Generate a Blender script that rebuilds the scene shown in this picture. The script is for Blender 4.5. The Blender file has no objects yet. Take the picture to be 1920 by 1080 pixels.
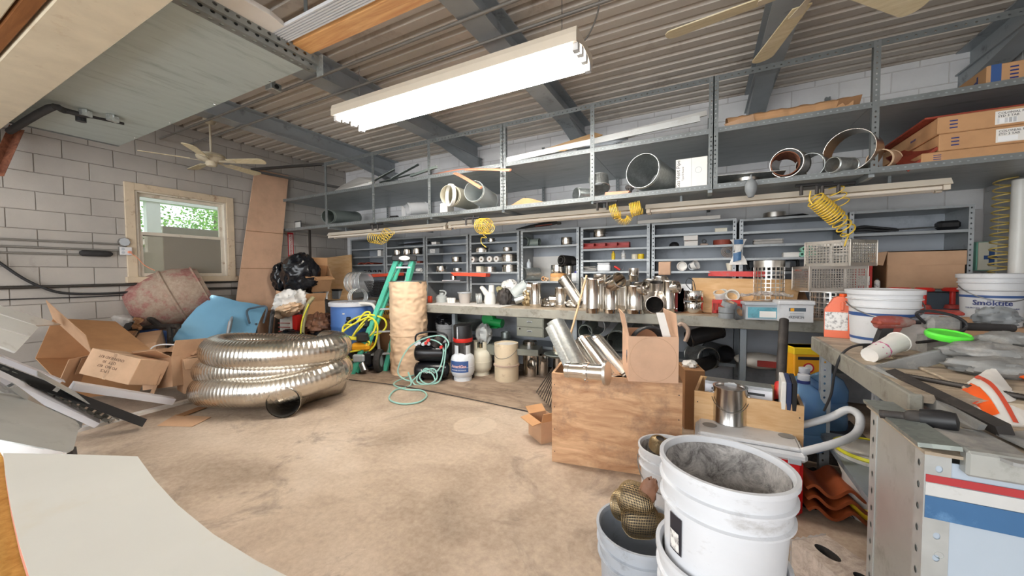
import bpy, math, random
from mathutils import Vector as V, Matrix, noise as NZ
random.seed(7)
R = math.radians; pi = math.pi
sc = bpy.context.scene; COL = sc.collection
# ---------------------------------------------------------------- camera
CAMH, FPX, YAW, PIT, ROL = 1.35, 692.2, .47835, -.037866, -.00733
_F = V((-math.sin(YAW)*math.cos(PIT), math.cos(YAW)*math.cos(PIT), math.sin(PIT)))
_r0 = V((math.cos(YAW), math.sin(YAW), 0)); _u0 = _r0.cross(_F)
_r = _r0*math.cos(ROL)+_u0*math.sin(ROL); _u = _r.cross(_F)
EYE = V((0, 0, CAMH))
cd = bpy.data.cameras.new('camera'); cam = bpy.data.objects.new('camera', cd); COL.objects.link(cam)
cd.sensor_width = 36; cd.lens = FPX/1920*36; cd.clip_start = .02; cd.clip_end = 200
cam.matrix_world = Matrix.Translation(EYE) @ Matrix((_r, _u, -_F)).transposed().to_4x4()
sc.camera = cam
# ---------------------------------------------------------------- world, daylight, exposure
w = bpy.data.worlds.new('sky'); sc.world = w; w.use_nodes = True
wn = w.node_tree.nodes; bg = wn['Background']
bg.inputs[0].default_value = (.86, .93, 1, 1); bg.inputs[1].default_value = 2.3
def area(name, loc, aim, sx, sy, power, col=(1, 1, 1)):
    l = bpy.data.lights.new(name, 'AREA'); l.shape = 'RECTANGLE'; l.size = sx; l.size_y = sy; l.energy = power; l.color = col
    o = bpy.data.objects.new(name, l); COL.objects.link(o); o.location = loc
    o.rotation_euler = (V(aim)-V(loc)).to_track_quat('-Z', 'Y').to_euler(); return o
# daylight entering through the open roller door in the rear wall
area('door_daylight', (-2.0, -3.3, 1.75), (-2.0, 2, 1.6), 7.0, 3.0, 135, (1, .985, .965))
sc.view_settings.view_transform = 'Standard'; sc.view_settings.look = 'None'
sc.view_settings.exposure = 0.4; sc.view_settings.gamma = 1; sc.view_settings.use_curve_mapping = False
# ---------------------------------------------------------------- placing: photo pixel + a known plane of the room -> point in the room
def ray(x, y): return _F+_r*((x-960)/FPX)-_u*((y-540)/FPX)
def gz(x, y, z=0.): d = ray(x, y); return EYE+d*((z-CAMH)/d.z)
def gy(x, y, Y): d = ray(x, y); return EYE+d*(Y/d.y)
def gx(x, y, X): d = ray(x, y); return EYE+d*(X/d.x)
def ppm(p): return FPX/((V(p)-EYE).dot(_F))
# ---------------------------------------------------------------- mesh builder
def TR(loc=(0, 0, 0), rx=0, ry=0, rz=0, s=1):
    from mathutils import Euler
    return Matrix.Translation(V(loc)) @ Euler((R(rx), R(ry), R(rz))).to_matrix().to_4x4() @ Matrix.Scale(s, 4)
def AX(p0, p1, up=(0, 0, 1)):           # frame at p0 whose +Z runs to p1
    z = (V(p1)-V(p0)).normalized(); u = V(up)
    if abs(z.dot(u)) > .98: u = V((1, 0, 0))
    x = u.cross(z).normalized(); y = z.cross(x)
    return Matrix.Translation(V(p0)) @ Matrix((x, y, z)).transposed().to_4x4()
class MB:
    def __init__(s): s.v = []; s.f = []
    def add(s, vs, fs, m=None):
        o = len(s.v); s.v += [tuple(m @ V(p)) for p in vs] if m is not None else [tuple(p) for p in vs]
        s.f += [tuple(i+o for i in f) for f in fs]; return s
    def box(s, x0, x1, y0, y1, z0, z1, m=None):
        return s.add([(x0, y0, z0), (x1, y0, z0), (x1, y1, z0), (x0, y1, z0), (x0, y0, z1), (x1, y0, z1), (x1, y1, z1), (x0, y1, z1)],
                     [(0, 3, 2, 1), (4, 5, 6, 7), (0, 1, 5, 4), (1, 2, 6, 5), (2, 3, 7, 6), (3, 0, 4, 7)], m)
    def rbox(s, x0, x1, y0, y1, z0, z1, b, m=None):     # box with chamfered edges
        vs = []; fs = []
        X = (x0, x1); Y = (y0, y1); Z = (z0, z1); sg = (1, -1)
        def c(i, j, k, a): return (X[i]+(sg[i]*b if a != 0 else 0), Y[j]+(sg[j]*b if a != 1 else 0), Z[k]+(sg[k]*b if a != 2 else 0))
        idx = {}
        for i in (0, 1):
            for j in (0, 1):
                for k in (0, 1):
                    for a in (0, 1, 2): idx[i, j, k, a] = len(vs); vs.append(c(i, j, k, a))
        for i in (0, 1):
            q = [idx[i, 0, 0, 0], idx[i, 1, 0, 0], idx[i, 1, 1, 0], idx[i, 0, 1, 0]]; fs.append(tuple(q if i else q[::-1]))
            q = [idx[0, i, 0, 1], idx[1, i, 0, 1], idx[1, i, 1, 1], idx[0, i, 1, 1]]; fs.append(tuple(q[::-1] if i else q))
            q = [idx[0, 0, i, 2], idx[1, 0, i, 2], idx[1, 1, i, 2], idx[0, 1, i, 2]]; fs.append(tuple(q if i else q[::-1]))
        for i in (0, 1):
            for j in (0, 1):
                fl = (i+j) % 2 == 0
                for a, q in ((2, [idx[i, j, 0, 0], idx[i, j, 1, 0], idx[i, j, 1, 1], idx[i, j, 0, 1]]),
                             (0, [idx[0, i, j, 1], idx[1, i, j, 1], idx[1, i, j, 2], idx[0, i, j, 2]]),
                             (1, [idx[i, 0, j, 2], idx[i, 1, j, 2], idx[i, 1, j, 0], idx[i, 0, j, 0]])):
                    fs.append(tuple(q if fl else q[::-1]))
        for i in (0, 1):
            for j in (0, 1):
                for k in (0, 1):
                    q = (idx[i, j, k, 0], idx[i, j, k, 1], idx[i, j, k, 2]); fs.append(q if (i+j+k) % 2 else q[::-1])
        return s.add(vs, fs, m)
    def cyl(s, p0, p1, r0, r1=None, n=16, cap=3, m=None):
        r1 = r0 if r1 is None else r1; a = AX(p0, p1); L = (V(p1)-V(p0)).length
        if m is not None: a = m @ a
        vs = [(r*math.cos(2*pi*i/n), r*math.sin(2*pi*i/n), z) for r, z in ((r0, 0), (r1, L)) for i in range(n)]
        fs = [(i, (i+1) % n, n+(i+1) % n, n+i) for i in range(n)]
        if cap & 1: fs.append(tuple(range(n))[::-1])
        if cap & 2: fs.append(tuple(range(n, 2*n)))
        return s.add(vs, fs, a)
    def pipe(s, p0, p1, r, th=.002, n=24, r1=None, m=None):   # open tube with wall thickness
        r1 = r if r1 is None else r1; L = (V(p1)-V(p0)).length; a = AX(p0, p1)
        return s.lathe([(r, 0), (r1, L), (r1-th, L), (r-th, 0), (r, 0)], n, a if m is None else m @ a)
    def lathe(s, prof, n=24, m=None, sx=1, sy=1):
        vs = []; rows = []
        for r, z in prof:
            if abs(r) < 1e-6: rows.append([len(vs)]*n); vs.append((0, 0, z))
            else:
                rows.append(list(range(len(vs), len(vs)+n)))
                vs += [(sx*r*math.cos(2*pi*i/n), sy*r*math.sin(2*pi*i/n), z) for i in range(n)]
        fs = []
        for a, b in zip(rows, rows[1:]):
            for i in range(n):
                j = (i+1) % n; q = []
                for t in (a[i], a[j], b[j], b[i]):
                    if t not in q: q.append(t)
                if len(q) > 2: fs.append(tuple(q))
        return s.add(vs, fs, m)
    def sweep(s, pts, r, n=8, closed=False, cap=True, m=None, sq=1.):
        pts = [V(p) for p in pts]; N = len(pts); vs = []; fs = []; t0 = None; x = None
        for i, p in enumerate(pts):
            if closed: t = pts[(i+1) % N]-pts[i-1]
            else: t = pts[min(i+1, N-1)]-pts[max(i-1, 0)]
            t.normalize() if t.length > 1e-9 else None
            if x is None: x = t.orthogonal().normalized()
            else: x = (x-t*x.dot(t)); x = x.normalized() if x.length > 1e-6 else t.orthogonal().normalized()
            y = t.cross(x); rr = r[i] if isinstance(r, (list, tuple)) else r
            vs += [p+x*(rr*math.cos(2*pi*k/n))+y*(rr*sq*math.sin(2*pi*k/n)) for k in range(n)]
        for i in range(N if closed else N-1):
            a = i*n; b = ((i+1) % N)*n
            fs += [(a+k, a+(k+1) % n, b+(k+1) % n, b+k) for k in range(n)]
        if cap and not closed: fs += [tuple(range(n))[::-1], tuple(range((N-1)*n, N*n))]
        return s.add(vs, fs, m)
    def prism(s, poly, d, m=None, z0=0.):              # polygon in XY, thickness d in Z
        n = len(poly)
        vs = [(p[0], p[1], z0) for p in poly]+[(p[0], p[1], z0+d) for p in poly]
        return s.add(vs, [tuple(range(n))[::-1], tuple(range(n, 2*n))]+[(i, (i+1) % n, n+(i+1) % n, n+i) for i in range(n)], m)
    def slab(s, pts, th):                               # flat polygon given in space, thickened along its normal
        pts = [V(p) for p in pts]; nn = V((0, 0, 0))
        for i in range(len(pts)): nn += pts[i].cross(pts[(i+1) % len(pts)])
        nn.normalize(); n = len(pts)
        vs = [p for p in pts]+[p-nn*th for p in pts]
        return s.add(vs, [tuple(range(n)), tuple(range(n, 2*n))[::-1]]+[(i, n+i, n+(i+1) % n, (i+1) % n) for i in range(n)])
    def grid(s, fn, nu, nv, th=0., m=None):             # fn(u,v)->point, u,v in 0..1
        P = [[V(fn(i/nu, j/nv)) for j in range(nv+1)] for i in range(nu+1)]
        W = nv+1
        vs = [p for r in P for p in r]; fs = [(i*W+j, (i+1)*W+j, (i+1)*W+j+1, i*W+j+1) for i in range(nu) for j in range(nv)]
        if th:
            N0 = len(vs); nm = []
            for i in range(nu+1):
                for j in range(nv+1):
                    a = P[min(i+1, nu)][j]-P[max(i-1, 0)][j]; b = P[i][min(j+1, nv)]-P[i][max(j-1, 0)]
                    c = a.cross(b); nm.append(c.normalized() if c.length > 1e-12 else V((0, 0, 1)))
            vs = vs+[p-q*th for p, q in zip(vs, nm)]; fs = fs+[tuple(N0+i for i in f[::-1]) for f in fs]
            ed = [i*W for i in range(nu+1)]+[nu*W+j for j in range(1, W)]+[i*W+nv for i in range(nu-1, -1, -1)]+[j for j in range(nv-1, 0, -1)]
            fs += [(a, N0+a, N0+b, b)[::-1] for a, b in zip(ed, ed[1:]+ed[:1])]
        return s.add(vs, fs, m)
    def mesh(s, name, mat, ang=38):
        me = bpy.data.meshes.new(name); me.from_pydata(s.v, [], s.f); me.validate(); me.update()
        if ang: me.polygons.foreach_set('use_smooth', [True]*len(me.polygons)); me.set_sharp_from_angle(angle=R(ang))
        if mat: me.materials.append(MAT(mat))
        return me
    def build(s, name, mat, parent=None, m=None, ang=38, label=None, kind=None):
        o = bpy.data.objects.new(name, s.mesh(name, mat, ang)); COL.objects.link(o)
        if parent is not None: o.parent = parent
        if m is not None: o.matrix_local = m if isinstance(m, Matrix) else Matrix.Translation(V(m))
        if label: o['label'] = label
        if kind: o['kind'] = kind
        return o
def inst(me, name, parent=None, m=None):
    o = bpy.data.objects.new(name, me); COL.objects.link(o)
    if parent is not None: o.parent = parent
    if m is not None: o.matrix_local = m if isinstance(m, Matrix) else Matrix.Translation(V(m))
    return o
def tag(o, label, cat, group=None):
    o['label'] = label; o['category'] = cat
    if group: o['group'] = group
    return o
MX = {}
def T(name, label, cat, loc=(0, 0, 0), rz=0, group=None, m=None):
    o = bpy.data.objects.new(name, None); COL.objects.link(o); o.empty_display_size = .05
    o.matrix_local = MX[o.name] = m if m is not None else TR(loc, rz=rz)
    return tag(o, label, cat, group)
def struct(o): o['kind'] = 'structure'; return o
def dup(root, m, label=None, group=None):
    r = root.copy(); COL.objects.link(r); r.matrix_local = m
    if label: r['label'] = label
    if group: r['group'] = group
    def rec(a, b):
        for ch in a.children:
            c = ch.copy(); COL.objects.link(c); c.parent = b; rec(ch, c)
    rec(root, r); return r
def text(body, size, mat, parent, m, name='lettering', ext=.0006, align='CENTER', sx=1., bold=0.):
    cu = bpy.data.curves.new('t', 'FONT'); cu.body = body; cu.size = size; cu.extrude = ext; cu.align_x = align; cu.align_y = 'CENTER'; cu.resolution_u = 2; cu.offset = bold
    t = bpy.data.objects.new('t', cu); me = bpy.data.meshes.new_from_object(t)
    bpy.data.objects.remove(t); bpy.data.curves.remove(cu); me.name = name; me.materials.clear(); me.materials.append(MAT(mat))
    if sx != 1.: me.transform(Matrix.Diagonal((sx, 1, 1, 1)))
    return inst(me, name, parent, m)
def wrapcyl(o, r, z0=0.):                 # bends flat lettering (x along the arc, y up) round a vertical drum of radius r that faces -Y
    for vtx in o.data.vertices:
        a = vtx.co.x/r; d = r+vtx.co.z; vtx.co = V((d*math.sin(a), -d*math.cos(a), z0+vtx.co.y))
    return o
def nz(p, s=1., seed=0): return NZ.noise(V(p)*s+V((seed*7.3, seed*3.1, seed*1.7)))
def spline(pts, n=8, closed=False):
    P = [V(p) for p in pts]; N = len(P); out = []
    for i in range(N if closed else N-1):
        g = lambda k: P[k % N] if closed else P[max(0, min(N-1, k))]
        a, b, c, d = g(i-1), g(i), g(i+1), g(i+2)
        for j in range(n):
            t = j/n
            out.append(.5*((2*b)+(c-a)*t+(2*a-5*b+4*c-d)*t*t+(3*b-a-3*c+d)*t**3))
    if not closed: out.append(P[-1])
    return out
# ---------------------------------------------------------------- materials
_M = {}; SPEC = {}
def MAT(n):
    if not isinstance(n, str): return n
    if n not in _M: _M[n] = SPEC[n][0](n, *SPEC[n][1:])
    return _M[n]
def _base(n):
    m = bpy.data.materials.new(n); m.use_nodes = True; t = m.node_tree; b = t.nodes['Principled BSDF']; return m, t, b
def _tex(t, kind, scale, coord, **k):
    x = t.nodes.new(kind)
    for a, v in k.items():
        if a in x.inputs: x.inputs[a].default_value = v
        else: setattr(x, a, v)
    if 'Scale' in x.inputs: x.inputs['Scale'].default_value = scale
    t.links.new(coord, x.inputs['Vector']); return x
def _co(t, sc3=(1, 1, 1), rnd=True):
    tc = t.nodes.new('ShaderNodeTexCoord'); mp = t.nodes.new('ShaderNodeMapping'); t.links.new(tc.outputs['Object'], mp.inputs['Vector']); mp.inputs['Scale'].default_value = sc3
    if rnd:
        oi = t.nodes.new('ShaderNodeObjectInfo'); mu = t.nodes.new('ShaderNodeMath'); mu.operation = 'MULTIPLY'; mu.inputs[1].default_value = 30.
        t.links.new(oi.outputs['Random'], mu.inputs[0]); t.links.new(mu.outputs[0], mp.inputs['Location'])
    return mp.outputs['Vector']
def _ramp(t, src, stops):
    r = t.nodes.new('ShaderNodeValToRGB'); e = r.color_ramp.elements
    while len(e) < len(stops): e.new(.5)
    for el, (p, c) in zip(e, stops): el.position = p; el.color = (*c, 1)
    t.links.new(src, r.inputs['Fac']); return r.outputs['Color']
def _mix(t, fac, a, b, mode='MIX'):
    x = t.nodes.new('ShaderNodeMix'); x.data_type = 'RGBA'; x.blend_type = mode
    for s, v in ((0, fac), (6, a), (7, b)):
        if isinstance(v, (int, float)): x.inputs[s].default_value = v
        elif isinstance(v, tuple): x.inputs[s].default_value = (*v, 1)
        else: t.links.new(v, x.inputs[s])
    return x.outputs[2]
def _bump(t, b, src, st, dist=.01):
    x = t.nodes.new('ShaderNodeBump'); x.inputs['Strength'].default_value = st; x.inputs['Distance'].default_value = dist
    t.links.new(src, x.inputs['Height']); t.links.new(x.outputs[0], b.inputs['Normal'])
def _rgb(c): return tuple(((v/255+.055)/1.055)**2.4 if v > 10 else v/255/12.92 for v in c)
def paint(n, c, rough=.5, metal=0., var=.12, scale=6., dirt=None, dscale=3., damt=.5, bump=0., st=(1, 1, 1), spec=.5, alpha=1., trans=0.):
    """colour with cloudy variation, optional dirt/wear patches of colour `dirt`"""
    m, t, b = _base(n); c = _rgb(c); co = _co(t, st)
    tx = _tex(t, 'ShaderNodeTexNoise', scale, co, Detail=5., Roughness=.6)
    lo = tuple(v*(1-var) for v in c); hi = tuple(min(1, v*(1+var)) for v in c)
    col = _ramp(t, tx.outputs['Fac'], ((.3, lo), (.7, hi)))
    if dirt:
        d = _tex(t, 'ShaderNodeTexNoise', dscale, co, Detail=8., Roughness=.72); fac = _ramp(t, d.outputs['Fac'], ((.62-.25*damt, (0, 0, 0)), (.78-.25*damt, (1, 1, 1))))
        col = _mix(t, fac, col, _rgb(dirt))
    t.links.new(col, b.inputs['Base Color'])
    b.inputs['Roughness'].default_value = rough; b.inputs['Metallic'].default_value = metal; b.inputs['Specular IOR Level'].default_value = spec
    if trans: b.inputs['Transmission Weight'].default_value = trans; b.inputs['IOR'].default_value = 1.3
    if alpha < 1: b.inputs['Alpha'].default_value = alpha
    if bump:
        bt = _tex(t, 'ShaderNodeTexNoise', scale*6, co, Detail=4.); _bump(t, b, bt.outputs['Fac'], bump)
    return m
def wood(n, c1, c2, scale=3., st=(1, 12, 12), rough=.6, dark=None, bump=.1):
    m, t, b = _base(n); co = _co(t, st)
    a = _tex(t, 'ShaderNodeTexNoise', scale, co, Detail=6., Roughness=.65, Distortion=.6)
    col = _ramp(t, a.outputs['Fac'], ((.3, _rgb(c1)), (.7, _rgb(c2))))
    if dark:
        co2 = _co(t); d = _tex(t, 'ShaderNodeTexNoise', 4., co2, Detail=7., Roughness=.7)
        col = _mix(t, _ramp(t, d.outputs['Fac'], ((.5, (0, 0, 0)), (.75, (1, 1, 1)))), col, _rgb(dark))
    t.links.new(col, b.inputs['Base Color']); b.inputs['Roughness'].default_value = rough; b.inputs['Specular IOR Level'].default_value = .3
    _bump(t, b, a.outputs['Fac'], bump); return m
def metal(n, c, rough=.25, var=.1, scale=4., st=(1, 1, 1), aniso=0., dirt=None, damt=.3):
    m, t, b = _base(n); c = _rgb(c); co = _co(t, st)
    tx = _tex(t, 'ShaderNodeTexNoise', scale, co, Detail=6., Roughness=.6)
    col = _ramp(t, tx.outputs['Fac'], ((.3, tuple(v*(1-var) for v in c)), (.7, tuple(min(1, v*(1+var)) for v in c))))
    if dirt:
        d = _tex(t, 'ShaderNodeTexNoise', scale*.7, co, Detail=8., Roughness=.75)
        col = _mix(t, _ramp(t, d.outputs['Fac'], ((.65-.25*damt, (0, 0, 0)), (.8-.2*damt, (1, 1, 1)))), col, _rgb(dirt))
    t.links.new(col, b.inputs['Base Color']); b.inputs['Metallic'].default_value = 1.
    rr = t.nodes.new('ShaderNodeMapRange'); rr.inputs['To Min'].default_value = max(.03, rough*.6); rr.inputs['To Max'].default_value = rough*1.5
    t.links.new(tx.outputs['Fac'], rr.inputs['Value']); t.links.new(rr.outputs[0], b.inputs['Roughness'])
    return m
def galv(n, c, rough=.38):               # spangled zinc
    m, t, b = _base(n); c = _rgb(c); co = _co(t)
    v = _tex(t, 'ShaderNodeTexVoronoi', 60., co); tx = _tex(t, 'ShaderNodeTexNoise', 5., co, Detail=5.)
    col = _mix(t, .25, _ramp(t, v.outputs['Color'], ((0, tuple(x*.75 for x in c)), (1, tuple(min(1, x*1.2) for x in c)))), _ramp(t, tx.outputs['Fac'], ((.3, tuple(x*.7 for x in c)), (.7, tuple(min(1, x*1.15) for x in c)))))
    t.links.new(col, b.inputs['Base Color']); b.inputs['Metallic'].default_value = .85; b.inputs['Roughness'].default_value = rough; return m
def slotted(n, c, wid, pitch=.04, r=.0075, metalv=.3):     # perforated steel angle: length along local Z, flanges on X and Y; the holes are open
    m, t, b = _base(n); nd = t.nodes; L = t.links
    tc = nd.new('ShaderNodeTexCoord'); sp = nd.new('ShaderNodeSeparateXYZ'); L.new(tc.outputs['Object'], sp.inputs[0])
    def mt(op, a, c2=0.):
        x = nd.new('ShaderNodeMath'); x.operation = op
        for i, v in enumerate((a, c2)):
            if isinstance(v, (int, float)): x.inputs[i].default_value = v
            else: L.new(v, x.inputs[i])
        return x.outputs[0]
    cx = mt('ABSOLUTE', sp.outputs[0]); cy = mt('ABSOLUTE', sp.outputs[1]); cc = mt('SUBTRACT', mt('MAXIMUM', cx, cy), wid*.55)
    fz = mt('MULTIPLY', mt('SUBTRACT', mt('FRACT', mt('DIVIDE', mt('ADD', sp.outputs[2], 10.), pitch)), .5), pitch)
    d2 = mt('ADD', mt('MULTIPLY', cc, cc), mt('MULTIPLY', mt('MULTIPLY', fz, fz), .6)); hole = mt('LESS_THAN', d2, r*r)
    co = _co(t); tx = _tex(t, 'ShaderNodeTexNoise', 9., co, Detail=5.); c = _rgb(c)
    L.new(_ramp(t, tx.outputs['Fac'], ((.3, tuple(v*.85 for v in c)), (.7, tuple(v*1.12 for v in c)))), b.inputs['Base Color'])
    b.inputs['Metallic'].default_value = metalv; b.inputs['Roughness'].default_value = .45
    tr = nd.new('ShaderNodeBsdfTransparent'); mx = nd.new('ShaderNodeMixShader'); out = nd['Material Output']
    L.new(hole, mx.inputs[0]); L.new(b.outputs[0], mx.inputs[1]); L.new(tr.outputs[0], mx.inputs[2]); L.new(mx.outputs[0], out.inputs[0]); return m
def emit(n, c, st):
    m, t, b = _base(n); b.inputs['Base Color'].default_value = (*c, 1); b.inputs['Emission Color'].default_value = (*c, 1); b.inputs['Emission Strength'].default_value = st; return m
def glass(n, c, rough=.02, alpha=.25):   # thin pane: clear film with a sheen
    m, t, b = _base(n); nd = t.nodes
    tr = nd.new('ShaderNodeBsdfTransparent'); tr.inputs[0].default_value = (*_rgb(c), 1); mx = nd.new('ShaderNodeMixShader')
    b.inputs['Base Color'].default_value = (*_rgb(c), 1); b.inputs['Roughness'].default_value = rough; b.inputs['Specular IOR Level'].default_value = .6
    mx.inputs[0].default_value = alpha; t.links.new(tr.outputs[0], mx.inputs[1]); t.links.new(b.outputs[0], mx.inputs[2]); t.links.new(mx.outputs[0], nd['Material Output'].inputs[0]); return m
def concrete(n):
    m, t, b = _base(n); co = _co(t, rnd=False)
    a = _tex(t, 'ShaderNodeTexNoise', .9, co, Detail=9., Roughness=.62, Distortion=.4); f = _tex(t, 'ShaderNodeTexNoise', 28., co, Detail=6., Roughness=.7)
    col = _ramp(t, a.outputs['Fac'], ((.3, _rgb((128, 110, 96))), (.44, _rgb((166, 147, 130))), (.58, _rgb((196, 178, 160))), (.75, _rgb((212, 196, 180)))))
    col = _mix(t, .22, col, _ramp(t, f.outputs['Fac'], ((.3, _rgb((124, 110, 94))), (.7, _rgb((228, 214, 192))))))
    # stains: grey scuffing in the middle, a round pale patch left by a lid
    s = _tex(t, 'ShaderNodeTexNoise', 1.7, co, Detail=8., Roughness=.7, Distortion=1.2)
    col = _mix(t, _ramp(t, s.outputs['Fac'], ((.55, (0, 0, 0)), (.7, (.7, .7, .7)))), col, _rgb((112, 99, 92)))
    p = gz(891, 797); tc = t.nodes.new('ShaderNodeTexCoord')
    d = t.nodes.new('ShaderNodeVectorMath'); d.operation = 'DISTANCE'; t.links.new(tc.outputs['Object'], d.inputs[0]); d.inputs[1].default_value = (p.x, p.y, 0)
    col = _mix(t, _ramp(t, d.outputs['Value'], ((.185, (.4, .4, .4)), (.2, (0, 0, 0)))), col, _rgb((216, 200, 180)))
    wv = _tex(t, 'ShaderNodeTexNoise', 5., co, Detail=3.)
    t.links.new(col, b.inputs['Base Color']); b.inputs['Roughness'].default_value = .75; b.inputs['Specular IOR Level'].default_value = .25
    _bump(t, b, f.outputs['Fac'], .25, .006); return m
def blockwall(n, c, dirt, damt):
    m, t, b = _base(n); tc = t.nodes.new('ShaderNodeTexCoord'); geo = t.nodes.new('ShaderNodeNewGeometry')
    a = _tex(t, 'ShaderNodeTexNoise', 1.1, geo.outputs['Position'], Detail=7., Roughness=.65); f = _tex(t, 'ShaderNodeTexNoise', 70., geo.outputs['Position'], Detail=5., Roughness=.7)
    c = _rgb(c); col = _ramp(t, a.outputs['Fac'], ((.3, tuple(v*.86 for v in c)), (.7, tuple(min(1, v*1.1) for v in c))))
    s = _tex(t, 'ShaderNodeTexNoise', 2.3, geo.outputs['Position'], Detail=9., Roughness=.75)
    col = _mix(t, _ramp(t, s.outputs['Fac'], ((.68-.2*damt, (0, 0, 0)), (.86-.2*damt, (.7, .7, .7)))), col, _rgb(dirt))
    oi = t.nodes.new('ShaderNodeObjectInfo'); col = _mix(t, 1., col, _ramp(t, oi.outputs['Random'], ((0, (.93, .93, .93)), (1, (1, 1, 1)))), 'MULTIPLY')
    t.links.new(col, b.inputs['Base Color']); b.inputs['Roughness'].default_value = .7; b.inputs['Specular IOR Level'].default_value = .3
    _bump(t, b, f.outputs['Fac'], .35, .004); return m
def card(n, c, flute=(0, 0, 1)):         # corrugated board: faint flutes and scuffs
    m, t, b = _base(n); c = _rgb(c); co = _co(t)
    a = _tex(t, 'ShaderNodeTexNoise', 3., co, Detail=7., Roughness=.65)
    col = _ramp(t, a.outputs['Fac'], ((.25, tuple(v*.8 for v in c)), (.5, c), (.75, tuple(min(1, v*1.14) for v in c))))
    t.links.new(col, b.inputs['Base Color']); b.inputs['Roughness'].default_value = .8; b.inputs['Specular IOR Level'].default_value = .15
    _bump(t, b, a.outputs['Fac'], .12, .01); return m
def barcode(n):                           # printed sticker
    m, t, b = _base(n); co = _co(t); a = _tex(t, 'ShaderNodeTexBrick', 1., co); a.inputs['Scale'].default_value = 26.
    a.inputs['Color1'].default_value = (.9, .9, .9, 1); a.inputs['Color2'].default_value = (.12, .12, .12, 1); a.inputs['Mortar'].default_value = (.9, .9, .9, 1); a.inputs['Mortar Size'].default_value = .06; a.inputs['Bias'].default_value = -.35
    t.links.new(a.outputs['Color'], b.inputs['Base Color']); b.inputs['Roughness'].default_value = .5; return m
def foil(n, c, rough=.2):
    m = metal(n, c, rough, .08, 3.); return m
def drumpaint(n):                         # mixer drum: red paint under grey cement crust
    m, t, b = _base(n); co = _co(t, rnd=False)
    a = _tex(t, 'ShaderNodeTexNoise', 2.2, co, Detail=9., Roughness=.75); f = _tex(t, 'ShaderNodeTexNoise', 30., co, Detail=6., Roughness=.75)
    col = _ramp(t, a.outputs['Fac'], ((.36, _rgb((130, 45, 48))), (.46, _rgb((160, 95, 92))), (.52, _rgb((168, 146, 128))), (.7, _rgb((188, 172, 152)))))
    col = _mix(t, .3, col, _ramp(t, f.outputs['Fac'], ((.3, _rgb((100, 70, 62))), (.7, _rgb((208, 190, 172))))))
    t.links.new(col, b.inputs['Base Color']); b.inputs['Roughness'].default_value = .75; _bump(t, b, f.outputs['Fac'], .5, .01); return m
def crust(n, c1, c2, scale=14.):
    m, t, b = _base(n); co = _co(t)
    a = _tex(t, 'ShaderNodeTexNoise', scale, co, Detail=10., Roughness=.8, Distortion=.8)
    t.links.new(_ramp(t, a.outputs['Fac'], ((.38, _rgb(c1)), (.6, _rgb(c2)))), b.inputs['Base Color']); b.inputs['Roughness'].default_value = .85; _bump(t, b, a.outputs['Fac'], .5, .01); return m
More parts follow.
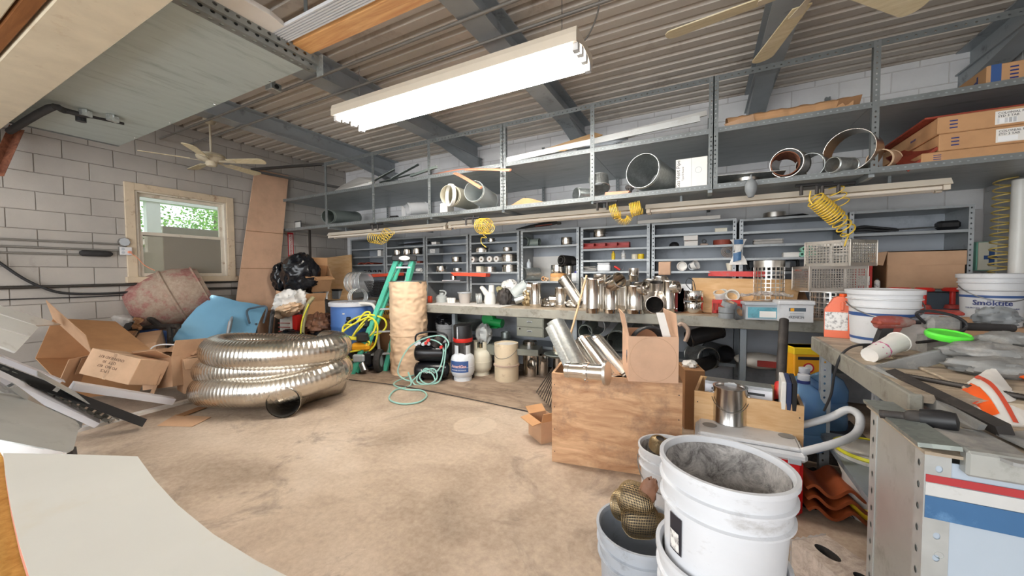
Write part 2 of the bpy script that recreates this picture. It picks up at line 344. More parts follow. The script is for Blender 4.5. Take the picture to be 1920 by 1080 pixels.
SPEC.update({
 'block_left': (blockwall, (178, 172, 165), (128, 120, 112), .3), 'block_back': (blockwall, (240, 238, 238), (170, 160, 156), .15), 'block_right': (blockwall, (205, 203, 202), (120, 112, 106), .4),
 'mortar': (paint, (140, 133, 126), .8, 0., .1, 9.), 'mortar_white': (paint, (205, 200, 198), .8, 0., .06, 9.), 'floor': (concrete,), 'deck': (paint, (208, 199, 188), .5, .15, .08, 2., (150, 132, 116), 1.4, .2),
 'beam': (paint, (160, 166, 170), .45, .1, .1, 3., (92, 94, 94), 4., .2), 'shelf_grey': (paint, (164, 170, 172), .42, .1, .08, 2.5, (136, 142, 144), 1.8, .35, 0., (1, 6, 1)),
 'drumlid': (paint, (214, 216, 222), .4, 0., .05, 4., (170, 170, 172), 6., .2), 'rack_grey': (paint, (150, 156, 158), .42, .2, .08, 4., (108, 112, 112), 5., .2), 'unit_back': (paint, (172, 177, 184), .5, .1, .1, 1.6, (142, 147, 154), 2.5, .3), 'unit_grey': (paint, (160, 164, 166), .42, .2, .08, 3., (110, 112, 112), 6., .2),
 'slot_post': (slotted, (122, 126, 126), .038, .04, .0058), 'slot_rail': (slotted, (112, 116, 116), .05, .05, .006), 'slot_big': (slotted, (132, 134, 130), .055, .06, .0095), 'slot_unit': (slotted, (170, 174, 176), .034, .045, .006), 'slot_cab': (slotted, (176, 178, 176), .05, .06, .007),
 'bench_top': (wood, (150, 136, 118), (196, 180, 158), 2.2, (1.2, 10, 10), .6, (112, 100, 90)), 'bench_edge': (paint, (150, 148, 138), .55, .1, .14, 5., (104, 98, 88), 6., .4), 'bench_leg': (paint, (128, 136, 142), .45, .2, .1, 4., (98, 98, 96), 6., .3),
 'fixture': (paint, (226, 214, 196), .5, 0., .05, 3.), 'tube_on': (emit, (1, .985, .955), 38.), 'tube_off': (paint, (232, 222, 208), .3, 0., .03, 3.), 'cream': (paint, (212, 200, 176), .55, 0., .08, 5., (188, 168, 140), 6., .15), 'fan_blade': (wood, (206, 190, 150), (232, 220, 190), 3., (1.5, 12, 12), .5),
 'white_paint': (paint, (226, 222, 216), .5, 0., .05, 4., (180, 172, 162), 5., .2), 'white_plastic': (paint, (216, 217, 219), .4, 0., .04, 5., (188, 186, 184), 7., .2), 'bucket': (paint, (206, 208, 212), .42, 0., .05, 5., (160, 158, 156), 5., .28, 0., (1, 1, 2)), 'grey_bucket': (paint, (168, 174, 182), .45, 0., .06, 5., (120, 122, 126), 6., .25),
 'window_frame': (paint, (206, 188, 162), .6, 0., .08, 6., (140, 100, 76), 7., .22), 'sash': (paint, (214, 204, 188), .55, 0., .06, 6., (150, 124, 100), 8., .2), 'pane': (glass, (235, 238, 236), .03, .12), 'pane_dirty': (glass, (205, 200, 190), .25, .3),
 'cardboard': (card, (190, 154, 124)), 'cardboard_dark': (card, (150, 112, 80)), 'cardboard_light': (card, (206, 172, 142)), 'cardboard_pink': (card, (212, 174, 146)), 'cardboard_orange': (card, (192, 148, 108)), 'kraft': (paint, (232, 200, 166), .7, 0., .06, 3.), 'kraft_dark': (paint, (150, 104, 62), .75, 0., .15, 4.),
 'plywood': (wood, (172, 124, 88), (226, 186, 146), 2.4, (1.5, 1.5, 7), .55, (132, 104, 88)), 'plywood_light': (wood, (206, 160, 110), (228, 192, 146), 2.6, (1.5, 1.5, 9), .55), 'lumber': (wood, (196, 134, 78), (232, 184, 124), 3., (1, 12, 12), .55), 'lumber_yellow': (wood, (172, 122, 50), (206, 160, 84), 3., (12, 1, 12), .55), 'lumber_dark': (wood, (122, 76, 38), (150, 98, 54), 3., (1, 12, 12), .6), 'broom_wood': (wood, (206, 168, 126), (230, 200, 160), 3., (8, 8, 1), .5),
 'galv': (galv, (196, 200, 198)), 'galv_dull': (galv, (158, 166, 162), .5), 'galv_dark': (galv, (110, 112, 110), .5), 'steel': (metal, (228, 223, 216), .16, .08), 'steel_soft': (metal, (216, 211, 204), .3, .1), 'chrome': (metal, (228, 226, 222), .07, .04), 'foil': (metal, (222, 216, 206), .24, .06), 'tin': (metal, (205, 202, 198), .2, .06), 'brass': (metal, (168, 148, 114), .45, .15, 8.), 'iron': (metal, (96, 92, 90), .5, .2, 8., (1, 1, 1), 0., (120, 90, 70), .2), 'dusty_iron': (paint, (142, 142, 140), .6, .25, .2, 8., (176, 172, 166), 6., .4, .1), 'dark_iron': (paint, (62, 58, 56), .6, .3, .3, 8., (96, 88, 82), 9., .3, .1), 'bolt': (metal, (150, 150, 150), .3), 'alu': (metal, (214, 216, 218), .25, .05), 'cab_metal': (paint, (178, 180, 176), .4, .45, .1, 4., (142, 142, 136), 5., .35, 0., (1, 1, 1)), 'cab_paint': (paint, (172, 184, 196), .4, 0., .05, 3., (150, 156, 160), 6., .2),
 'black': (paint, (30, 30, 32), .45, 0., .2, 6.), 'black_gloss': (paint, (22, 22, 26), .25, 0., .2, 6.), 'black_rough': (paint, (44, 42, 42), .8, 0., .25, 8.), 'rubber': (paint, (52, 50, 50), .75, 0., .15, 8., (110, 104, 98), 9., .2), 'grease': (paint, (52, 48, 46), .6, .2, .35, 9., (104, 96, 86), 7., .35, .2), 'cable': (paint, (40, 40, 42), .55, 0., .1, 8.), 'conduit': (paint, (128, 124, 118), .5, .2, .1, 8.), 'dark_pipe': (paint, (62, 58, 54), .5, .3, .15, 8.), 'rust': (crust, (96, 52, 36), (150, 96, 70), 10.),
 'red': (paint, (206, 44, 36), .4, 0., .1, 6., (170, 110, 100), 8., .15), 'red_dull': (paint, (176, 62, 54), .55, 0., .12, 6., (196, 128, 116), 8., .25), 'cooler_red': (paint, (206, 22, 28), .35, 0., .05, 5.), 'orange': (paint, (236, 116, 78), .45, 0., .06, 5., (206, 150, 128), 7., .15), 'orange_bright': (paint, (240, 96, 30), .45, 0., .06, 5.), 'orange_red': (paint, (224, 84, 56), .45, 0., .08, 5.), 'copper': (paint, (232, 150, 118), .45, .1, .08, 5.), 'terracotta': (paint, (150, 72, 32), .6, 0., .12, 5., (110, 62, 40), 6., .3), 'brown_red': (paint, (150, 68, 52), .6, 0., .1, 5.),
 'yellow': (paint, (240, 204, 40), .45, 0., .06, 5.), 'hose_yellow': (paint, (232, 224, 62), .4, 0., .05, 6.), 'coil_yellow': (paint, (226, 190, 70), .35, 0., .06, 6.), 'coil_dull': (paint, (196, 172, 100), .4, 0., .08, 6.), 'tool_yellow': (paint, (240, 170, 36), .45, 0., .08, 5.), 'hose_olive': (paint, (150, 142, 104), .5, 0., .1, 6.),
 'green_fiber': (paint, (84, 188, 160), .45, 0., .06, 5., (120, 196, 176), 9., .2), 'green': (paint, (24, 148, 72), .45, 0., .08, 5.), 'lime': (paint, (94, 232, 66), .4, 0., .03, 5.), 'mint': (paint, (150, 216, 190), .45, 0., .08, 8.), 'hose_mint': (paint, (150, 196, 186), .4, 0., .06, 6.),
 'blue_barrel': (paint, (72, 112, 176), .42, 0., .06, 4.), 'blue_sheet': (paint, (138, 196, 232), .22, .2, .06, 2.), 'blue_dark': (paint, (46, 58, 96), .5, 0., .1, 5.), 'blue_print': (paint, (58, 90, 146), .5, 0., .05, 5.), 'driver_red': (paint, (150, 74, 66), .6, 0., .15, 8., (150, 130, 122), 7., .35), 'blue_water': (glass, (150, 196, 236), .05, .4), 'stripe_white': (paint, (196, 196, 194), .45, 0., .06, 5., (160, 156, 150), 8., .2), 'blue_stripe': (paint, (58, 100, 142), .45, 0., .06, 5., (96, 138, 178), 8., .2), 'red_stripe': (paint, (170, 50, 54), .45, 0., .06, 5.), 'slate': (paint, (78, 92, 104), .5, 0., .06, 5.), 'indigo': (paint, (70, 64, 140), .5, 0., .06, 5.), 'teal_print': (paint, (96, 160, 176), .5, 0., .2, 14., (60, 90, 104), 12., .3), 'ink': (paint, (38, 36, 44), .6, 0., .1, 6.), 'ink_brown': (paint, (92, 66, 48), .7, 0., .1, 6.), 'ink_blue': (paint, (38, 52, 116), .5, 0., .05, 5.), 'ink_red': (paint, (196, 40, 52), .5, 0., .05, 5.), 'pink_print': (paint, (206, 110, 150), .5, 0., .05, 5.), 'paper': (paint, (236, 232, 226), .6, 0., .03, 8.), 'label_print': (paint, (232, 230, 226), .5, 0., .03, 40., (120, 116, 116), 55., .55), 'sticker': (barcode,),
 'beige_drum': (paint, (214, 198, 170), .5, 0., .06, 4., (176, 150, 120), 6., .2), 'ivory': (paint, (226, 220, 200), .45, 0., .05, 4., (196, 184, 160), 6., .15), 'tank_white': (paint, (222, 226, 230), .4, 0., .05, 4., (180, 176, 170), 6., .2), 'tan_metal': (paint, (172, 150, 134), .45, 0., .06, 4.), 'drawer_green': (paint, (116, 118, 108), .45, .1, .08, 4., (106, 104, 94), 6., .25), 'grey_plastic': (paint, (134, 138, 140), .45, 0., .08, 5., (100, 102, 104), 6., .2), 'grey_light': (paint, (178, 184, 190), .45, 0., .06, 5.), 'grey_fabric': (paint, (112, 112, 116), .8, 0., .08, 30.), 'dust': (paint, (176, 172, 168), .8, 0., .15, 8., (206, 202, 196), 5., .4), 'wrap': (glass, (235, 235, 235), .2, .35), 'cellophane': (glass, (226, 220, 214), .15, .5), 'bag_black': (paint, (24, 25, 30), .22, 0., .2, 6.), 'leather': (paint, (122, 84, 62), .55, 0., .25, 7., (70, 46, 34), 5., .4, .2), 'pvc_white': (paint, (228, 226, 220), .35, 0., .04, 5.), 'pvc_grey': (paint, (190, 196, 194), .4, 0., .06, 5.), 'pipe_grey': (paint, (142, 152, 146), .45, .2, .08, 5.), 'pipe_black': (paint, (48, 46, 46), .3, .2, .2, 6.), 'crust': (crust, (112, 108, 106), (206, 202, 198)), 'bag_salt': (paint, (220, 216, 208), .5, 0., .06, 10., (176, 160, 150), 10., .3), 'drum': (drumpaint,), 'mat': (wood, (128, 108, 92), (176, 156, 136), 1.3, (1.5, 6, 1), .8, (96, 82, 72)), 'siding': (paint, (226, 226, 222), .45, 0., .03, 3., (196, 192, 184), 4., .2), 'rack_board': (paint, (178, 188, 184), .45, .05, .06, 2.5, (150, 160, 156), 1.8, .35, 0., (6, 1, 1)), 'laminate': (paint, (198, 197, 190), .42, 0., .03, 2., (196, 192, 180), 2.5, .3), 'laminate_edge': (paint, (186, 122, 104), .6, 0., .08, 5.), 'polycarb': (paint, (222, 224, 228), .4, 0., .04, 3.), 'foam': (paint, (232, 228, 222), .6, 0., .03, 3.), 'pan_metal': (paint, (176, 179, 176), .38, .35, .1, 3., (146, 148, 144), 5., .35), 'stud': (galv, (188, 192, 194), .45), 'white_alu': (paint, (216, 216, 222), .35, .1, .05, 3.), 'stone': (crust, (150, 134, 122), (196, 182, 170), 20.), 'fiber': (paint, (168, 172, 172), .6, 0., .12, 10.), 'leaf': (paint, (120, 176, 62), .6, 0., .3, 5., (196, 226, 120), 4., .4), 'bark': (paint, (96, 84, 70), .8, 0., .2, 6.), 'outside_board': (paint, (178, 164, 146), .8, 0., .08, 3., (150, 134, 116), 3., .4), 'outside_white': (paint, (232, 230, 224), .6, 0., .04, 4.), 'grass': (paint, (96, 140, 60), .9, 0., .25, 3.), 'roof_red': (paint, (150, 62, 44), .7, 0., .2, 20.),
})
# ================================================================ the room
XL, XR, YB, ZC, YR = -6.4, 2.32, 5.12, 3.41, -3.4
struct(MB().box(XL-.2, XR+.2, YR, YB+.2, -.12, 0).build('floor', 'floor', ang=0))
# concrete-block walls: recessed mortar bed + one object for each block
BW, BH, JT = .4064, .2032, .005
def block_mesh(name, mat, w, h, d=.0085):
    a, b, c = w/2, h/2, .003
    return MB().add([(-a, 0, -b), (a, 0, -b), (a, 0, b), (-a, 0, b), (-a+c, -d, -b+c), (a-c, -d, -b+c), (a-c, -d, b-c), (-a+c, -d, b-c)],
                    [(4, 5, 6, 7), (0, 1, 5, 4), (1, 2, 6, 5), (2, 3, 7, 6), (3, 0, 4, 7)]).mesh(name, mat, 20)
def blocks(wall, mat, m, u0, u1, z0, z1, uoff, zoff, holes=(), skip=None):
    cache = {}; k = 0
    zz = zoff+math.floor((z0-zoff)/BH)*BH; row = round((zz-zoff)/BH)
    while zz < z1-.01:
        za, zb = max(zz, z0), min(zz+BH, z1); u = uoff+(.5*BW if row % 2 else 0); u += math.floor((u0-u)/BW)*BW
        while u < u1-.01:
            for a, b in segs(max(u, u0), min(u+BW, u1), za, zb, holes):
                if b-a < .05 or zb-za < .04: continue
                if skip and skip((a+b)/2, (za+zb)/2): continue
                key = (round(b-a-JT, 3), round(zb-za-JT, 3))
                if key not in cache: cache[key] = block_mesh('block', mat, *key)
                inst(cache[key], 'block', wall, m @ Matrix.Translation(V(((a+b)/2, random.uniform(-.0012, .0012), (za+zb)/2))))
                k += 1
            u += BW
        zz += BH; row += 1
    return k
def segs(a, b, za, zb, holes):
    for (h0, h1, g0, g1) in holes:
        if zb > g0+.02 and za < g1-.02 and b > h0 and a < h1:
            out = []
            if a < h0: out.append((a, h0))
            if b > h1: out.append((h1, b))
            return out
    return [(a, b)]
WY0, WY1, WZ0, WZ1 = 1.95, 3.03, 1.35, 2.475
zoffL = gx(60, 358.1, XL).z
wl = MB()
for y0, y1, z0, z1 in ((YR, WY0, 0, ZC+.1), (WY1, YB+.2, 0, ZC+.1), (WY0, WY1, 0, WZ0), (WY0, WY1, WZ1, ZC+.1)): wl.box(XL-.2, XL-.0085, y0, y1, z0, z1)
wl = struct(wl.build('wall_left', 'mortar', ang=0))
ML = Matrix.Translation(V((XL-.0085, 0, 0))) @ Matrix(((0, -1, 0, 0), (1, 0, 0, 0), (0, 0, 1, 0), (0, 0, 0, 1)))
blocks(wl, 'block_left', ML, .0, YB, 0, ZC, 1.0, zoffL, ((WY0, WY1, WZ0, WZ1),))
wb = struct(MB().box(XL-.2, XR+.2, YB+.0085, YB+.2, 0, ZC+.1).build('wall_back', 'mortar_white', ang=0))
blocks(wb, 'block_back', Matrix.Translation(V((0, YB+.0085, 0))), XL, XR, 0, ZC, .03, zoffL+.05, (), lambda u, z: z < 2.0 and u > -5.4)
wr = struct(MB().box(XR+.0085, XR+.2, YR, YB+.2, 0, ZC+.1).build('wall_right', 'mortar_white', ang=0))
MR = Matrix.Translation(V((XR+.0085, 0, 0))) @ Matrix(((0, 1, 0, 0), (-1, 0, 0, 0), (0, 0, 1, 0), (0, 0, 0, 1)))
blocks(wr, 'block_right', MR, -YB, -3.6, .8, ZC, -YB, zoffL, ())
rw = MB()
for a in ((XL-.2, -5.9, 0, ZC+.1), (1.7, XR+.2, 0, ZC+.1), (-5.9, 1.7, 3.25, ZC+.1)): rw.box(a[0], a[1], YR-.2, YR, a[2], a[3])
struct(rw.build('wall_rear', 'block_left', ang=0))
# corrugated roof deck, ribs parallel to the back wall
pr = []; P = .152; y = YR
while y < YB+.1:
    pr += [(y, ZC), (y+.088, ZC), (y+.100, ZC+.042), (y+.140, ZC+.042)]; y += P
pr = [(p[0], p[1]) for p in pr]
dk = MB(); n = len(pr)
vs = [(x, p[0], p[1]) for x in (XL-.2, XR+.2) for p in pr]; dk.add(vs, [(i, i+1, n+i+1, n+i) for i in range(n-1)])
dk.box(XL-.2, XR+.2, YR-.1, YB+.2, ZC+.1, ZC+.16)
struct(dk.build('ceiling', 'deck', ang=0))
# roof beams (I-section) running towards the back wall, deepened at the wall
for xb, lab in ((-5.07, 'grey steel roof beam over the window corner, farthest from the camera'), (-3.27, 'grey steel roof beam behind the lit fluorescent fixture, second from window wall'), (-1.5, 'grey steel roof beam crossing above the middle of the lit fixture'),
                (.5, 'grey steel roof beam above the cream fan blades'), (2.2, 'deep grey steel roof beam at the right wall above cartons')):
    t = T('roof_beam', lab, 'beam', (xb, 0, 3.19))
    b = MB(); b.box(-.1, .1, YR, YB, 0, .012); b.build('bottom_flange', 'beam', t, ang=0)
    b = MB(); b.box(-.006, .006, YR, YB, .012, .208); b.build('web', 'beam', t, ang=0)
    b = MB(); b.box(-.1, .1, YR, YB, .208, .219); b.build('top_flange', 'beam', t, ang=0)
    b = MB(); b.prism([(YB-.9, 0), (YB-.001, -.14), (YB-.001, 0)], .16, Matrix(((0, 0, 1, -.08), (1, 0, 0, 0), (0, 1, 0, 0), (0, 0, 0, 1)))); b.build('haunch', 'beam', t, ang=0)
# ---------------------------------------------------------------- window in the left wall
wn_ = struct(T('window_1', 'x', 'x')); del wn_['label']; del wn_['category']
def wf(name, mat, y0, y1, z0, z1, x0=XL-.05, x1=XL+.022, parent=None):
    return MB().rbox(x0, x1, y0, y1, z0, z1, .004).build(name, mat, parent or wn_)
wf('casing', 'window_frame', WY0-.06, WY0+.035, WZ0-.05, WZ1+.06); wf('casing', 'window_frame', WY1-.035, WY1+.06, WZ0-.05, WZ1+.06)
wf('casing', 'window_frame', WY0+.035, WY1-.035, WZ1-.03, WZ1+.06); wf('window_sill', 'window_frame', WY0-.08, WY1+.08, WZ0-.075, WZ0-.0, XL-.05, XL+.06)
wf('jamb', 'sash', WY0+.035, WY0+.065, WZ0, WZ1-.03, XL-.12, XL+.005); wf('jamb', 'sash', WY1-.065, WY1-.035, WZ0, WZ1-.03, XL-.12, XL+.005)
wf('head', 'sash', WY0+.065, WY1-.065, WZ1-.05, WZ1-.03, XL-.12, XL+.005)
zm = 1.90
for nm, z0, z1, xo, pm in (('upper_sash', zm-.02, WZ1-.05, -.075, 'pane'), ('lower_sash', WZ0, zm+.03, -.035, 'pane_dirty')):
    s = T(nm, 'x', 'x'); del s['label']; del s['category']; s.parent = wn_
    a, b = WY0+.065, WY1-.065; x0, x1 = XL+xo-.015, XL+xo+.015
    g = MB(); g.box(x0, x1, a, a+.04, z0, z1); g.build('stile', 'sash', s, ang=0); MB().box(x0, x1, b-.04, b, z0, z1).build('stile', 'sash', s, ang=0)
    MB().box(x0, x1, a+.04, b-.04, z0, z0+.045).build('rail', 'sash', s, ang=0); MB().box(x0, x1, a+.04, b-.04, z1-.04, z1).build('rail', 'sash', s, ang=0)
    MB().box(XL+xo-.003, XL+xo+.003, a+.04, b-.04, z0+.045, z1-.04).build('pane', pm, s, ang=0)
# outside the window
struct(MB().box(-40, XL-.2, -20, 30, -.3, -.05).build('ground', 'grass', ang=0))
lb = MB(); q = [gx(303, 421, -7.05), gx(412, 436, -7.05)]
lb.box(-7.06, -7.02, q[0].y, q[1].y+.25, -.05, (q[0].z+q[1].z)/2); tag(lb.build('leaning_board', 'outside_board', ang=0), 'brown weathered board standing outside, seen through the window', 'board')
pc = T('porch_frame', 'white porch post and header outside behind the window glass', 'porch', (-8.2, 2.9, 0))
p = gx(285, 400, -8.2); MB().box(-.06, .06, p.y-2.9-.09, p.y-2.9+.09, -.05, 3.0).build('post', 'outside_white', pc, ang=0)
MB().box(-.08, .08, -2.2, 3, gx(300, 381, -8.2).z, gx(300, 381, -8.2).z+.5).build('header', 'outside_white', pc, ang=0)
MB().box(-.08, .08, -.9, gx(303, 450, -8.2).y-2.9, -.05, 1.75).build('side_panel', 'outside_white', pc, ang=0)
hs = T('neighbour_shed', 'pale shed with a sloping roof far outside the window', 'shed', (-13.5, 3.4, 0))
MB().box(-1.5, 0, -2.4, 1.1, -.05, 2.0).build('wall', 'outside_white', hs, ang=0); MB().prism([(-2.6, 2.75), (1.5, 1.85), (1.5, 2.0), (-2.6, 2.95)], 1.8, Matrix(((0, 0, 1, -1.6), (1, 0, 0, 0), (0, 1, 0, 0), (0, 0, 0, 1)))).build('roof', 'grey_light', hs, ang=0)
rnd = random.Random(3)
for i, (tx, ty, th, lab) in enumerate(((-18, 4.9, 5.2, 'leafy green tree outside, at the left of the upper window pane'), (-18, 8.8, 5.4, 'leafy green tree outside, at the right of the upper window pane'), (-23, 10.2, 6.4, 'farthest leafy green tree outside behind the two nearer ones'))):
    t = T('leafy_tree', lab, 'tree', (tx, ty, -.05), group='trees outside the window')
    MB().sweep([(0, 0, 0), (.1, 0, 1.5), (0, .1, 3), (.1, 0, th-.6)], [.22, .18, .13, .05], 10).build('trunk', 'bark', t)
    lf = MB()
    for k in range(2600):
        a = rnd.random()*2*pi; u = rnd.uniform(-1, 1); rr = rnd.random()**.4; s3 = math.sqrt(1-u*u)
        c = V((1.7*rr*s3*math.cos(a), 1.9*rr*s3*math.sin(a), th*.56+th*.46*rr*u)); d = V((rnd.gauss(0, 1), rnd.gauss(0, 1), rnd.gauss(0, .7))).normalized(); e = d.orthogonal().normalized(); L = rnd.uniform(.09, .17)
        lf.add([c, c+d*L*.5+e*L*.3, c+d*L, c+d*L*.5-e*L*.3], [(0, 1, 2, 3)])
    lf.build('foliage', 'leaf', t, ang=0, kind='stuff')
# thin mat of worn board laid over the concrete in front of the bench
mp_ = [gz(655, 713), gz(770, 728), gz(985, 772), gz(1045, 790)]; mpb = [(p_.x, p_.y) for p_ in mp_]+[(.9, 3.1), (.9, 5.0), (-5.6, 5.0), (-5.6, 3.4)]
mo = MB().prism(mpb, .006).build('floor_mat', 'mat', None, (0, 0, .0005), ang=0); tag(mo, 'worn brown floor mat with a dark edge in front of the workbench', 'mat')
ed = spline([V((p_.x, p_.y, .008)) for p_ in mp_], 6)
MB().sweep(ed, .006, 6).build('mat_edge', 'black_rough', mo, (0, 0, 0))
# ---------------------------------------------------------------- overhead storage rack
YS, ZL, ZU, ZRL = 3.8, 2.13, 2.625, 3.09
def angle_iron(mb, L, w=.04, t=.003): # L section along +Z, flanges on +X and +Y
    mb.box(0, w, 0, t, 0, L); mb.box(0, t, t, w, 0, L); return mb
rk = T('overhead_rack', 'long grey steel overhead storage rack with two shelves above the workbench', 'rack', (0, YS, 0))
UX = [gy(x, 300, YS).x for x in (608, 697, 802, 938, 1107, 1328, 1632)]
def shelf_deck(x0, x1, z, yd, nm):
    s = MB().box(x0, x1, .002, yd, z-.012, z).build(nm, 'shelf_grey', rk, ang=0)
    return s
XS0 = XL+.02
for i, (xa, xb_) in enumerate(zip([XS0]+UX, UX+[XR-.01])):
    for z in (ZL, ZU):
        MB().box(xa+.002, xb_-.002, .004, YB-YS-.005, z-.014, z).build('shelf_panel', 'shelf_grey', rk, ang=0)
for z in (ZL, ZU):
    m = Matrix.Translation(V((XS0, -.002, z+.012))) @ Matrix(((0, 0, 1, 0), (0, 1, 0, 0), (-1, 0, 0, 0), (0, 0, 0, 1)))
    angle_iron(MB(), XR-XS0-.01, .045).build('front_rail', 'slot_post', rk, m, ang=0)
    m = Matrix.Translation(V((XS0, YB-YS-.06, z+.03))) @ Matrix(((0, 0, 1, 0), (0, 1, 0, 0), (-1, 0, 0, 0), (0, 0, 0, 1)))
    angle_iron(MB(), XR-XS0-.01, .04).build('rear_rail', 'slot_post', rk, m, ang=0)
for i, x in enumerate(UX):
    def up(x_, y_, z0, z1, sgn):
        angle_iron(MB(), z1-z0, .042).build('upright', 'slot_post', rk, Matrix.Translation(V((x_, y_, z0))) @ Matrix.Diagonal((sgn, 1, 1, 1)), ang=0)
    up(x, -.006, ZL-.03, ZRL+.0, 1)
    if i in (3, 5): up(x+.075, -.006, ZL-.03, ZRL, -1)
    up(x, YB-YS-.07, ZL, ZRL+.1, 1)
    MB().box(x, x+.035, .03, YB-YS-.04, ZL-.055, ZL-.016).build('cross_bar', 'rack_grey', rk, ang=0)
m = Matrix.Translation(V((UX[0]-.05, -.004, ZRL))) @ Matrix(((0, 0, 1, 0), (0, 1, 0, 0), (-1, 0, 0, 0), (0, 0, 0, 1)))
angle_iron(MB(), XR-UX[0], .05).build('top_rail', 'slot_rail', rk, m, ang=0)
for p0, p1 in (((XL+.02, -.45, 3.02), (UX[0], 0, ZRL-.03)), ((XL+.02, -.45, 3.0), (UX[0]+.3, .9, 2.7))):
    q0 = V(p0); q1 = V(p1); angle_iron(MB(), (q1-q0).length, .035).build('brace', 'dark_pipe', rk, AX(q0, q1), ang=0)
MB().box(.0, .03, -.02, .01, 0, ZL-.03, TR((gy(581, 480, YS+.1).x, .1, 0))).build('corner_post', 'dark_pipe', rk, ang=0)
# ---------------------------------------------------------------- workbench along the back wall
ZT = .93; YT = 4.02
XT0, XT1 = gz(592, 566, ZT).x, 1.75
bn = T('workbench', 'long grey workbench with worn wooden top along the back wall', 'workbench', (0, YT, 0))
MB().box(XT0, XT1, .0, YB-YT-.01, ZT-.03, ZT).build('worktop', 'bench_top', bn, ang=0)
MB().rbox(XT0, XT1, -.02, .03, ZT-.105, ZT-.001, .006).build('front_edge', 'bench_edge', bn)
MB().box(XT0+.02, XT1, YB-YT-.25, YB-YT-.23, .02, ZT-.03).build('back_panel', 'unit_back', bn, ang=0)
LEGX = [gy(px, 660, YT+.05).x for px in (608, 852, 1078, 1393)]+[1.72]
for x in LEGX:
    for yy in (.04, YB-YT-.32):
        b = MB(); b.box(x-.03, x+.03, yy, yy+.004, 0, ZT-.04); b.box(x-.03, x-.026, yy, yy+.05, 0, ZT-.04); b.box(x+.026, x+.03, yy, yy+.05, 0, ZT-.04); b.build('leg', 'bench_leg', bn, ang=0)
zs = .40
for xa, xb_ in zip(LEGX, LEGX[1:]): MB().box(xa+.03, xb_-.03, .42, YB-YT-.27, zs-.035, zs).build('lower_shelf', 'bench_leg', bn, ang=0)
# ---------------------------------------------------------------- steel shelf units standing on the workbench
YU = 4.64; DU = YB-YU-.03
def unit(label, px0, px1, ytop, levels, zbot=ZT+.002, gusset=False):
    x0, x1 = gy(px0, 480, YU).x+.004, gy(px1, 480, YU).x-.004; pc_ = (px0+px1)/2; zt = gy(pc_, ytop, YU).z
    t = T('shelf_unit', label, 'shelf', (x0, YU, zbot)); W = x1-x0; Ht = zt-zbot
    MB().box(.002, W-.002, DU-.012, DU-.004, .0, Ht).build('back_panel', 'unit_back', t, ang=0)
    for xx, sg in ((0, 1), (W, -1)):
        for yy, sy in ((0, 1), (DU, -1)):
            angle_iron(MB(), Ht, .034, .002).build('post', 'slot_unit', t, Matrix.Translation(V((xx, yy, 0))) @ Matrix.Diagonal((sg, sy, 1, 1)), ang=0)
        MB().box(min(xx, xx+sg*.003), max(xx, xx+sg*.003), .034, DU-.034, .0, Ht).build('side_panel', 'unit_grey', t, ang=0)
    MB().box(.002, W-.002, .001, DU-.02, Ht-.022, Ht).build('top', 'unit_grey', t, ang=0)
    zz = []
    for yl in levels:
        z = gy(pc_, yl, YU).z; zz.append(z)
        b = MB(); b.box(.004, W-.004, .003, DU-.02, z-zbot-.004, z-zbot); b.box(.004, W-.004, .003, .007, z-zbot-.024, z-zbot-.004)
        b.build('shelf', 'unit_grey', t, ang=0)
        if gusset: MB().prism([(.02, -.11), (.02, -.004), (.17, -.004)], .002, Matrix(((0, 0, 1, .004), (1, 0, 0, 0), (0, 1, 0, z-zbot), (0, 0, 0, 1)))).build('gusset', 'unit_grey', t, ang=0)
    return zz
SH = []
for a in (('grey steel shelf unit on the bench, first one beside the plywood board', 657, 722, 447, (466, 481, 496, 511, 530), ZT+.002, True),
          ('grey steel shelf unit on the bench directly behind the green ladder top', 723, 797, 446, (462, 478, 494, 510, 528), ZT+.002, True),
          ('grey steel shelf unit with gusset plates, behind the kraft paper roll and red tray', 798, 878, 442, (457, 474, 492, 510, 527), ZT+.002, True),
          ('grey steel shelf unit holding stacks of round steel collars and white rolls', 880, 974, 436, (453, 472, 491, 510, 531), ZT+.002, True),
          ('grey steel shelf unit with one tall bay and grey pipe offcuts', 976, 1086, 429, (460, 527), ZT+.002, False),
          ('grey steel shelf unit with the red open bin row and yellow bottles', 1088, 1219, 423, (443, 465, 486.5, 508.5, 534), ZT+.002, False),
          ('grey steel shelf unit with the brown coil and small white boxes', 1221, 1381, 414, (437, 460.5, 484.5, 508, 534), ZT+.002, False),
          ('grey steel shelf unit behind the upper wire mesh basket', 1385, 1588, 405, (430, 456, 482, 508.5), ZT+.002, False),
          ('wide grey steel shelf unit beside the right wall holding the big carton', 1590, 1826, 390, (434, 541), ZT+.002, True)):
    SH.append(unit(a[0], a[1], a[2], a[3], a[4], a[5], a[6]))
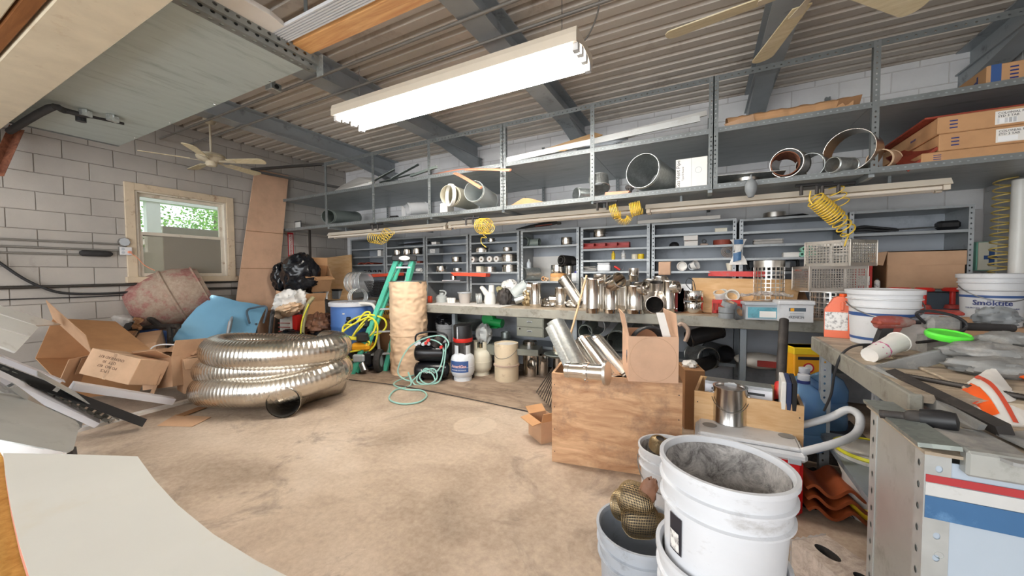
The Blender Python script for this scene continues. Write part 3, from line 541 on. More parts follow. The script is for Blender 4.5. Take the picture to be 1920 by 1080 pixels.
# ================================================================ shared builders
def gd(x, y, d): return EYE+ray(x, y)*d            # point at depth d in front of the camera plane
def carton(label, m, w, d, h, mat='cardboard', flaps=(), cat='box', inner=None, group=None, th=.006, name='cardboard_box'):
    t = T(name, label, cat, m=m, group=group); a, b = w/2, d/2
    g = MB(); g.box(-a, a, -b, b, 0, th); g.box(-a, a, -b, -b+th, th, h); g.box(-a, a, b-th, b, th, h); g.box(-a, -a+th, -b+th, b-th, th, h); g.box(a-th, a, -b+th, b-th, th, h)
    g.build('body', mat, t, ang=0)
    for side, ang in flaps:               # angle from upright: 0 up, 90 folded outwards flat, -90 closed
        L = (b if side in 'fb' else a)*.98 if ang < 0 else min(a, b)*.95
        W_ = 2*(a if side in 'fb' else b)-.01
        f = MB().box(-W_/2, W_/2, -th/2, th/2, 0, L)
        rz = {'f': 0, 'r': 90, 'b': 180, 'l': 270}[side]; off = {'f': (0, -b+th/2, h), 'b': (0, b-th/2, h), 'l': (-a+th/2, 0, h), 'r': (a-th/2, 0, h)}[side]
        f.build('flap', inner or mat, t, TR(off, rz=rz) @ TR((0, 0, .001), rx=ang), ang=0)
    return t
def closed_box(label, m, w, d, h, mat='cardboard', cat='box', group=None, name='cardboard_box', tape=True):
    t = T(name, label, cat, m=m, group=group); a, b = w/2, d/2
    MB().rbox(-a, a, -b, b, 0, h, .004).build('body', mat, t)
    if tape: MB().box(-a-.001, a+.001, -.025, .025, h-.0005, h+.001).build('tape', 'kraft', t, ang=0)
    return t
def bucket(label, m, r, h, mat='bucket', lid=None, inner='crust', fill=None, cat='bucket', handle=None, n=48, name='bucket', group=None, sx=1., band=None):
    t = T(name, label, cat, m=m, group=group); r0 = r*.88
    k = lambda z: r0+(r-r0)*z/h*.75
    g = MB(); g.lathe([(0, 0), (r0-.006, 0), (r0, .006), (k(h*.68), h*.68), (k(h*.7)+.012, h*.70), (k(h*.7)+.012, h*.715), (k(h*.74)+.004, h*.725), (k(h*.83)+.004, h*.83), (k(h*.83)+.013, h*.84), (k(h*.83)+.013, h*.855), (k(h*.86)+.005, h*.865), (k(h)+.006, h*.96), (k(h)+.012, h*.965), (k(h)+.012, h), (k(h)+.002, h), (k(h)-.004, h*.97), (r0-.01, .02), (0, .02)], n, sx=sx)
    g.build('body', mat, t)
    if inner: MB().lathe([(k(h)-.006, h*.96), (r0-.013, .024), (0, .024)], n, sx=sx).build('residue', inner, t)
    if lid: MB().lathe([(k(h)+.002, h*.93), (k(h)+.016, h*.935), (k(h)+.017, h+.004), (k(h)-.004, h+.008), (k(h)-.012, h+.002), (0, h+.002)], n).build('lid', lid, t)
    if band:
        for z0, z1 in band[1]: MB().lathe([(k(z0)+.0012, z0), (k(z1)+.0012, z1)], n).build('stripe', band[0], t)
    if handle:
        R_ = k(h*.8)+.016; pts = [(R_*math.cos(a_), R_*math.sin(a_)*handle[1], h*.78-handle[0]*math.sin(a_)) for a_ in [pi*i/16 for i in range(17)]]
        MB().sweep([(p_[0], -p_[1], p_[2]) for p_ in pts], .0035, 6).build('bail_handle', 'bolt', t)
    return t
def stove_pipe(label, p0, p1, r, mat='galv', cat='pipe', group=None, name='stove_pipe', th=.003, beads=True, n=28, inner=None):
    p0, p1 = V(p0), V(p1); L = (p1-p0).length; m = AX(p0, p1)
    t = T(name, label, cat, m=m, group=group)
    pf = [(r, 0)]
    if beads:
        for z in (.05*L, .95*L): pf += [(r, z-.008), (r+.005, z-.003), (r+.005, z+.003), (r, z+.008)]
    pf += [(r, L), (r-th, L), (r-th, 0), (r, 0)]
    MB().lathe(pf, n).build('tube', mat, t)
    MB().box(-.012, .012, r-.001, r+.002, .01, L-.01).build('seam', mat, t, ang=0)
    return t
def collar(label, p, r, h, mat='steel', group=None, cat='collar', lid=False, name='pipe_collar'):
    t = T(name, label, cat, p, group=group)
    MB().lathe([(r*.97, 0), (r, .004), (r, h*.4), (r+.003, h*.43), (r+.003, h*.5), (r, h*.53), (r, h-.004), (r*.99, h), (r*.97, h), (r*.95, h-.004), (r*.95, 0), (r*.97, 0)], 24).build('band', mat, t)
    if lid: MB().lathe([(0, h-.006), (r*.95, h-.006)], 24).build('top_plate', mat, t)
    else: MB().cyl((r+.003, 0, h*.46), (r+.018, 0, h*.46), .005, n=8).build('screw', 'bolt', t)
    return t
# ================================================================ ceiling: lamp, conduits, fans, detectors
fx = T('fluorescent_fixture', 'lit four-tube fluorescent fixture hanging on chains in the room centre', 'light', (-1.98, 2.61, 2.885))
Lf = 2.44
MB().prism([(-.2, .06), (-.19, .1), (.19, .1), (.2, .06), (.2, .0), (.185, 0), (.06, .045), (-.06, .045), (-.185, 0), (-.2, 0)], Lf, TR((-Lf/2, 0, 0)) @ Matrix(((0, 0, 1, 0), (1, 0, 0, 0), (0, 1, 0, 0), (0, 0, 0, 1)))).build('housing', 'fixture', fx, ang=0)
for yy, zz_ in ((-.145, -.012), (-.05, .008), (.05, .008), (.145, -.012)):
    tu = MB().cyl((-Lf/2+.035, yy, zz_), (Lf/2-.035, yy, zz_), .019, n=16).build('fluorescent_tube', 'tube_on', fx)
    for sx_ in (-1, 1): MB().box(-.02, .02, -.022, .022, -.028, .03, TR((sx_*(Lf/2-.02), yy, zz_))).build('lamp_holder', 'white_plastic', tu, ang=0)
for sx_ in (-1, 1):
    b = MB()
    for k in range(11): b.sweep([(sx_*1.05+(.006*math.cos(a_) if k % 2 else 0), (0 if k % 2 else .006*math.cos(a_)), .12+k*.038+.022*math.sin(a_)) for a_ in [2*pi*i/8 for i in range(8)]], .0018, 4, closed=True)
    b.build('chain', 'bolt', fx)
MB().sweep(spline([(1.1, .06, .1), (1.2, .1, .18), (1.28, .12, .35), (1.3, .1, .52)], 6), .006, 6).build('power_cord', 'conduit', fx)
for k, (a_, b_, lab) in enumerate((((403, 220), (640, 123), 'thin ceiling conduit nearer to the hanging grey rack'), ((480, 228), (950, 47), 'thin ceiling conduit nearer to the lit fixture'))):
    pa = gz(*a_, 3.17); MB().sweep([(XL, pa.y, 3.17), (XR, pa.y, 3.17)], .012, 8).build('conduit', 'conduit', None, ang=60); tag(COL.objects[-1], lab, 'conduit')
def smooth_det(px, py, z, lab):
    p_ = gz(px, py, z); t = T('smoke_detector', lab, 'detector', p_)
    MB().lathe([(0, -.035), (.035, -.035), (.05, -.028), (.065, -.012), (.07, 0), (0, 0)], 28).build('body', 'white_plastic', t); MB().lathe([(.04, -.0352), (.043, -.0372), (.046, -.033)], 28).build('vent_ring', 'grey_light', t); MB().cyl((0, 0, 0), (0, 0, ZC-z), .06, n=20).build('mount', 'white_plastic', t)
smooth_det(603, 152, 3.33, 'round white smoke detector under the roof deck')
p_ = gz(513, 172, 3.08); t = T('junction_box', 'small galvanized junction box with a lamp socket under the conduit', 'electrical box', p_)
MB().rbox(-.05, .05, -.05, .05, 0, .07, .006).build('box', 'galv', t); MB().cyl((.051, 0, .035), (.056, 0, .035), .02, n=16).build('socket', 'black', t); MB().box(-.012, .012, -.012, .012, .07, .33).build('stem', 'galv', t, ang=0)
def fan(label, loc, zc, rz, R_=.66, angs=None, drop=.4):
    t = T('ceiling_fan', label, 'fan', (loc[0], loc[1], loc[2]), rz)
    MB().lathe([(0, zc), (.075, zc), (.07, zc-.03), (.045, zc-.07), (.018, zc-.08), (0, zc-.08)], 28).build('canopy', 'cream', t)
    MB().cyl((0, 0, .1), (0, 0, zc-.07), .013, n=12).build('downrod', 'cream', t)
    MB().lathe([(0, .105), (.03, .105), (.06, .09), (.14, .075), (.155, .055), (.155, .02), (.13, -.005), (.06, -.02), (0, -.02)], 36).build('motor_housing', 'cream', t)
    MB().lathe([(.157, .047), (.160, .04), (.157, .033)], 36).build('trim_band', 'fan_blade', t)
    MB().lathe([(.06, -.02), (.065, -.05), (.05, -.075), (0, -.082)], 28).build('switch_cup', 'cream', t)
    for a_ in angs or (0, 72, 144, 216, 288):
        m = TR(rz=a_) @ TR((0, 0, -.012), rx=-11)
        bl = []; N = 10
        w0, w1 = .052, .072
        for i in range(N+1): bl.append((.21+(R_-.21)*i/N*.93, -(w0+(w1-w0)*i/N)))
        for i in range(9): th_ = -pi/2+pi*i/8; bl.append((R_*.93+.015+math.cos(th_)*.055, math.sin(th_)*w1))
        for i in range(N, -1, -1): bl.append((.21+(R_-.21)*i/N*.93, w0+(w1-w0)*i/N))
        bo = MB().prism(bl, .007, m).build('blade', 'fan_blade', t, ang=30)
        b = MB(); b.prism([(.1, -.015), (.18, -.02), (.29, -.04), (.3, 0), (.29, .04), (.18, .02), (.1, .015)], .005, m @ TR((0, 0, -.006))); b.build('blade_iron', 'cream', bo, ang=0)
    return t
fan('cream ceiling fan on a short rod in front of the window wall', (-5.72, 2.53, 2.86), 3.4-2.86, 0, .66, (30, 102, 174, 246, 318))
fan('large cream ceiling fan with pale blades above the overhead rack', (.56, 2.62, 2.95), 3.185-2.95, 0, .8, (171, 104, 44, -28, -100))
# ================================================================ hanging rack at the upper left
ZH = 2.85; hb = gz(580, 125, ZH); hc = gz(225, 275, ZH); Y0 = gz(330, 0, ZH).y-.75
hr = T('hanging_rack', 'grey board shelf hung in slotted angle iron below the ceiling', 'rack', (0, 0, ZH))
MB().box(hc.x, hb.x, Y0, hb.y, 0, .015).build('shelf_board', 'rack_board', hr, ang=0)
mx_ = Matrix(((0, 0, 1, 0), (0, 1, 0, 0), (-1, 0, 0, 0), (0, 0, 0, 1)))
angle_iron(MB(), hb.x-hc.x, .055).build('rail', 'slot_big', hr, Matrix.Translation(V((hc.x, hb.y+.002, .015))) @ Matrix(((0, 0, 1, 0), (0, -1, 0, 0), (1, 0, 0, 0), (0, 0, 0, 1))), ang=0)
angle_iron(MB(), hb.y-Y0+.08, .062).build('rail', 'slot_big', hr, Matrix.Translation(V((hb.x+.002, hb.y+.06, -.004))) @ Matrix(((-1, 0, 0, 0), (0, 0, -1, 0), (0, 1, 0, 0), (0, 0, 0, 1))), ang=0)
angle_iron(MB(), hb.y-Y0+.08, .062).build('rail', 'slot_big', hr, Matrix.Translation(V((hb.x+.03, hb.y+.06, .03))) @ Matrix(((-1, 0, 0, 0), (0, 0, -1, 0), (0, 1, 0, 0), (0, 0, 0, 1))), ang=0)
angle_iron(MB(), hb.y-Y0, .04).build('rail', 'slot_post', hr, Matrix.Translation(V((hc.x-.002, hb.y, -.004))) @ Matrix(((1, 0, 0, 0), (0, 0, -1, 0), (0, 1, 0, 0), (0, 0, 0, 1))), ang=0)
MB().box(hb.x+.0, hb.x+.07, hb.y+.055, hb.y+.059, -.05, .1).build('bracket', 'galv', hr, ang=0)
for k in range(2): MB().cyl((hb.x+.018+.03*k, hb.y+.059, .03*k), (hb.x+.018+.03*k, hb.y+.072, .03*k), .009, n=6).build('bolt', 'bolt', hr)
for x_, y_ in ((hb.x-.02, hb.y), (hc.x+.02, hb.y), (hb.x-.02, Y0+.1), (hc.x+.02, Y0+.1)): MB().box(x_-.02, x_+.02, y_-.003, y_, .02, ZC-ZH).build('hanger', 'slot_post', hr, ang=0)
for k in range(4):
    x_ = hc.x+(hb.x-hc.x)*(.15+.24*k); MB().lathe([(0, -.007), (.008, -.005), (.009, 0)], 12, TR((x_, hb.y-.02, 0))).build('bolt', 'chrome', hr)
# things lying across that rack and projecting towards the fixture
zt = ZH+.09
def long_board(name, lab, cat, pxa, pxb, x0, x1, z, th, mat, rib=0):
    ya, yb_ = gz(*pxa, z).y, gz(*pxb, z).y
    g = MB()
    if rib:
        n_ = int((yb_-ya)/rib)
        for i in range(n_): g.box(x0, x1, ya+i*rib, ya+i*rib+rib*.55, z, z+th); g.box(x0, x1, ya+i*rib+rib*.55, ya+(i+1)*rib, z+th*.45, z+th)
    else: g.rbox(x0, x1, ya, yb_, z, z+th, .003)
    return tag(g.build(name, mat, None, ang=0), lab, cat)
zb_ = ZH+.075
long_board('lumber_plank', 'fresh pine plank lying across the hanging rack, pointing at the fixture', 'plank', (552, 82), (588, 100), hb.x-1.6, hb.x+2.6, zb_, .04, 'lumber')
long_board('ribbed_sheet', 'white ribbed plastic panel lying beside the pine plank on the hanging rack', 'panel', (508, 62), (550, 81), hb.x-1.6, hb.x+2.6, zb_, .02, 'polycarb', .017)
fo = MB(); ya, yb_ = gz(395, -10, zb_).y, gz(512, 63, zb_).y
fo.prism([(hb.x-1.5, ya-.4), (hb.x+.0, ya-.4), (hb.x+.03, yb_-.11), (hb.x-.02+.02, yb_-.01), (hb.x-1.5, yb_-.01)], .03, TR((.16, 0, zb_-.0)))
tag(fo.build('foam_sheet', 'foam', None, ang=0), 'white foam sheet with a clipped corner on the hanging rack', 'foam sheet')
# overhead door section, cream with a brown rail, tucked under the rack
ZD = 2.72; yd1 = gz(160, 125, ZD).y; yd0 = gz(50, 48, ZD).y
od = T('overhead_door', 'cream sectional door panels with brown wooden rail under the ceiling', 'door panel', (0, 0, ZD))
MB().rbox(XL+.06, -1.2, yd0+.012, yd1, 0, .045, .006).build('panel', 'cream', od); MB().rbox(XL+.06, -1.2, yd0-.065, yd0+.0, .004, .05, .006).build('rail', 'lumber_dark', od); MB().rbox(XL+.06, -1.2, yd0-.75, yd0-.075, 0, .045, .006).build('panel', 'cream', od)
bp = [gz(18, 246, ZH-.06), gz(92, 203, ZH-.06), gz(120, 207, ZH-.05), gz(158, 216, ZH-.05), gz(232, 232, ZH-.03)]
lt = T('door_latch', 'black bent latch bar with galvanized clips under the grey rack board', 'latch', bp[2])
MB().sweep([q-bp[2] for q in spline(bp, 4)], [.03]*5+[.026]*4+[.022]*4+[.012]*4, 10).build('bar', 'black_rough', lt)
for px_, py_ in ((162, 212), (213, 222)):
    q = gz(px_, py_, ZH-.03)-bp[2]; b = MB(); b.box(-.02, .02, -.045, .03, -.03, .02, TR(q, rz=20)); b.box(-.012, .012, -.03, .06, .0, .025, TR(q, rz=60)); b.build('clip', 'galv', lt, ang=0)
q = gz(152, 228, ZH-.09)-bp[2]; MB().cyl(q, q+V((0, 0, .05)), .035, n=16).build('roller', 'black', lt)
q0, q1 = gx(30, 243, XL+.1), gx(-10, 330, XL+.25)
tag(angle_iron(MB(), (q1-q0).length, .07).build('door_track', 'rust', None, AX(q0, q1), ang=0), 'rusty brown angle strip hanging down the wall at the left edge', 'track')
# ================================================================ left wall: conduits, boxes, cables
def wallrun(lab, pts, r, mat, X=XL+.02, cat='conduit', name='conduit', sp=0):
    P_ = [gx(x, y, X) for x, y in pts]
    if sp: P_ = spline(P_, sp)
    o = MB().sweep(P_, r, 8).build(name, mat, None, ang=60); tag(o, lab, cat); return o
wallrun('topmost thin conduit on the block wall, ending at the octagon box', [(-40, 446), (221, 458)], .011, 'conduit')
wallrun('middle thin conduit on the block wall, ending at the outlet box', [(-40, 459.5), (224, 470)], .011, 'conduit')
wallrun('short thin conduit on the block wall, ending at the black connector', [(-40, 472), (166, 478)], .011, 'conduit')
wallrun('thick dark pipe running level under the window along the block wall', [(-40, 541), (300, 532), (445, 527)], .017, 'dark_pipe', XL+.03)
wallrun('dark pipe under the window sill beside the tall cardboard sheet', [(370, 541), (450, 540)], .014, 'dark_pipe', XL+.03)
wallrun('black cable drooping across the block wall towards the mixer', [(-40, 465), (0, 493), (40, 520), (75, 537), (115, 549), (180, 551), (255, 547)], .014, 'cable', XL+.04, 'cable', 'cable', 6)
wallrun('thin lower cable sagging along the block wall above the siding boards', [(-40, 564), (60, 560), (160, 557), (255, 552)], .006, 'cable', XL+.02, 'cable', 'cable', 4)
p_ = gx(180, 475.5, XL+.03); o = MB(); o.sweep([(0, -.13, 0), (0, -.11, 0), (0, .08, 0), (0, .12, 0), (0, .14, 0)], [.02, .034, .036, .03, .012], 14); tag(o.build('cord_connector', 'black_rough', None, p_), 'black cord connector on the end of a wall conduit', 'connector')
p_ = gx(231, 454, XL+.0); t = T('octagon_box', 'octagonal grey junction box left of the window frame', 'electrical box', p_); MB().cyl((0, 0, 0), (.045, 0, 0), .055, n=8).build('body', 'conduit', t, ang=20); MB().cyl((.045, 0, 0), (.049, 0, 0), .05, n=8).build('cover', 'grey_light', t, ang=20)
p_ = gx(233, 471, XL); t = T('outlet_box', 'square white outlet box with an orange plug beside the window', 'outlet', p_)
MB().box(0, .05, -.055, .055, -.048, .048).build('box', 'conduit', t, ang=0); MB().rbox(.05, .055, -.055, .055, -.048, .048, .002).build('cover_plate', 'white_plastic', t)
for zz_ in (-.02, .022): MB().cyl((.054, -.025, zz_), (.0565, -.025, zz_), .016, n=14).build('socket', 'grey_light', t)
MB().cyl((.055, .03, -.012), (.085, .03, -.012), .018, .014, n=12).build('plug', 'copper', t); MB().sweep([q-p_ for q in spline([gx(243, 473, XL+.08), gx(258, 484, XL+.08), gx(272, 498, XL+.07), gx(290, 507, XL+.08)], 5)], .005, 6).build('cord', 'copper', t)
# tall cardboard sheet leaning on the wall
a, b = gx(478, 316, XL+.05), gx(541, 330, XL+.05); c, d = gx(518, 578, XL+.3), gx(443, 563, XL+.3)
def down(u, v_): k = u.z/(u.z-v_.z); return u+(v_-u)*k
c, d = down(b, c), down(a, d); c.z = d.z = .004
cs = MB().slab([a, d, c, b], .012); cs = cs.build('cardboard_sheet', 'cardboard_pink', None, ang=0); tag(cs, 'tall flat brown cardboard sheet leaning against the window wall', 'cardboard sheet')
for k in (.33, .52, .74): MB().slab([a+(d-a)*k+V((.002, 0, 0)), a+(d-a)*(k+.003)+V((.002, 0, 0)), b+(c-b)*(k+.003)+V((.002, 0, 0)), b+(c-b)*k+V((.002, 0, 0))], .001).build('crease', 'cardboard_dark', cs, ang=0)
# fire extinguisher sign
p_ = gx(545, 460, XL+.001); t = T('wall_sign', 'narrow vertical red and white sign on the wall by the black bag', 'sign', m=Matrix.Translation(p_) @ Matrix(((0, 0, 1, 0), (1, 0, 0, 0), (0, 1, 0, 0), (0, 0, 0, 1))))
MB().box(-.05, .05, -.22, .22, 0, .003).build('plate', 'ink_red', t, ang=0); MB().box(-.034, .034, -.17, .19, .003, .004).build('field', 'paper', t, ang=0)
text('FIRE EXTINGUISHER', .047, 'ink_red', t, TR((0, .01, .0042), rz=-90), bold=.0008); MB().prism([(-.02, -.185), (.02, -.185), (0, -.21)], .001, TR((0, 0, .003))).build('arrow', 'paper', t, ang=0)
# conduit bend in the corner behind the rack post
MB().sweep(spline([gy(590, 560, YB-.05), gy(590, 470, YB-.05), gy(592, 450, YB-.05), gy(600, 442, YB-.05), gy(640, 440, YB-.05)], 5), .014, 8).build('conduit', 'cream', None); tag(COL.objects[-1], 'cream conduit bent round in the back corner under the rack', 'conduit')
# ================================================================ left pile
# cement mixer
mc = gd(318, 560, 5.0); ax = (gd(372, 541, 5.1)-gd(268, 577, 4.75)).normalized()
mix = T('cement_mixer', 'old cement mixer with a red drum crusted in grey cement', 'mixer', (mc.x, mc.y, 0))
mm = Matrix.Translation(V((0, 0, mc.z))) @ AX((0, 0, 0), ax)
MB().lathe([(0, -.40), (.2, -.40), (.29, -.37), (.33, -.31), (.372, -.1), (.375, .02), (.36, .18), (.3, .36), (.25, .42), (.235, .42), (.24, .40), (.28, .34), (.33, .18), (0, .1)], 48, mm).build('drum', 'drum', mix)
MB().lathe([(.372, .02), (.39, .035), (.39, .055), (.37, .07)], 48, mm).build('drum_band', 'drum', mix); MB().lathe([(.303, .355), (.312, .36), (.31, .375), (.296, .38)], 40, mm).build('rim', 'drum', mix)
fr = MB(); g0 = gd(250, 572, 4.7)-V((mc.x, mc.y, 0)); g1 = gd(300, 612, 4.65)-V((mc.x, mc.y, 0)); g2 = gd(335, 612, 4.6)-V((mc.x, mc.y, 0)); g3 = gd(185, 622, 4.5)-V((mc.x, mc.y, 0))
fr.sweep([g0, g1, g2], .035, 8); fr.sweep([gd(275, 588, 4.65)-V((mc.x, mc.y, 0)), g3], .028, 8); fr.sweep([gd(318, 612, 4.6)-V((mc.x, mc.y, 0)), V((gd(318, 640, 4.6).x-mc.x, gd(318, 640, 4.6).y-mc.y, .02))], .03, 8); fr.sweep([gd(240, 618, 4.6)-V((mc.x, mc.y, 0)), V((gd(240, 640, 4.7).x-mc.x, gd(240, 640, 4.7).y-mc.y, .02))], .03, 8); fr.sweep([g1, gd(240, 618, 4.6)-V((mc.x, mc.y, 0))], .026, 8)
fr.build('frame', 'grease', mix)
q = gd(262, 585, 4.72)-V((mc.x, mc.y, 0)); b = MB(); b.cyl(q+V((-.03, -.05, 0)), q+V((.03, .05, 0)), .1, n=24); b.build('pulley', 'grease', mix)
q = gd(235, 600, 4.62)-V((mc.x, mc.y, 0)); MB().rbox(-.13, .13, -.1, .1, -.06, .07, .02, TR(q, 12, 14, 40)).build('motor_cover', 'dust', mix)
for px_, py_ in ((225, 618), (205, 622), (243, 612)):
    q = gd(px_, py_, 4.55)-V((mc.x, mc.y, 0)); MB().lathe([(0, -.02), (.05, -.02), (.06, 0), (.05, .02), (0, .02)], 16, TR(q, 70, 0, 30)).build('gear', 'grease', mix)
# blue sheet
A_, B_, C_, D_ = gd(392, 553, 5.1), gd(500, 575, 5.6), gd(474, 640, 5.0), gd(322, 640, 4.75)
def fblue(u, v_):
    p_ = (A_*(1-u)+B_*u)*(1-v_)+(D_*(1-u)+C_*u)*v_; return p_+V((0, 0, .07*math.sin(v_*pi)*(.6+.4*math.sin(3*u))+.02*nz((u*3, v_*2, 0))))
tag(MB().grid(fblue, 16, 16, .006).build('blue_sheet', 'blue_sheet'), 'glossy light blue sheet draped over the pile beside the mixer', 'sheet')
A2, B2, C2, D2 = gd(262, 610, 4.72), gd(318, 622, 4.8), gd(318, 648, 4.7), gd(262, 640, 4.62)
tag(MB().grid(lambda u, v_: (A2*(1-u)+B2*u)*(1-v_)+(D2*(1-u)+C2*u)*v_+V((0, 0, .015*nz((u*2, v_*2, 1)))), 8, 6, .006).build('blue_sheet', 'blue_print'), 'small deep blue sheet showing under the mixer frame', 'sheet')
# folding chairs
def folding_chair(label, c, w, h, ry, mat_pad, mat_fr, lean=12, rz=0):
    t = T('folding_chair', label, 'chair', m=Matrix.Translation(V((c.x, c.y, 0))) @ TR(rz=rz))
    zt_ = c.z; W = w/2
    def rr(z): return (zt_-z)*math.tan(R(lean))
    pts = [(-W, -rr(.02), .02), (-W, -rr(zt_-.14), zt_-.14), (-W+.02, -rr(zt_-.03), zt_-.04), (-W+.08, 0, zt_), (W-.08, 0, zt_), (W-.02, -rr(zt_-.03), zt_-.04), (W, -rr(zt_-.14), zt_-.14), (W, -rr(.02), .02)]
    MB().sweep(spline(pts, 4), .012, 8).build('frame', mat_fr, t)
    b = MB(); b.grid(lambda u, v_: ((u-.5)*(w-.03), -.012-rr(zt_-v_*h)+.03*math.sin(pi*u)-.0, zt_-.012-v_*h), 8, 4, .008); b.build('backrest', mat_pad, t)
    b = MB(); b.rbox(-W+.03, W-.03, -.36, .02, zt_*.55, zt_*.55+.03, .008); b.build('seat', mat_pad, t)
    for s_ in (-1, 1):
        MB().sweep([(s_*(W-.025), -.34, zt_*.55), (s_*(W-.025), .12, .02)], .011, 8).build('leg', mat_fr, t)
    return t
folding_chair('tan steel folding chair behind the coiled silver duct', gd(434, 597, 5.0), .6, .17, 0, 'tan_metal', 'grey_light', 10, -28)
cb = gd(480, 574, 5.25)
fb = MB(); P_ = [gd(468, 606, 5.1), gd(463, 583, 5.2), gd(478, 577, 5.3), gd(500, 576, 5.35), gd(494, 606, 5.3)]
tb = T('chair_frame', 'dark green tubular chair frame sticking up beside the padded chair', 'chair frame', (cb.x, cb.y, 0)); fb.sweep([q-V((cb.x, cb.y, 0)) for q in spline(P_, 4)], .014, 8); fb.build('tube', 'slate', tb)
q = gd(480, 606, 5.2)-V((cb.x, cb.y, 0)); MB().sweep([q, V((q.x, q.y, 0.01))], .014, 8).build('leg', 'slate', tb)
pcr = gd(512, 584, 4.95); t = T('padded_chair', 'black framed folding chair with grey mesh back standing by the bag', 'chair', m=Matrix.Translation(V((pcr.x, pcr.y, 0))) @ TR(rz=-30))
W = .19; zt_ = pcr.z; H_ = .40
MB().sweep(spline([(-W-.02, -.05, zt_-H_), (-W, -.02, zt_-.1), (-W+.04, 0, zt_-.01), (0, 0, zt_+.005), (W-.04, 0, zt_-.01), (W, -.02, zt_-.1), (W+.02, -.05, zt_-H_)], 5), .022, 8).build('frame', 'black', t)
MB().grid(lambda u, v_: ((u-.5)*(2*W-.05+.03*v_), -.01-.045*v_+.02*math.sin(pi*u), zt_-.075-v_*(H_-.09)), 8, 6, .014).build('backrest', 'grey_fabric', t)
MB().grid(lambda u, v_: ((u-.5)*(2*W-.03), -.005-.02*v_+.02*math.sin(pi*u), zt_-.015-v_*.06), 8, 2, .016).build('head_bar', 'black', t); MB().lathe([(0, 0), (.05, 0), (.05, .006), (0, .008)], 20, TR((0, -.022, zt_-.04), 90), sy=.45).build('grip_plate', 'grey_light', t)
MB().rbox(-W, W, -.42, -.03, zt_-H_-.06, zt_-H_, .015).build('seat', 'black', t)
for sx_ in (-1, 1):
    for yy, y2 in ((-.38, .0), (-.05, -.4)): MB().sweep([(sx_*(W-.01), yy, zt_-H_-.04), (sx_*(W-.01), y2, .01)], .012, 8).build('leg', 'black', t)
# ---- cartons of the left pile: matrix from three image corners on depths
def mat3(o, x, y, flip=False):         # origin o (a bottom corner), x/y points give directions; returns frame with lengths
    o, x, y = V(o), V(x), V(y); ex = (x-o).normalized(); ez = ex.cross((y-o)).normalized()
    if ez.z < 0: ez = -ez
    ey = ez.cross(ex); return Matrix.Translation(o) @ Matrix((ex, ey, ez)).transposed().to_4x4()
# big carton lying on its side, mouth towards the camera
m = Matrix.Translation(gd(123, 668, 3.75)) @ TR(rz=4) @ TR(ry=20) @ TR(rx=78)
bigc = carton('large empty cardboard box lying on its side with its mouth open', m @ TR((0, .0, -.48)), .92, .46, .5, 'cardboard_orange', (('b', 62), ('r', 30)), inner='cardboard')
m = Matrix.Translation(gd(226, 712, 3.55)) @ TR(rz=28) @ TR(ry=14) @ TR(rx=-18)
wb_ = closed_box('taped cardboard box with black handwritten lines facing up', m, .46, .34, .24, 'cardboard_light', tape=False)
for i, s_ in enumerate(('1 PCS', 'PO NO  457', 'QTY  30', 'OVERHEAD KIT')): text(s_, .034, 'ink_brown', wb_, TR((-.02, -.1706, .07+.04*i), 90) @ TR(rz=180))
MB().box(-.015, .015, -.17, .17, -.0, .2405).build('tape', 'kraft', wb_, ang=0)
m = Matrix.Translation(gd(176, 693, 3.6)) @ TR(rz=22) @ TR(ry=-62); MB().box(-.01, .16, -.14, .14, 0, .006).build('flap', 'cardboard', None, m, ang=0); o = COL.objects[-1]; tag(o, 'loose upright cardboard flap left of the handwritten box', 'cardboard')
carton('half flattened cardboard box under the mixer frame', Matrix.Translation(gd(262, 668, 4.35)) @ TR(rz=-24) @ TR(rx=8, ry=7), .62, .42, .2, 'cardboard', (('f', -80), ('r', 118), ('b', -88)))
carton('cardboard box with torn flaps between handwritten box and silver duct', Matrix.Translation(gd(330, 722, 3.95)) @ TR(rz=20) @ TR(rx=-6, ry=-8), .36, .36, .3, 'cardboard', (('f', 60), ('l', 48), ('r', 20), ('b', 105)))
carton('upright cardboard box next to the bottom coil of the silver duct', Matrix.Translation(gd(372, 728, 4.05)) @ TR(rz=-8), .24, .3, .36, 'cardboard', (('f', -84), ('b', -86), ('r', 150)))
m = Matrix.Translation(gd(292, 722, 3.75)) @ TR(rz=-15) @ TR(rx=72); tag(MB().box(-.11, .11, -.14, .14, 0, .006).build('cardboard_scrap', 'cardboard', None, m, ang=0), 'square cardboard scrap propped beside the handwritten box', 'cardboard')
m = Matrix.Translation(gd(345, 655, 4.2)) @ TR(rz=10) @ TR(rx=20, ry=-6); tag(MB().grid(lambda u, v_: ((u-.5)*.75, (v_-.5)*.3, .05*math.sin(u*pi)+.03*nz((u*3, v_*3, 4))), 12, 6, .006).build('cardboard_scrap', 'cardboard', None, m), 'bent cardboard strip lying behind the white cable loop', 'cardboard')
m = Matrix.Translation(gd(215, 640, 4.15)) @ TR(rz=-32) @ TR(ry=14); tag(MB().grid(lambda u, v_: ((u-.5)*.62, (v_-.5)*.2, .02*math.sin(u*pi)), 8, 3, .006).build('cardboard_scrap', 'cardboard_dark', None, m), 'folded cardboard strip along the top of the big open box', 'cardboard')
wp = [gd(278, 668, 4.0), gd(285, 652, 4.05), gd(305, 646, 4.1), gd(334, 647, 4.15)]
tag(MB().sweep(spline(wp, 6), .008, 8).build('cable', 'white_plastic'), 'short white cable looped over the torn cardboard', 'cable')
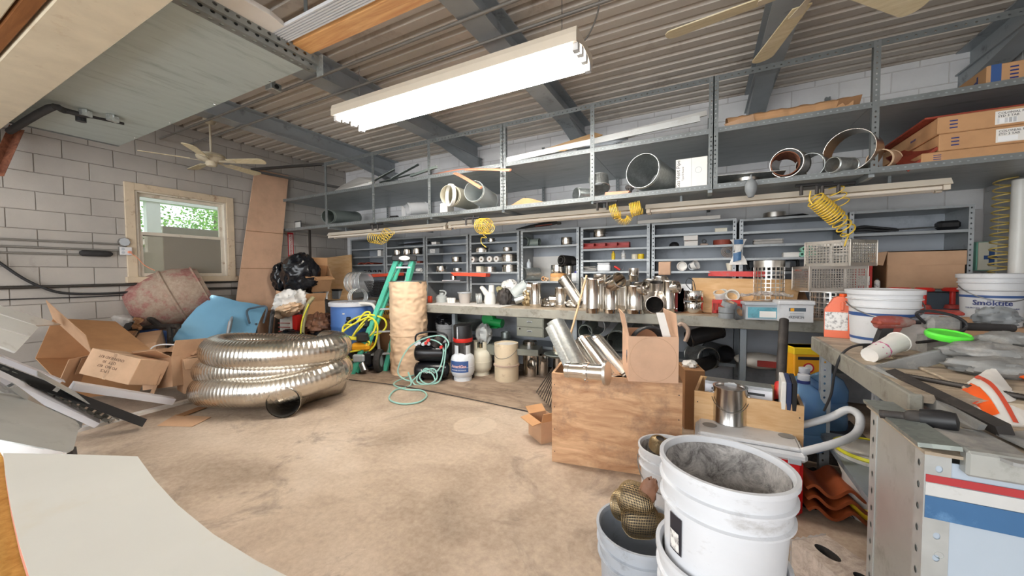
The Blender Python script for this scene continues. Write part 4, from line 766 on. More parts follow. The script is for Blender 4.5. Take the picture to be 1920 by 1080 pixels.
mc_ = gd(258, 608, 4.5); tag(MB().grid(lambda u, v_: mc_+V(((u-.5)*.2+.03*nz((u*4, v_*4, 2)), .05*nz((u*3, v_*3, 9)), -.06+v_*.14)), 8, 8, .006).build('cardboard_scrap', 'cardboard_dark'), 'crumpled torn cardboard scrap against the mixer gears', 'cardboard')
def stick(name, lab, cat, a, b, prof, mat, da, db, roll=0, ang=20):   # profile extruded between two image points at given depths
    p0, p1 = gd(*a, da), gd(*b, db); L = (p1-p0).length
    return tag(MB().prism(prof, L).build(name, mat, None, AX(p0, p1) @ TR(rz=roll), ang=ang), lab, cat)
def rect(w_, h_): return [(-w_/2, -h_/2), (w_/2, -h_/2), (w_/2, h_/2), (-w_/2, h_/2)]
def chan(w_, h_, t_): return [(-w_/2, -h_/2), (w_/2, -h_/2), (w_/2, h_/2), (w_/2-t_, h_/2), (w_/2-t_, -h_/2+t_), (-w_/2+t_, -h_/2+t_), (-w_/2+t_, h_/2), (-w_/2, h_/2)]
def elle(w_, h_, t_): return [(0, 0), (w_, 0), (w_, t_), (t_, t_), (t_, h_), (0, h_)]
def pplane(pxs, a, b, c):           # image outline projected on the plane through three points
    a, b, c = V(a), V(b), V(c); nn = (b-a).cross(c-a); out = []
    for x, y in pxs: d_ = ray(x, y); out.append(EYE+d_*((a-EYE).dot(nn)/d_.dot(nn)))
    return out
for qd, lab, dd in ((((-60, 554), (115, 608), (68, 610), (-60, 568)), 'topmost of the three white siding boards leaning at the left edge', .0), (((-60, 571), (73, 613), (57, 631), (-60, 596)), 'middle one of the three white siding boards leaning at the left edge', -.12), (((-60, 597), (55, 633), (30, 660), (-60, 626)), 'lowest of the three white siding boards leaning at the left edge', -.24)):
    tag(MB().slab(pplane(qd, gd(-60, 560, 3.05+dd), gd(115, 608, 3.75+dd), gd(-60, 640, 2.75+dd))[::-1], .014).build('siding_board', 'siding', None, ang=0), lab, 'board')
stick('steel_angle', 'long black steel angle across the pile with a small white tag', 'profile', (-70, 655), (276, 786), elle(.1, .06, .004), 'black', 2.65, 3.3, 205)
o = COL.objects[-1]; MB().box(.02, .07, -.003, -.0005, .55, .58).build('tag', 'paper', o, ang=0)
stick('perforated_channel', 'galvanized channel with a row of slots beside the black angle', 'profile', (-60, 668), (208, 788), chan(.075, .03, .003), 'slot_big', 2.6, 3.2, 20)
stick('steel_channel', 'wide pinkish white metal channel below the slotted channel', 'profile', (-60, 680), (182, 793), chan(.1, .045, .003), 'white_alu', 2.55, 3.1, 200)
stick('steel_stud', 'narrow galvanized stud above the grey sheet metal pan', 'profile', (-60, 690), (112, 785), chan(.06, .035, .003), 'stud', 2.5, 2.95, 200)
stick('steel_stud', 'flat grey metal strip wedged between the black angle and slotted channel', 'profile', (70, 700), (222, 784), rect(.1, .006), 'pan_metal', 2.8, 3.22, 20)
stick('steel_stud', 'long pale stud lying lowest under the slotted channel', 'profile', (-60, 706), (150, 800), chan(.07, .03, .003), 'stud', 2.45, 2.9, 205)
stick('steel_angle', 'white painted angle between the black angle and open box', 'profile', (-60, 640), (120, 712), elle(.05, .05, .004), 'white_alu', 2.75, 3.25, 205)
stick('steel_stud', 'short bright stud poking from under the grey pan', 'profile', (20, 722), (132, 802), chan(.05, .03, .003), 'alu', 2.5, 2.8, 200)
stick('aluminium_gutter', 'white aluminium downspout lying under the handwritten box', 'gutter', (135, 723), (324, 752), rect(.075, .06), 'white_alu', 3.05, 3.65, 10)
stick('white_rail', 'long slim white rail lying on the concrete floor', 'rail', (60, 828), (366, 748), rect(.045, .03), 'white_paint', 2.75, 3.95, 10)
pa = pplane([(-60, 735), (25, 738), (100, 770), (142, 789), (149, 797), (138, 842), (128, 848), (60, 836), (-60, 812)], gd(-60, 735, 2.35), gd(142, 789, 2.5), gd(0, 820, 1.95))
c0 = sum(pa, V((0, 0, 0)))/len(pa)
pan = T('sheet_metal_pan', 'dull grey sheet metal pan with rounded corner at the left edge', 'sheet metal', (c0.x, c0.y, c0.z)); MB().slab([q-c0 for q in pa[::-1]], .006).build('top', 'pan_metal', pan, ang=0)
lo = pplane([(-60, 812), (60, 836), (128, 848), (118, 858), (50, 862), (-60, 866)], pa[8], pa[6], pa[8]+V((.0, -.02, -.2))); MB().slab([q-c0 for q in lo], .006).build('front_lip', 'alu', pan, ang=0)
MB().slab([q_-c0 for q_ in (gd(98, 846, 2.3), gd(140, 843, 2.4), gd(142, 858, 2.3), gd(96, 862, 2.2))], .02).build('bracket', 'dark_iron', pan, ang=0); MB().box(-.35, .15, -.12, .1, -c0.z, -.16).build('stand', 'dark_iron', pan, ang=0)
tag(MB().prism([(q.x, q.y) for q in (gz(295, 799), gz(360, 801), gz(396, 783), gz(330, 778))], .005).build('cardboard_scrap', 'cardboard', None, (0, 0, .002), ang=0), 'flat cardboard piece lying on the bare floor by the duct end', 'cardboard')
tag(MB().prism([(q.x, q.y) for q in (gz(330, 781), gz(345, 782), gz(388, 766), gz(372, 765))], .005).build('cardboard_scrap', 'cardboard_dark', None, (0, 0, .008), ang=0), 'dark cardboard strip on the floor tucked under the duct coil', 'cardboard')
# white curved laminate board in the near corner on stacked lumber
zb = .6; ol = [(-45, 849), (6, 850), (130, 852), (258, 856), (290, 900), (333, 947), (400, 1002), (483, 1053), (537, 1080), (640, 1128), (560, 1190), (90, 1190), (58, 1090), (36, 1020), (20, 950), (10, 890)]
ol = ol[1:]
pl = [gz(x, y, zb) for x, y in ol]
lam = T('laminate_board', 'large white laminate board with a curved cut edge in the near corner', 'board', (-1.6, .4, zb-.03))
MB().prism([(q.x+1.6, q.y-.4) for q in pl][::-1], .028).build('core', 'laminate_edge', lam, ang=0); MB().prism([(q.x+1.6, q.y-.4) for q in pl][::-1], .003, None, .028).build('white_face', 'laminate', lam, ang=0)
for i, (a, b, zz_, lab) in enumerate((((-40, 900), (40, 1090), .52, 'yellowish lumber beam under the white curved board, upper one'), ((-60, 1000), (20, 1130), .38, 'yellowish lumber beam under the white curved board, lower one'))):
    p0, p1 = gz(*a, zz_), gz(*b, zz_); dr = (p1-p0).normalized(); p0 = p0-dr*.4; L = (p1-p0).length+.5
    tag(MB().rbox(-.07, .07, -.045, .045, 0, L, .006).build('lumber_beam', 'lumber_yellow', None, AX(p0, p0+dr)), lab, 'lumber')
sh_ = T('sawhorse', 'low wooden sawhorse carrying the white curved board', 'sawhorse', (-1.75, .12, 0)); MB().rbox(-.6, .5, -.05, .05, .2, .325, .008).build('beam', 'lumber_yellow', sh_)
for sx_ in (-.5, .4):
    for sy_ in (-1, 1): MB().cyl((sx_, 0, .3), (sx_, sy_*.2, 0), .035, n=8).build('leg', 'lumber_yellow', sh_)
# ---------------------------------------------------------------- coiled flexible duct
r_t = .15; ctr = gd(513, 700, 3.95)
rt_ = V((_r.x, _r.y, 0)).normalized(); fw_ = V((_F.x, _F.y, 0)).normalized(); off = V((ctr.x, ctr.y, 0))
zk = [(0, .165), (.5*pi, .165), (pi, .17), (1.5*pi, .235), (2*pi, .345), (2.5*pi, .36), (3*pi, .365), (3.5*pi, .42), (4*pi, .40), (4.5*pi, .52), (5*pi, .585), (5.5*pi, .58), (6*pi, .585), (6.4*pi, .57)]
rk_ = {0: .72, 1: .72, 2: .70, 3: .69, 4: .68, 5: .66}
def lerp(T_, x):
    for (a, u), (b, v_) in zip(T_, T_[1:]):
        if x <= b: k = (x-a)/(b-a); k = k*k*(3-2*k); return u+(v_-u)*k
    return T_[-1][1]
def lp(a_):
    tn = a_/pi; rx_ = .675-.012*tn; ry_ = .40-.012*(tn if tn < 3 else 3)
    if 3.05*pi < a_ < 4.5*pi: ry_ -= .09*math.sin((a_-3.05*pi)/(1.45*pi)*pi); rx_ -= .10*math.sin((a_-3.05*pi)/(1.45*pi)*pi)
    cx = lerp([(0, 0), (pi, -.0), (2*pi, .02), (3*pi, -.0), (4*pi, .04), (5*pi, .07), (6.4*pi, .06)], a_)
    return off+rt_*(cx+rx_*math.cos(a_))+fw_*(ry_*math.sin(a_))+V((0, 0, lerp(zk, a_)))
tail = [gz(531, 755, .152), gz(549, 738, .152), gz(588, 724, .152), gz(628, 714, .152)]
path = tail+[lp(.62+i*.14) for i in range(int((6.35*pi-.62)/.14))]
sp = spline(path, 7); dense = [sp[0]]
for q in sp[1:]:
    while (q-dense[-1]).length > .012: dense.append(dense[-1]+(q-dense[-1]).normalized()*.012)
du = T('flexible_duct', 'coiled shiny silver flexible duct stacked in loops on the floor', 'duct', off)
rr_ = [r_t*(.965 if i % 3 == 0 else 1.) for i in range(len(dense))]
MB().sweep([q-off for q in dense], rr_, 28, cap=False).build('duct_wall', 'foil', du, ang=70)
MB().sweep([q-off for q in dense[:44]], [r*.95 for r in rr_[:44]], 28, cap=False).build('duct_lining', 'steel_soft', du, ang=70)
# ================================================================ corner and the things standing in front of the bench
def blob(name, mat, c, rx, ry, rz, amp, freq, seed=0, n=40, m=None, parent=None, ridge=True, flat=None):
    def f(u, v_):
        th = 2*pi*u; ph = pi*(v_-.5); d = V((math.cos(ph)*math.cos(th), math.cos(ph)*math.sin(th), math.sin(ph)))
        k = 0.; fr = freq; am = amp
        for o_ in range(4):
            x = nz(d, fr, seed+o_); k += am*((1-abs(x)*3.) if ridge else x); fr *= 2.1; am *= .5
        p_ = V((d.x*rx, d.y*ry, d.z*rz))*(1+k)
        if flat is not None: p_.z = max(p_.z, flat)
        return p_
    return MB().grid(f, n, n//2).build(name, mat, parent, m if m is not None else V(c), ang=50)
tag(blob('trash_bag', 'bag_black', gd(566, 512, 5.75), .27, .24, .30, .11, 1.5, 2, 72, m=Matrix.Translation(gd(564, 514, 5.75)) @ TR(rx=0, ry=24)), 'crumpled black plastic trash bag heaped in the back corner', 'bag')
tag(blob('trash_bag', 'bag_black', None, .13, .12, .19, .2, 1.8, 5, 44, m=Matrix.Translation(gd(528, 520, 5.85))), 'smaller black plastic bag against the tall cardboard sheet', 'bag')
carton('open tilted cardboard box behind the black trash bag', Matrix.Translation(gd(597, 536, 5.95)) @ TR(rz=-20) @ TR(ry=38), .3, .26, .3, 'cardboard_orange', (('r', 70), ('f', 100), ('l', 40)))
tag(MB().slab([gy(613, 484, 4.6), gy(660, 478, 4.6), gy(661, 563, 4.3), gy(616, 563, 4.3)], .018).build('plywood_board', 'plywood_light', None, ang=0), 'upright plywood board leaning in the back corner beside the shelf unit', 'board')
tag(blob('plastic_wrap', 'foam', None, .25, .2, .17, .2, 1.9, 8, 60, m=Matrix.Translation(gd(548, 568, 5.55)) @ TR(ry=-20)), 'white plastic wrapping bunched below the black trash bag', 'plastic bag')
tag(blob('packing_paper', 'kraft', None, .2, .14, .07, .22, 1.9, 9, 48, m=Matrix.Translation(gd(540, 582, 5.3)) @ TR(ry=-22)), 'brown packing paper in the white plastic wrapping', 'paper')
tag(MB().slab([gd(520, 545, 5.5), gd(545, 552, 5.45), gd(540, 572, 5.4), gd(519, 574, 5.45)], .02).build('cardboard_scrap', 'cardboard', None, ang=0), 'cardboard piece next to the tall sheet under the black bag', 'cardboard')
# bag of mix in red and white, standing below
q = gz(545, 655, .0); q = gd(548, 625, 5.45); t = T('mix_bag', 'white and red paper bag standing behind the padded chair', 'bag', m=Matrix.Translation(V((q.x, q.y, 0))) @ TR(rz=20))
MB().grid(lambda u, v_: (.17*math.cos(2*pi*u)*(1+.05*nz((u*3, v_*3, 0))), .11*math.sin(2*pi*u), .02+v_*.76), 24, 12).build('sack', 'bag_salt', t); MB().box(.1, .172, -.115, .0, .1, .78).build('red_side', 'red', t, ang=0)
for k in range(6): MB().box(-.13, .06, -.1125, -.108, .66-.06*k, .67-.06*k).build('print_line', 'red_dull', t, ang=0)
MB().box(-.15, .13, -.114, -.105, .2, .22).build('green_band', 'green', t, ang=0)
carton('cardboard box under the corner ledge behind the olive hose', Matrix.Translation(gd(582, 596, 5.7)) @ TR(rz=-12), .34, .3, .26, 'cardboard_orange', (('f', -70), ('r', 30)))
tag(blob('leather_heap', 'leather', None, .22, .2, .17, .22, 1.7, 12, 52, m=Matrix.Translation(gd(600, 612, 5.55))), 'crumpled brown leather heap beside the blue barrel', 'leather')
tag(blob('black_tarp', 'black_gloss', None, .22, .2, .14, .2, 1.7, 14, 44, m=Matrix.Translation(gd(605, 636, 5.45))), 'crumpled black plastic tarp on the floor beside the blue barrel', 'tarp')
tag(blob('black_tarp', 'black_gloss', None, .22, .12, .1, .22, 1.8, 15, 40, m=Matrix.Translation(gd(545, 634, 5.2))), 'black plastic film lying behind the top of the silver duct', 'tarp')
tag(MB().sweep(spline([gd(588, 557, 5.35), gd(577, 572, 5.3), gd(571, 595, 5.25), gd(567, 620, 5.2), gd(569, 650, 5.2)], 6), .028, 10).build('hose', 'hose_olive'), 'thick olive hose hanging down left of the brown leather heap', 'hose')
tag(MB().sweep(spline([gd(579, 570, 5.25), gd(568, 596, 5.2), gd(564, 620, 5.15), gd(565, 650, 5.15)], 6), .009, 8).build('hose', 'hose_yellow'), 'thin yellow hose hanging beside the thick olive hose', 'hose')
tag(MB().cyl((0, 0, 0), (0, 0, .3), .05, .05, n=16).build('pipe_stub', 'pvc_grey', None, gd(578, 632, 5.6)), 'short grey pipe stub standing next to the olive hose', 'pipe')
# things on the left end of the bench
def onb(px, py): q_ = gy(px, py, YT+.25); q_.z = ZT+.001; return q_
def can_stack(label, p, r, h, k):
    t = T('steel_can_stack', label, 'can', p)
    for i in range(k): MB().lathe([(0, i*h), (r, i*h), (r, i*h+.01), (r*.97, i*h+.015), (r*.97, i*h+h-.015), (r, i*h+h-.01), (r, i*h+h), (0, i*h+h)], 24).build('section', 'steel', t)
can_stack('shiny two section steel chimney cap left of the wire hoops', onb(638, 563)+V((0, .2, .18)), .075, .1, 2)
b_ = onb(628, 562); t = T('tub', 'grey square plastic tub with a dark lid at the left bench end', 'tub', m=Matrix.Translation(b_+V((0, .1, 0)))); MB().rbox(-.1, .1, -.09, .09, 0, .15, .015).build('body', 'grey_plastic', t); MB().rbox(-.105, .105, -.095, .095, .15, .18, .01).build('lid', 'black', t)
b_ = onb(607, 564); tag(MB().lathe([(0, 0), (.08, 0), (.05, .2), (.045, .2), (.07, .01), (0, .01)], 24).build('metal_cone', 'steel_soft', None, b_+V((0, .1, 0))), 'tapered steel cone on the left bench end', 'cone')
def hoops(label, p, r, n_, L, axis, mat='galv', cat='wire hoops'):
    t = T('wire_hoop_coil', label, cat, p); a = AX((0, 0, 0), axis)
    for i in range(n_): MB().sweep([a @ V((r*math.cos(k*pi/12), r*math.sin(k*pi/12), L*i/(n_-1))) for k in range(24)], .005, 6, closed=True).build('hoop', mat, t)
    b = MB(); b.lathe([(r*.97, 0), (r*.97, L)], 24, a); b.build('film', 'wrap', t)
hoops('clear ribbed duct hose with wire hoops above the blue barrel', gd(660, 530, 5.75), .16, 5, .28, (.9, .1, .05))
hoops('second clear hoop duct resting on the blue barrel lid', gd(668, 556, 5.55), .12, 3, .14, (.9, -.35, .0))
# black mesh basket
bm = gd(716, 556, 5.7); t = T('mesh_basket', 'black wire mesh basket tapering down, behind the ladder', 'basket', m=Matrix.Translation(bm) @ TR(rz=-15))
W0, W1, H_ = .13, .24, .24
for k in range(13):
    u = k/12; MB().sweep([(W0*(2*u-1), -.1, 0), (W1*(2*u-1), -.16, H_)], .004, 4).build('wire', 'black', t)
for k in range(11):
    v_ = k/10; w_ = W0+(W1-W0)*v_; MB().sweep([(-w_, -.1-.06*v_, H_*v_), (w_, -.1-.06*v_, H_*v_), (w_, .1+.06*v_, H_*v_), (-w_, .1+.06*v_, H_*v_)], .004, 4, closed=True).build('wire', 'black', t)
MB().box(-W1*.95, W1*.95, -.02, .12, .01, H_*.9).build('liner', 'black_rough', t, ang=0)
# red trays on the units
def red_tray(lab, pa, pb, y, mat='orange_red', h=.05, dd=.12, name='red_tray'):
    p0, p1 = gy(*pa, y), gy(*pb, y); L = (p1-p0).length; t = T(name, lab, 'tray', m=Matrix.Translation(p0) @ Matrix.Rotation(math.atan2(p1.y-p0.y, p1.x-p0.x), 4, 'Z') @ Matrix.Rotation(-math.asin((p1.z-p0.z)/L), 4, 'Y'))
    MB().box(0, L, 0, dd, 0, .004).build('base', mat, t, ang=0); MB().prism([(.06, 0), (L, 0), (L, h), (0, h)], .004, TR(rx=90)).build('front', mat, t, ang=0); MB().box(0, L, dd-.004, dd, 0, h).build('back', mat, t, ang=0); MB().box(L-.004, L, 0, dd, 0, h).build('end', mat, t, ang=0); return t
red_tray('orange red metal tray across the shelves left of the ladder', (690, 520), (748, 517), YU-.14)
red_tray('orange red metal tray sticking out right above the paper roll', (845, 517), (911, 519), YU-.14)
# blue barrel
q = gd(663, 640, 5.5); t = T('plastic_barrel', 'blue plastic barrel with a pale lid behind the washer cart', 'barrel', (q.x, q.y, 0))
MB().lathe([(0, 0), (.28, 0), (.3, .03), (.3, .3), (.305, .31), (.305, .33), (.3, .34), (.3, .6), (.305, .61), (.305, .63), (.3, .64), (.3, .9), (.28, .93), (0, .93)], 48).build('body', 'blue_barrel', t)
MB().lathe([(.29, .9), (.325, .905), (.33, .95), (.31, .965), (.27, .955), (0, .955)], 48).build('lid', 'drumlid', t)
MB().box(-.012, .012, -.01, .01, 0, .02, TR((.14, -.272, .8))).build('sticker', 'paper', t, ang=0)
# green step ladder
lb = {}
tl, tr_ = gd(744, 487, 5.2), gd(773, 487, 5.25); bl, br = gz(660, 702), gz(722, 696); cen = V((br.x, br.y, 0))
t = T('step_ladder', 'green fiberglass step ladder with black top cap', 'ladder', cen)
def rail(a_, b_, nm='rail', w_=.07): 
    p0, p1 = a_-cen, b_-cen; MB().prism(chan(w_, .03, .006), (p1-p0).length).build(nm, 'green_fiber', t, AX(p0, p1, (0, 1, .3)) @ TR(rz=0), ang=0)
rail(bl, tl); rail(br, tr_)
back = V((0, .75, 0)); rail(bl+V((.05, .05, .02)), tl+V((.03, .06, -.03)), 'rear_rail', .045); rail(br+V((-.03, .05, .02)), tr_+V((-.02, .06, -.03)), 'rear_rail', .045)
for k in (.16, .36, .56, .76, .93):
    a_, b_ = bl+(tl-bl)*k-cen, br+(tr_-br)*k-cen; d_ = b_-a_
    MB().box(0, d_.length, -.02, .06, -.012, .012, Matrix.Translation(a_) @ Matrix.Rotation(math.atan2(d_.y, d_.x), 4, 'Z')).build('tread', 'stud', t, ang=0)
    MB().sweep([a_+d_*.95, a_+d_*.95+V((.0, .0, .09))+(tr_-br)*.03], .006, 6).build('tread_brace', 'stud', t)
mid = (tl+tr_)/2-cen; d_ = tr_-tl; m = Matrix.Translation(mid) @ Matrix.Rotation(math.atan2(d_.y, d_.x), 4, 'Z')
MB().rbox(-.17, .17, -.06, .14, -.02, .06, .012, m).build('top_cap', 'black', t); MB().lathe([(0, 0), (.075, 0), (.075, .004), (0, .005)], 24, m @ TR((0, -.061, .02), 90), sy=.42).build('label', 'paper', t)
# yellow tool box with lettering behind the roll
q = gd(740, 586, 5.45); t = T('tool_case', 'yellow tool carton with black upside-down lettering behind the ladder', 'box', m=Matrix.Translation(q) @ TR(rz=-8)); MB().rbox(-.2, .16, -.12, .12, -.08, .1, .006).build('body', 'tool_yellow', t); text('DEWALT', .095, 'ink', t, TR((-.02, -.1212, .015), 90) @ TR(rz=180), bold=.002)
q2 = V((q.x, q.y, 0)); MB().box(-.2, .2, -.14, .14, -q.z, -.081).build('stand', 'cardboard_dark', t, ang=0)
# kraft paper roll
q = gz(768, 697); t = T('kraft_paper_roll', 'tall roll wrapped in wrinkled kraft paper standing by the bench', 'roll', q)
S = ppm(q); rr = 33/S; hh = 1.35-q.z-(525-515)*5.15/692
hh = gd(768, 528, (q-EYE).dot(_F)).z
def fk(u, v_):
    a_ = 2*pi*u; z = hh*v_; d_ = V((math.cos(a_), math.sin(a_), 0)); k = 1+.05*nz((d_.x*1.2, d_.y*1.2, z*5), 1.6, 3)+.034*(1-abs(nz((d_.x*2, d_.y*2, z*11), 1.5, 5))*3)+.012*(1-abs(nz((d_.x*3, d_.y*3, z*26), 1.7, 8))*3)
    return (rr*k*d_.x, rr*k*d_.y, z)
MB().grid(fk, 72, 90).build('wrapping', 'kraft', t, ang=80); MB().lathe([(rr*1.02, hh-.001), (rr*.93, hh-.004), (rr*.92, hh-.03), (0, hh-.03)], 40).build('roll_end', 'kraft', t)
MB().lathe([(rr*.93, hh-.07), (rr*.96, hh-.07), (rr*.96, hh+.012), (rr*.93, hh+.012), (rr*.93, hh-.07)], 40).build('metal_ring', 'galv_dull', t)
MB().lathe([(rr*1.035, hh*.42), (rr*1.06, hh*.425), (rr*1.04, hh*.435)], 40).build('tape_band', 'kraft', t)
# pressure washer cart with a yellow hose
q = gz(690, 697); rt = V((_r.x, _r.y, 0)).normalized(); fwd = V((_F.x, _F.y, 0)).normalized(); t = T('pressure_washer', 'pressure washer cart with a pale tube handle and black engine', 'pressure washer', m=Matrix.Translation(q) @ Matrix.Rotation(YAW, 4, 'Z'))
S = ppm(q); px = lambda x, y, d=0.: V(((x-690)/S, d, (697-y)/S))
MB().sweep(spline([px(656, 640, .15), px(656, 600, .12), px(657, 580, .12), px(664, 571, .12), px(680, 570, .12), px(694, 572, .12), px(700, 582, .12), px(702, 610, .13), px(703, 680, .2)], 5), .022, 10).build('handle', 'white_paint', t)
MB().rbox(-.22, .07, -.1, .22, .1, .3, .03).build('engine_block', 'black', t); MB().rbox(-.2, .06, -.12, .16, .3, .42, .04).build('fuel_tank', 'tool_yellow', t); MB().rbox(-.16, .0, -.14, -.08, .16, .27, .02).build('recoil_cover', 'grey_light', t)
MB().cyl((-.03, -.12, .14), (.02, -.16, .05), .05, n=14).build('pump', 'alu', t); MB().sweep([(-.25, 0, .06), (.16, 0, .06), (.16, .25, .06), (-.25, .25, .06)], .018, 8, closed=True).build('chassis', 'black', t)
def wheel(c, r, w_, par, nm='wheel', ax=(1, 0, 0)):
    m = AX(V(c)-V(ax)*w_/2, V(c)+V(ax)*w_/2)
    wo = MB().lathe([(r*.55, 0), (r*.9, 0), (r, w_*.25), (r, w_*.75), (r*.9, w_), (r*.55, w_), (r*.55, 0)], 28, m).build(nm, 'rubber', par); MB().lathe([(0, w_*.2), (r*.56, w_*.2), (r*.56, w_*.8), (0, w_*.8)], 24, m).build('hub', 'grey_light', wo)
wheel((.17, -.02, .16), .16, .08, t); wheel((-.3, .2, .16), .16, .08, t); MB().cyl((-.3, .08, .16), (.17, -.02, .16), .01, n=8).build('axle', 'bolt', t)
MB().rbox(-.1, .06, -.06, .1, .62, .76, .03).build('control_box', 'black', t); MB().rbox(-.1, .05, -.14, .05, .44, .56, .02).build('air_filter', 'black_rough', t)
for x_, y_ in ((650, 598), (648, 607), (660, 603)): MB().cyl(px(x_, y_, .05), px(x_+6, y_, .05), .03, n=10).build('knob', 'black', t)
hy = [px(*p_) for p_ in ((652, 612, -.02), (660, 602, -.05), (680, 592, -.06), (702, 590, -.03), (722, 598, 0), (725, 612, .02), (714, 624, 0), (690, 630, -.05), (665, 630, -.08), (650, 622, -.08), (652, 608, -.06), (672, 605, -.08), (690, 585, -.06), (698, 588, -.04), (680, 610, -.07), (668, 628, -.09), (676, 618, -.06), (700, 597, -.04), (711, 612, -.03), (705, 645, -.02), (690, 660, -.06), (668, 671, -.1), (655, 669, -.14))]
MB().sweep(spline(hy, 7), .013, 8).build('hose', 'hose_yellow', t)
hy2 = [px(*p_) for p_ in ((650, 618, -.1), (654, 628, -.1), (672, 632, -.08), (700, 626, -.05), (708, 606, -.04), (700, 594, -.05), (684, 598, -.07), (660, 612, -.1), (652, 622, -.12), (664, 632, -.1), (690, 636, -.08), (698, 642, -.08), (684, 652, -.1), (664, 656, -.12))]
MB().sweep(spline(hy2, 7), .013, 8).build('hose', 'hose_yellow', t)
# compressor
q = gz(810, 712); t = T('air_compressor', 'black twin tank air compressor with tangled hose on the floor', 'compressor', m=Matrix.Translation(q) @ Matrix.Rotation(YAW-.06, 4, 'Z')); S = ppm(q); px = lambda x, y, d=0.: V(((x-810)/S, d, (712-y)/S))
def tank(z, r, L, y): MB().lathe([(0, -.03), (r*.5, -.02), (r*.85, .0), (r, .05), (r, L-.05), (r*.85, L), (r*.5, L+.02), (0, L+.03)], 28, TR((-L/2, y, z), 0, 90)).build('tank', 'black_gloss', t)
tank(.125, .11, .4, 0); tank(.345, .115, .4, .02)
for sx_ in (-.13, .13): MB().rbox(sx_-.025, sx_+.025, -.09, .09, 0, .04, .005).build('foot', 'black', t)
MB().rbox(-.15, .02, -.06, .09, .43, .55, .03).build('motor', 'black_rough', t); MB().cyl((.05, -.02, .44), (.13, -.02, .56), .06, n=16).build('pump_head', 'dark_iron', t)
for x_, z_ in ((-.16, .475), (-.12, .49), (-.07, .475), (.0, .48)): MB().cyl((x_, -.10, z_), (x_, -.13, z_+.01), .022, n=14).build('gauge', 'grey_light', t)
for x_, z_ in ((-.03, .5), (.16, .45), (.0, .535)): MB().cyl((x_, -.1, z_), (x_, -.15, z_), .02, n=10).build('regulator_knob', 'red', t)
text('HUSKY', .07, 'paper', t, TR((.0, -.1125, .135), 90), bold=.001); MB().sweep(spline([(-.2, 0, .46), (-.19, 0, .58), (0, 0, .62), (.19, 0, .58), (.2, 0, .46)], 5), .012, 8).build('handle', 'black', t)
mh = [px(*p_) for p_ in ((838, 655, -.1), (846, 640, -.1), (830, 628, -.05), (800, 632, -.1), (772, 650, -.15), (756, 690, -.2), (780, 705, -.22), (800, 690, -.2), (822, 684, -.2), (828, 700, -.22), (812, 715, -.24), (792, 706, -.22), (798, 690, -.2), (818, 692, -.2), (824, 708, -.22), (806, 722, -.24), (788, 712, -.24), (776, 690, -.22))]
mh = [V((p_.x, p_.y, max(p_.z, .012))) for p_ in mh]
fl = [gz(*p_, .012) for p_ in ((770, 722), (740, 732), (730, 748), (752, 757), (785, 754), (800, 742), (790, 732), (760, 730), (738, 720), (760, 708), (790, 700))]
minv = MX[t.name].inverted(); MB().sweep(spline(mh+[minv @ p_ for p_ in fl], 8), .009, 8).build('air_hose', 'hose_mint', t)
mh2 = [px(*p_) for p_ in ((842, 640, -.12), (840, 675, -.18), (832, 705, -.22), (810, 714, -.22), (796, 700, -.2), (806, 684, -.18), (826, 690, -.18), (836, 668, -.14), (834, 645, -.1), (815, 634, -.1), (798, 640, -.12))]
MB().sweep(spline([V((p_.x, p_.y, max(p_.z, .012))) for p_ in mh2], 8), .009, 8).build('air_hose', 'hose_mint', t)
# propane cylinders
def propane(label, q, mat, print_=True):
    t = T('propane_tank', label, 'gas cylinder', m=Matrix.Translation(q) @ Matrix.Rotation(YAW-.12, 4, 'Z'))
    MB().lathe([(.1, 0), (.115, 0), (.115, .045), (.1, .06)], 36).build('foot_ring', mat, t)
    MB().lathe([(0, .03), (.08, .035), (.13, .07), (.152, .12), (.152, .26), (.14, .31), (.1, .345), (.05, .36), (0, .362)], 40).build('body', mat, t); MB().lathe([(.152, .185), (.1545, .19), (.152, .195)], 40).build('weld_seam', mat, t)
    col = MB(); n_ = 40
    for i in range(n_):
        a_ = 2*pi*i/n_
        if abs(a_-1.5*pi) < .32: continue
        b_ = 2*pi*(i+1)/n_; col.add([(.1*math.cos(a_), .1*math.sin(a_), .34), (.1*math.cos(b_), .1*math.sin(b_), .34), (.1*math.cos(b_), .1*math.sin(b_), .455), (.1*math.cos(a_), .1*math.sin(a_), .455), (.097*math.cos(a_), .097*math.sin(a_), .34), (.097*math.cos(b_), .097*math.sin(b_), .34), (.097*math.cos(b_), .097*math.sin(b_), .455), (.097*math.cos(a_), .097*math.sin(a_), .455)], [(0, 1, 2, 3), (5, 4, 7, 6), (3, 2, 6, 7)])
    col.build('collar', mat, t); MB().cyl((0, 0, .36), (0, 0, .42), .02, n=12).build('valve', 'brass', t); MB().cyl((0, 0, .42), (0, 0, .44), .03, n=12).build('valve_knob', 'black', t)
    if print_:
        lo_ = MB().grid(lambda u, v_: (.1535*math.sin((u-.5)*1.7-.12), -.1535*math.cos((u-.5)*1.7-.12), .13+v_*.14), 20, 1).build('blue_label', 'blue_print', t)
        o = text('AmeriGas', .05, 'ink_red', lo_, Matrix(), bold=.0022); wrapcyl(o, .1545, .205); o.matrix_local = Matrix.Rotation(-.12, 4, 'Z'); o = text('AmeriGas', .05, 'paper', lo_, Matrix(), bold=.0002); wrapcyl(o, .1552, .205); o.matrix_local = Matrix.Rotation(-.12, 4, 'Z')
        o = text('PROPANE EXCHANGE', .02, 'paper', lo_, Matrix()); wrapcyl(o, .1546, .158); o.matrix_local = Matrix.Rotation(-.12, 4, 'Z')
propane('white propane tank with a blue printed label beside the compressor', gz(868, 712), 'tank_white')
propane('plain ivory propane tank behind the labelled one', gz(902, 702), 'ivory', False)
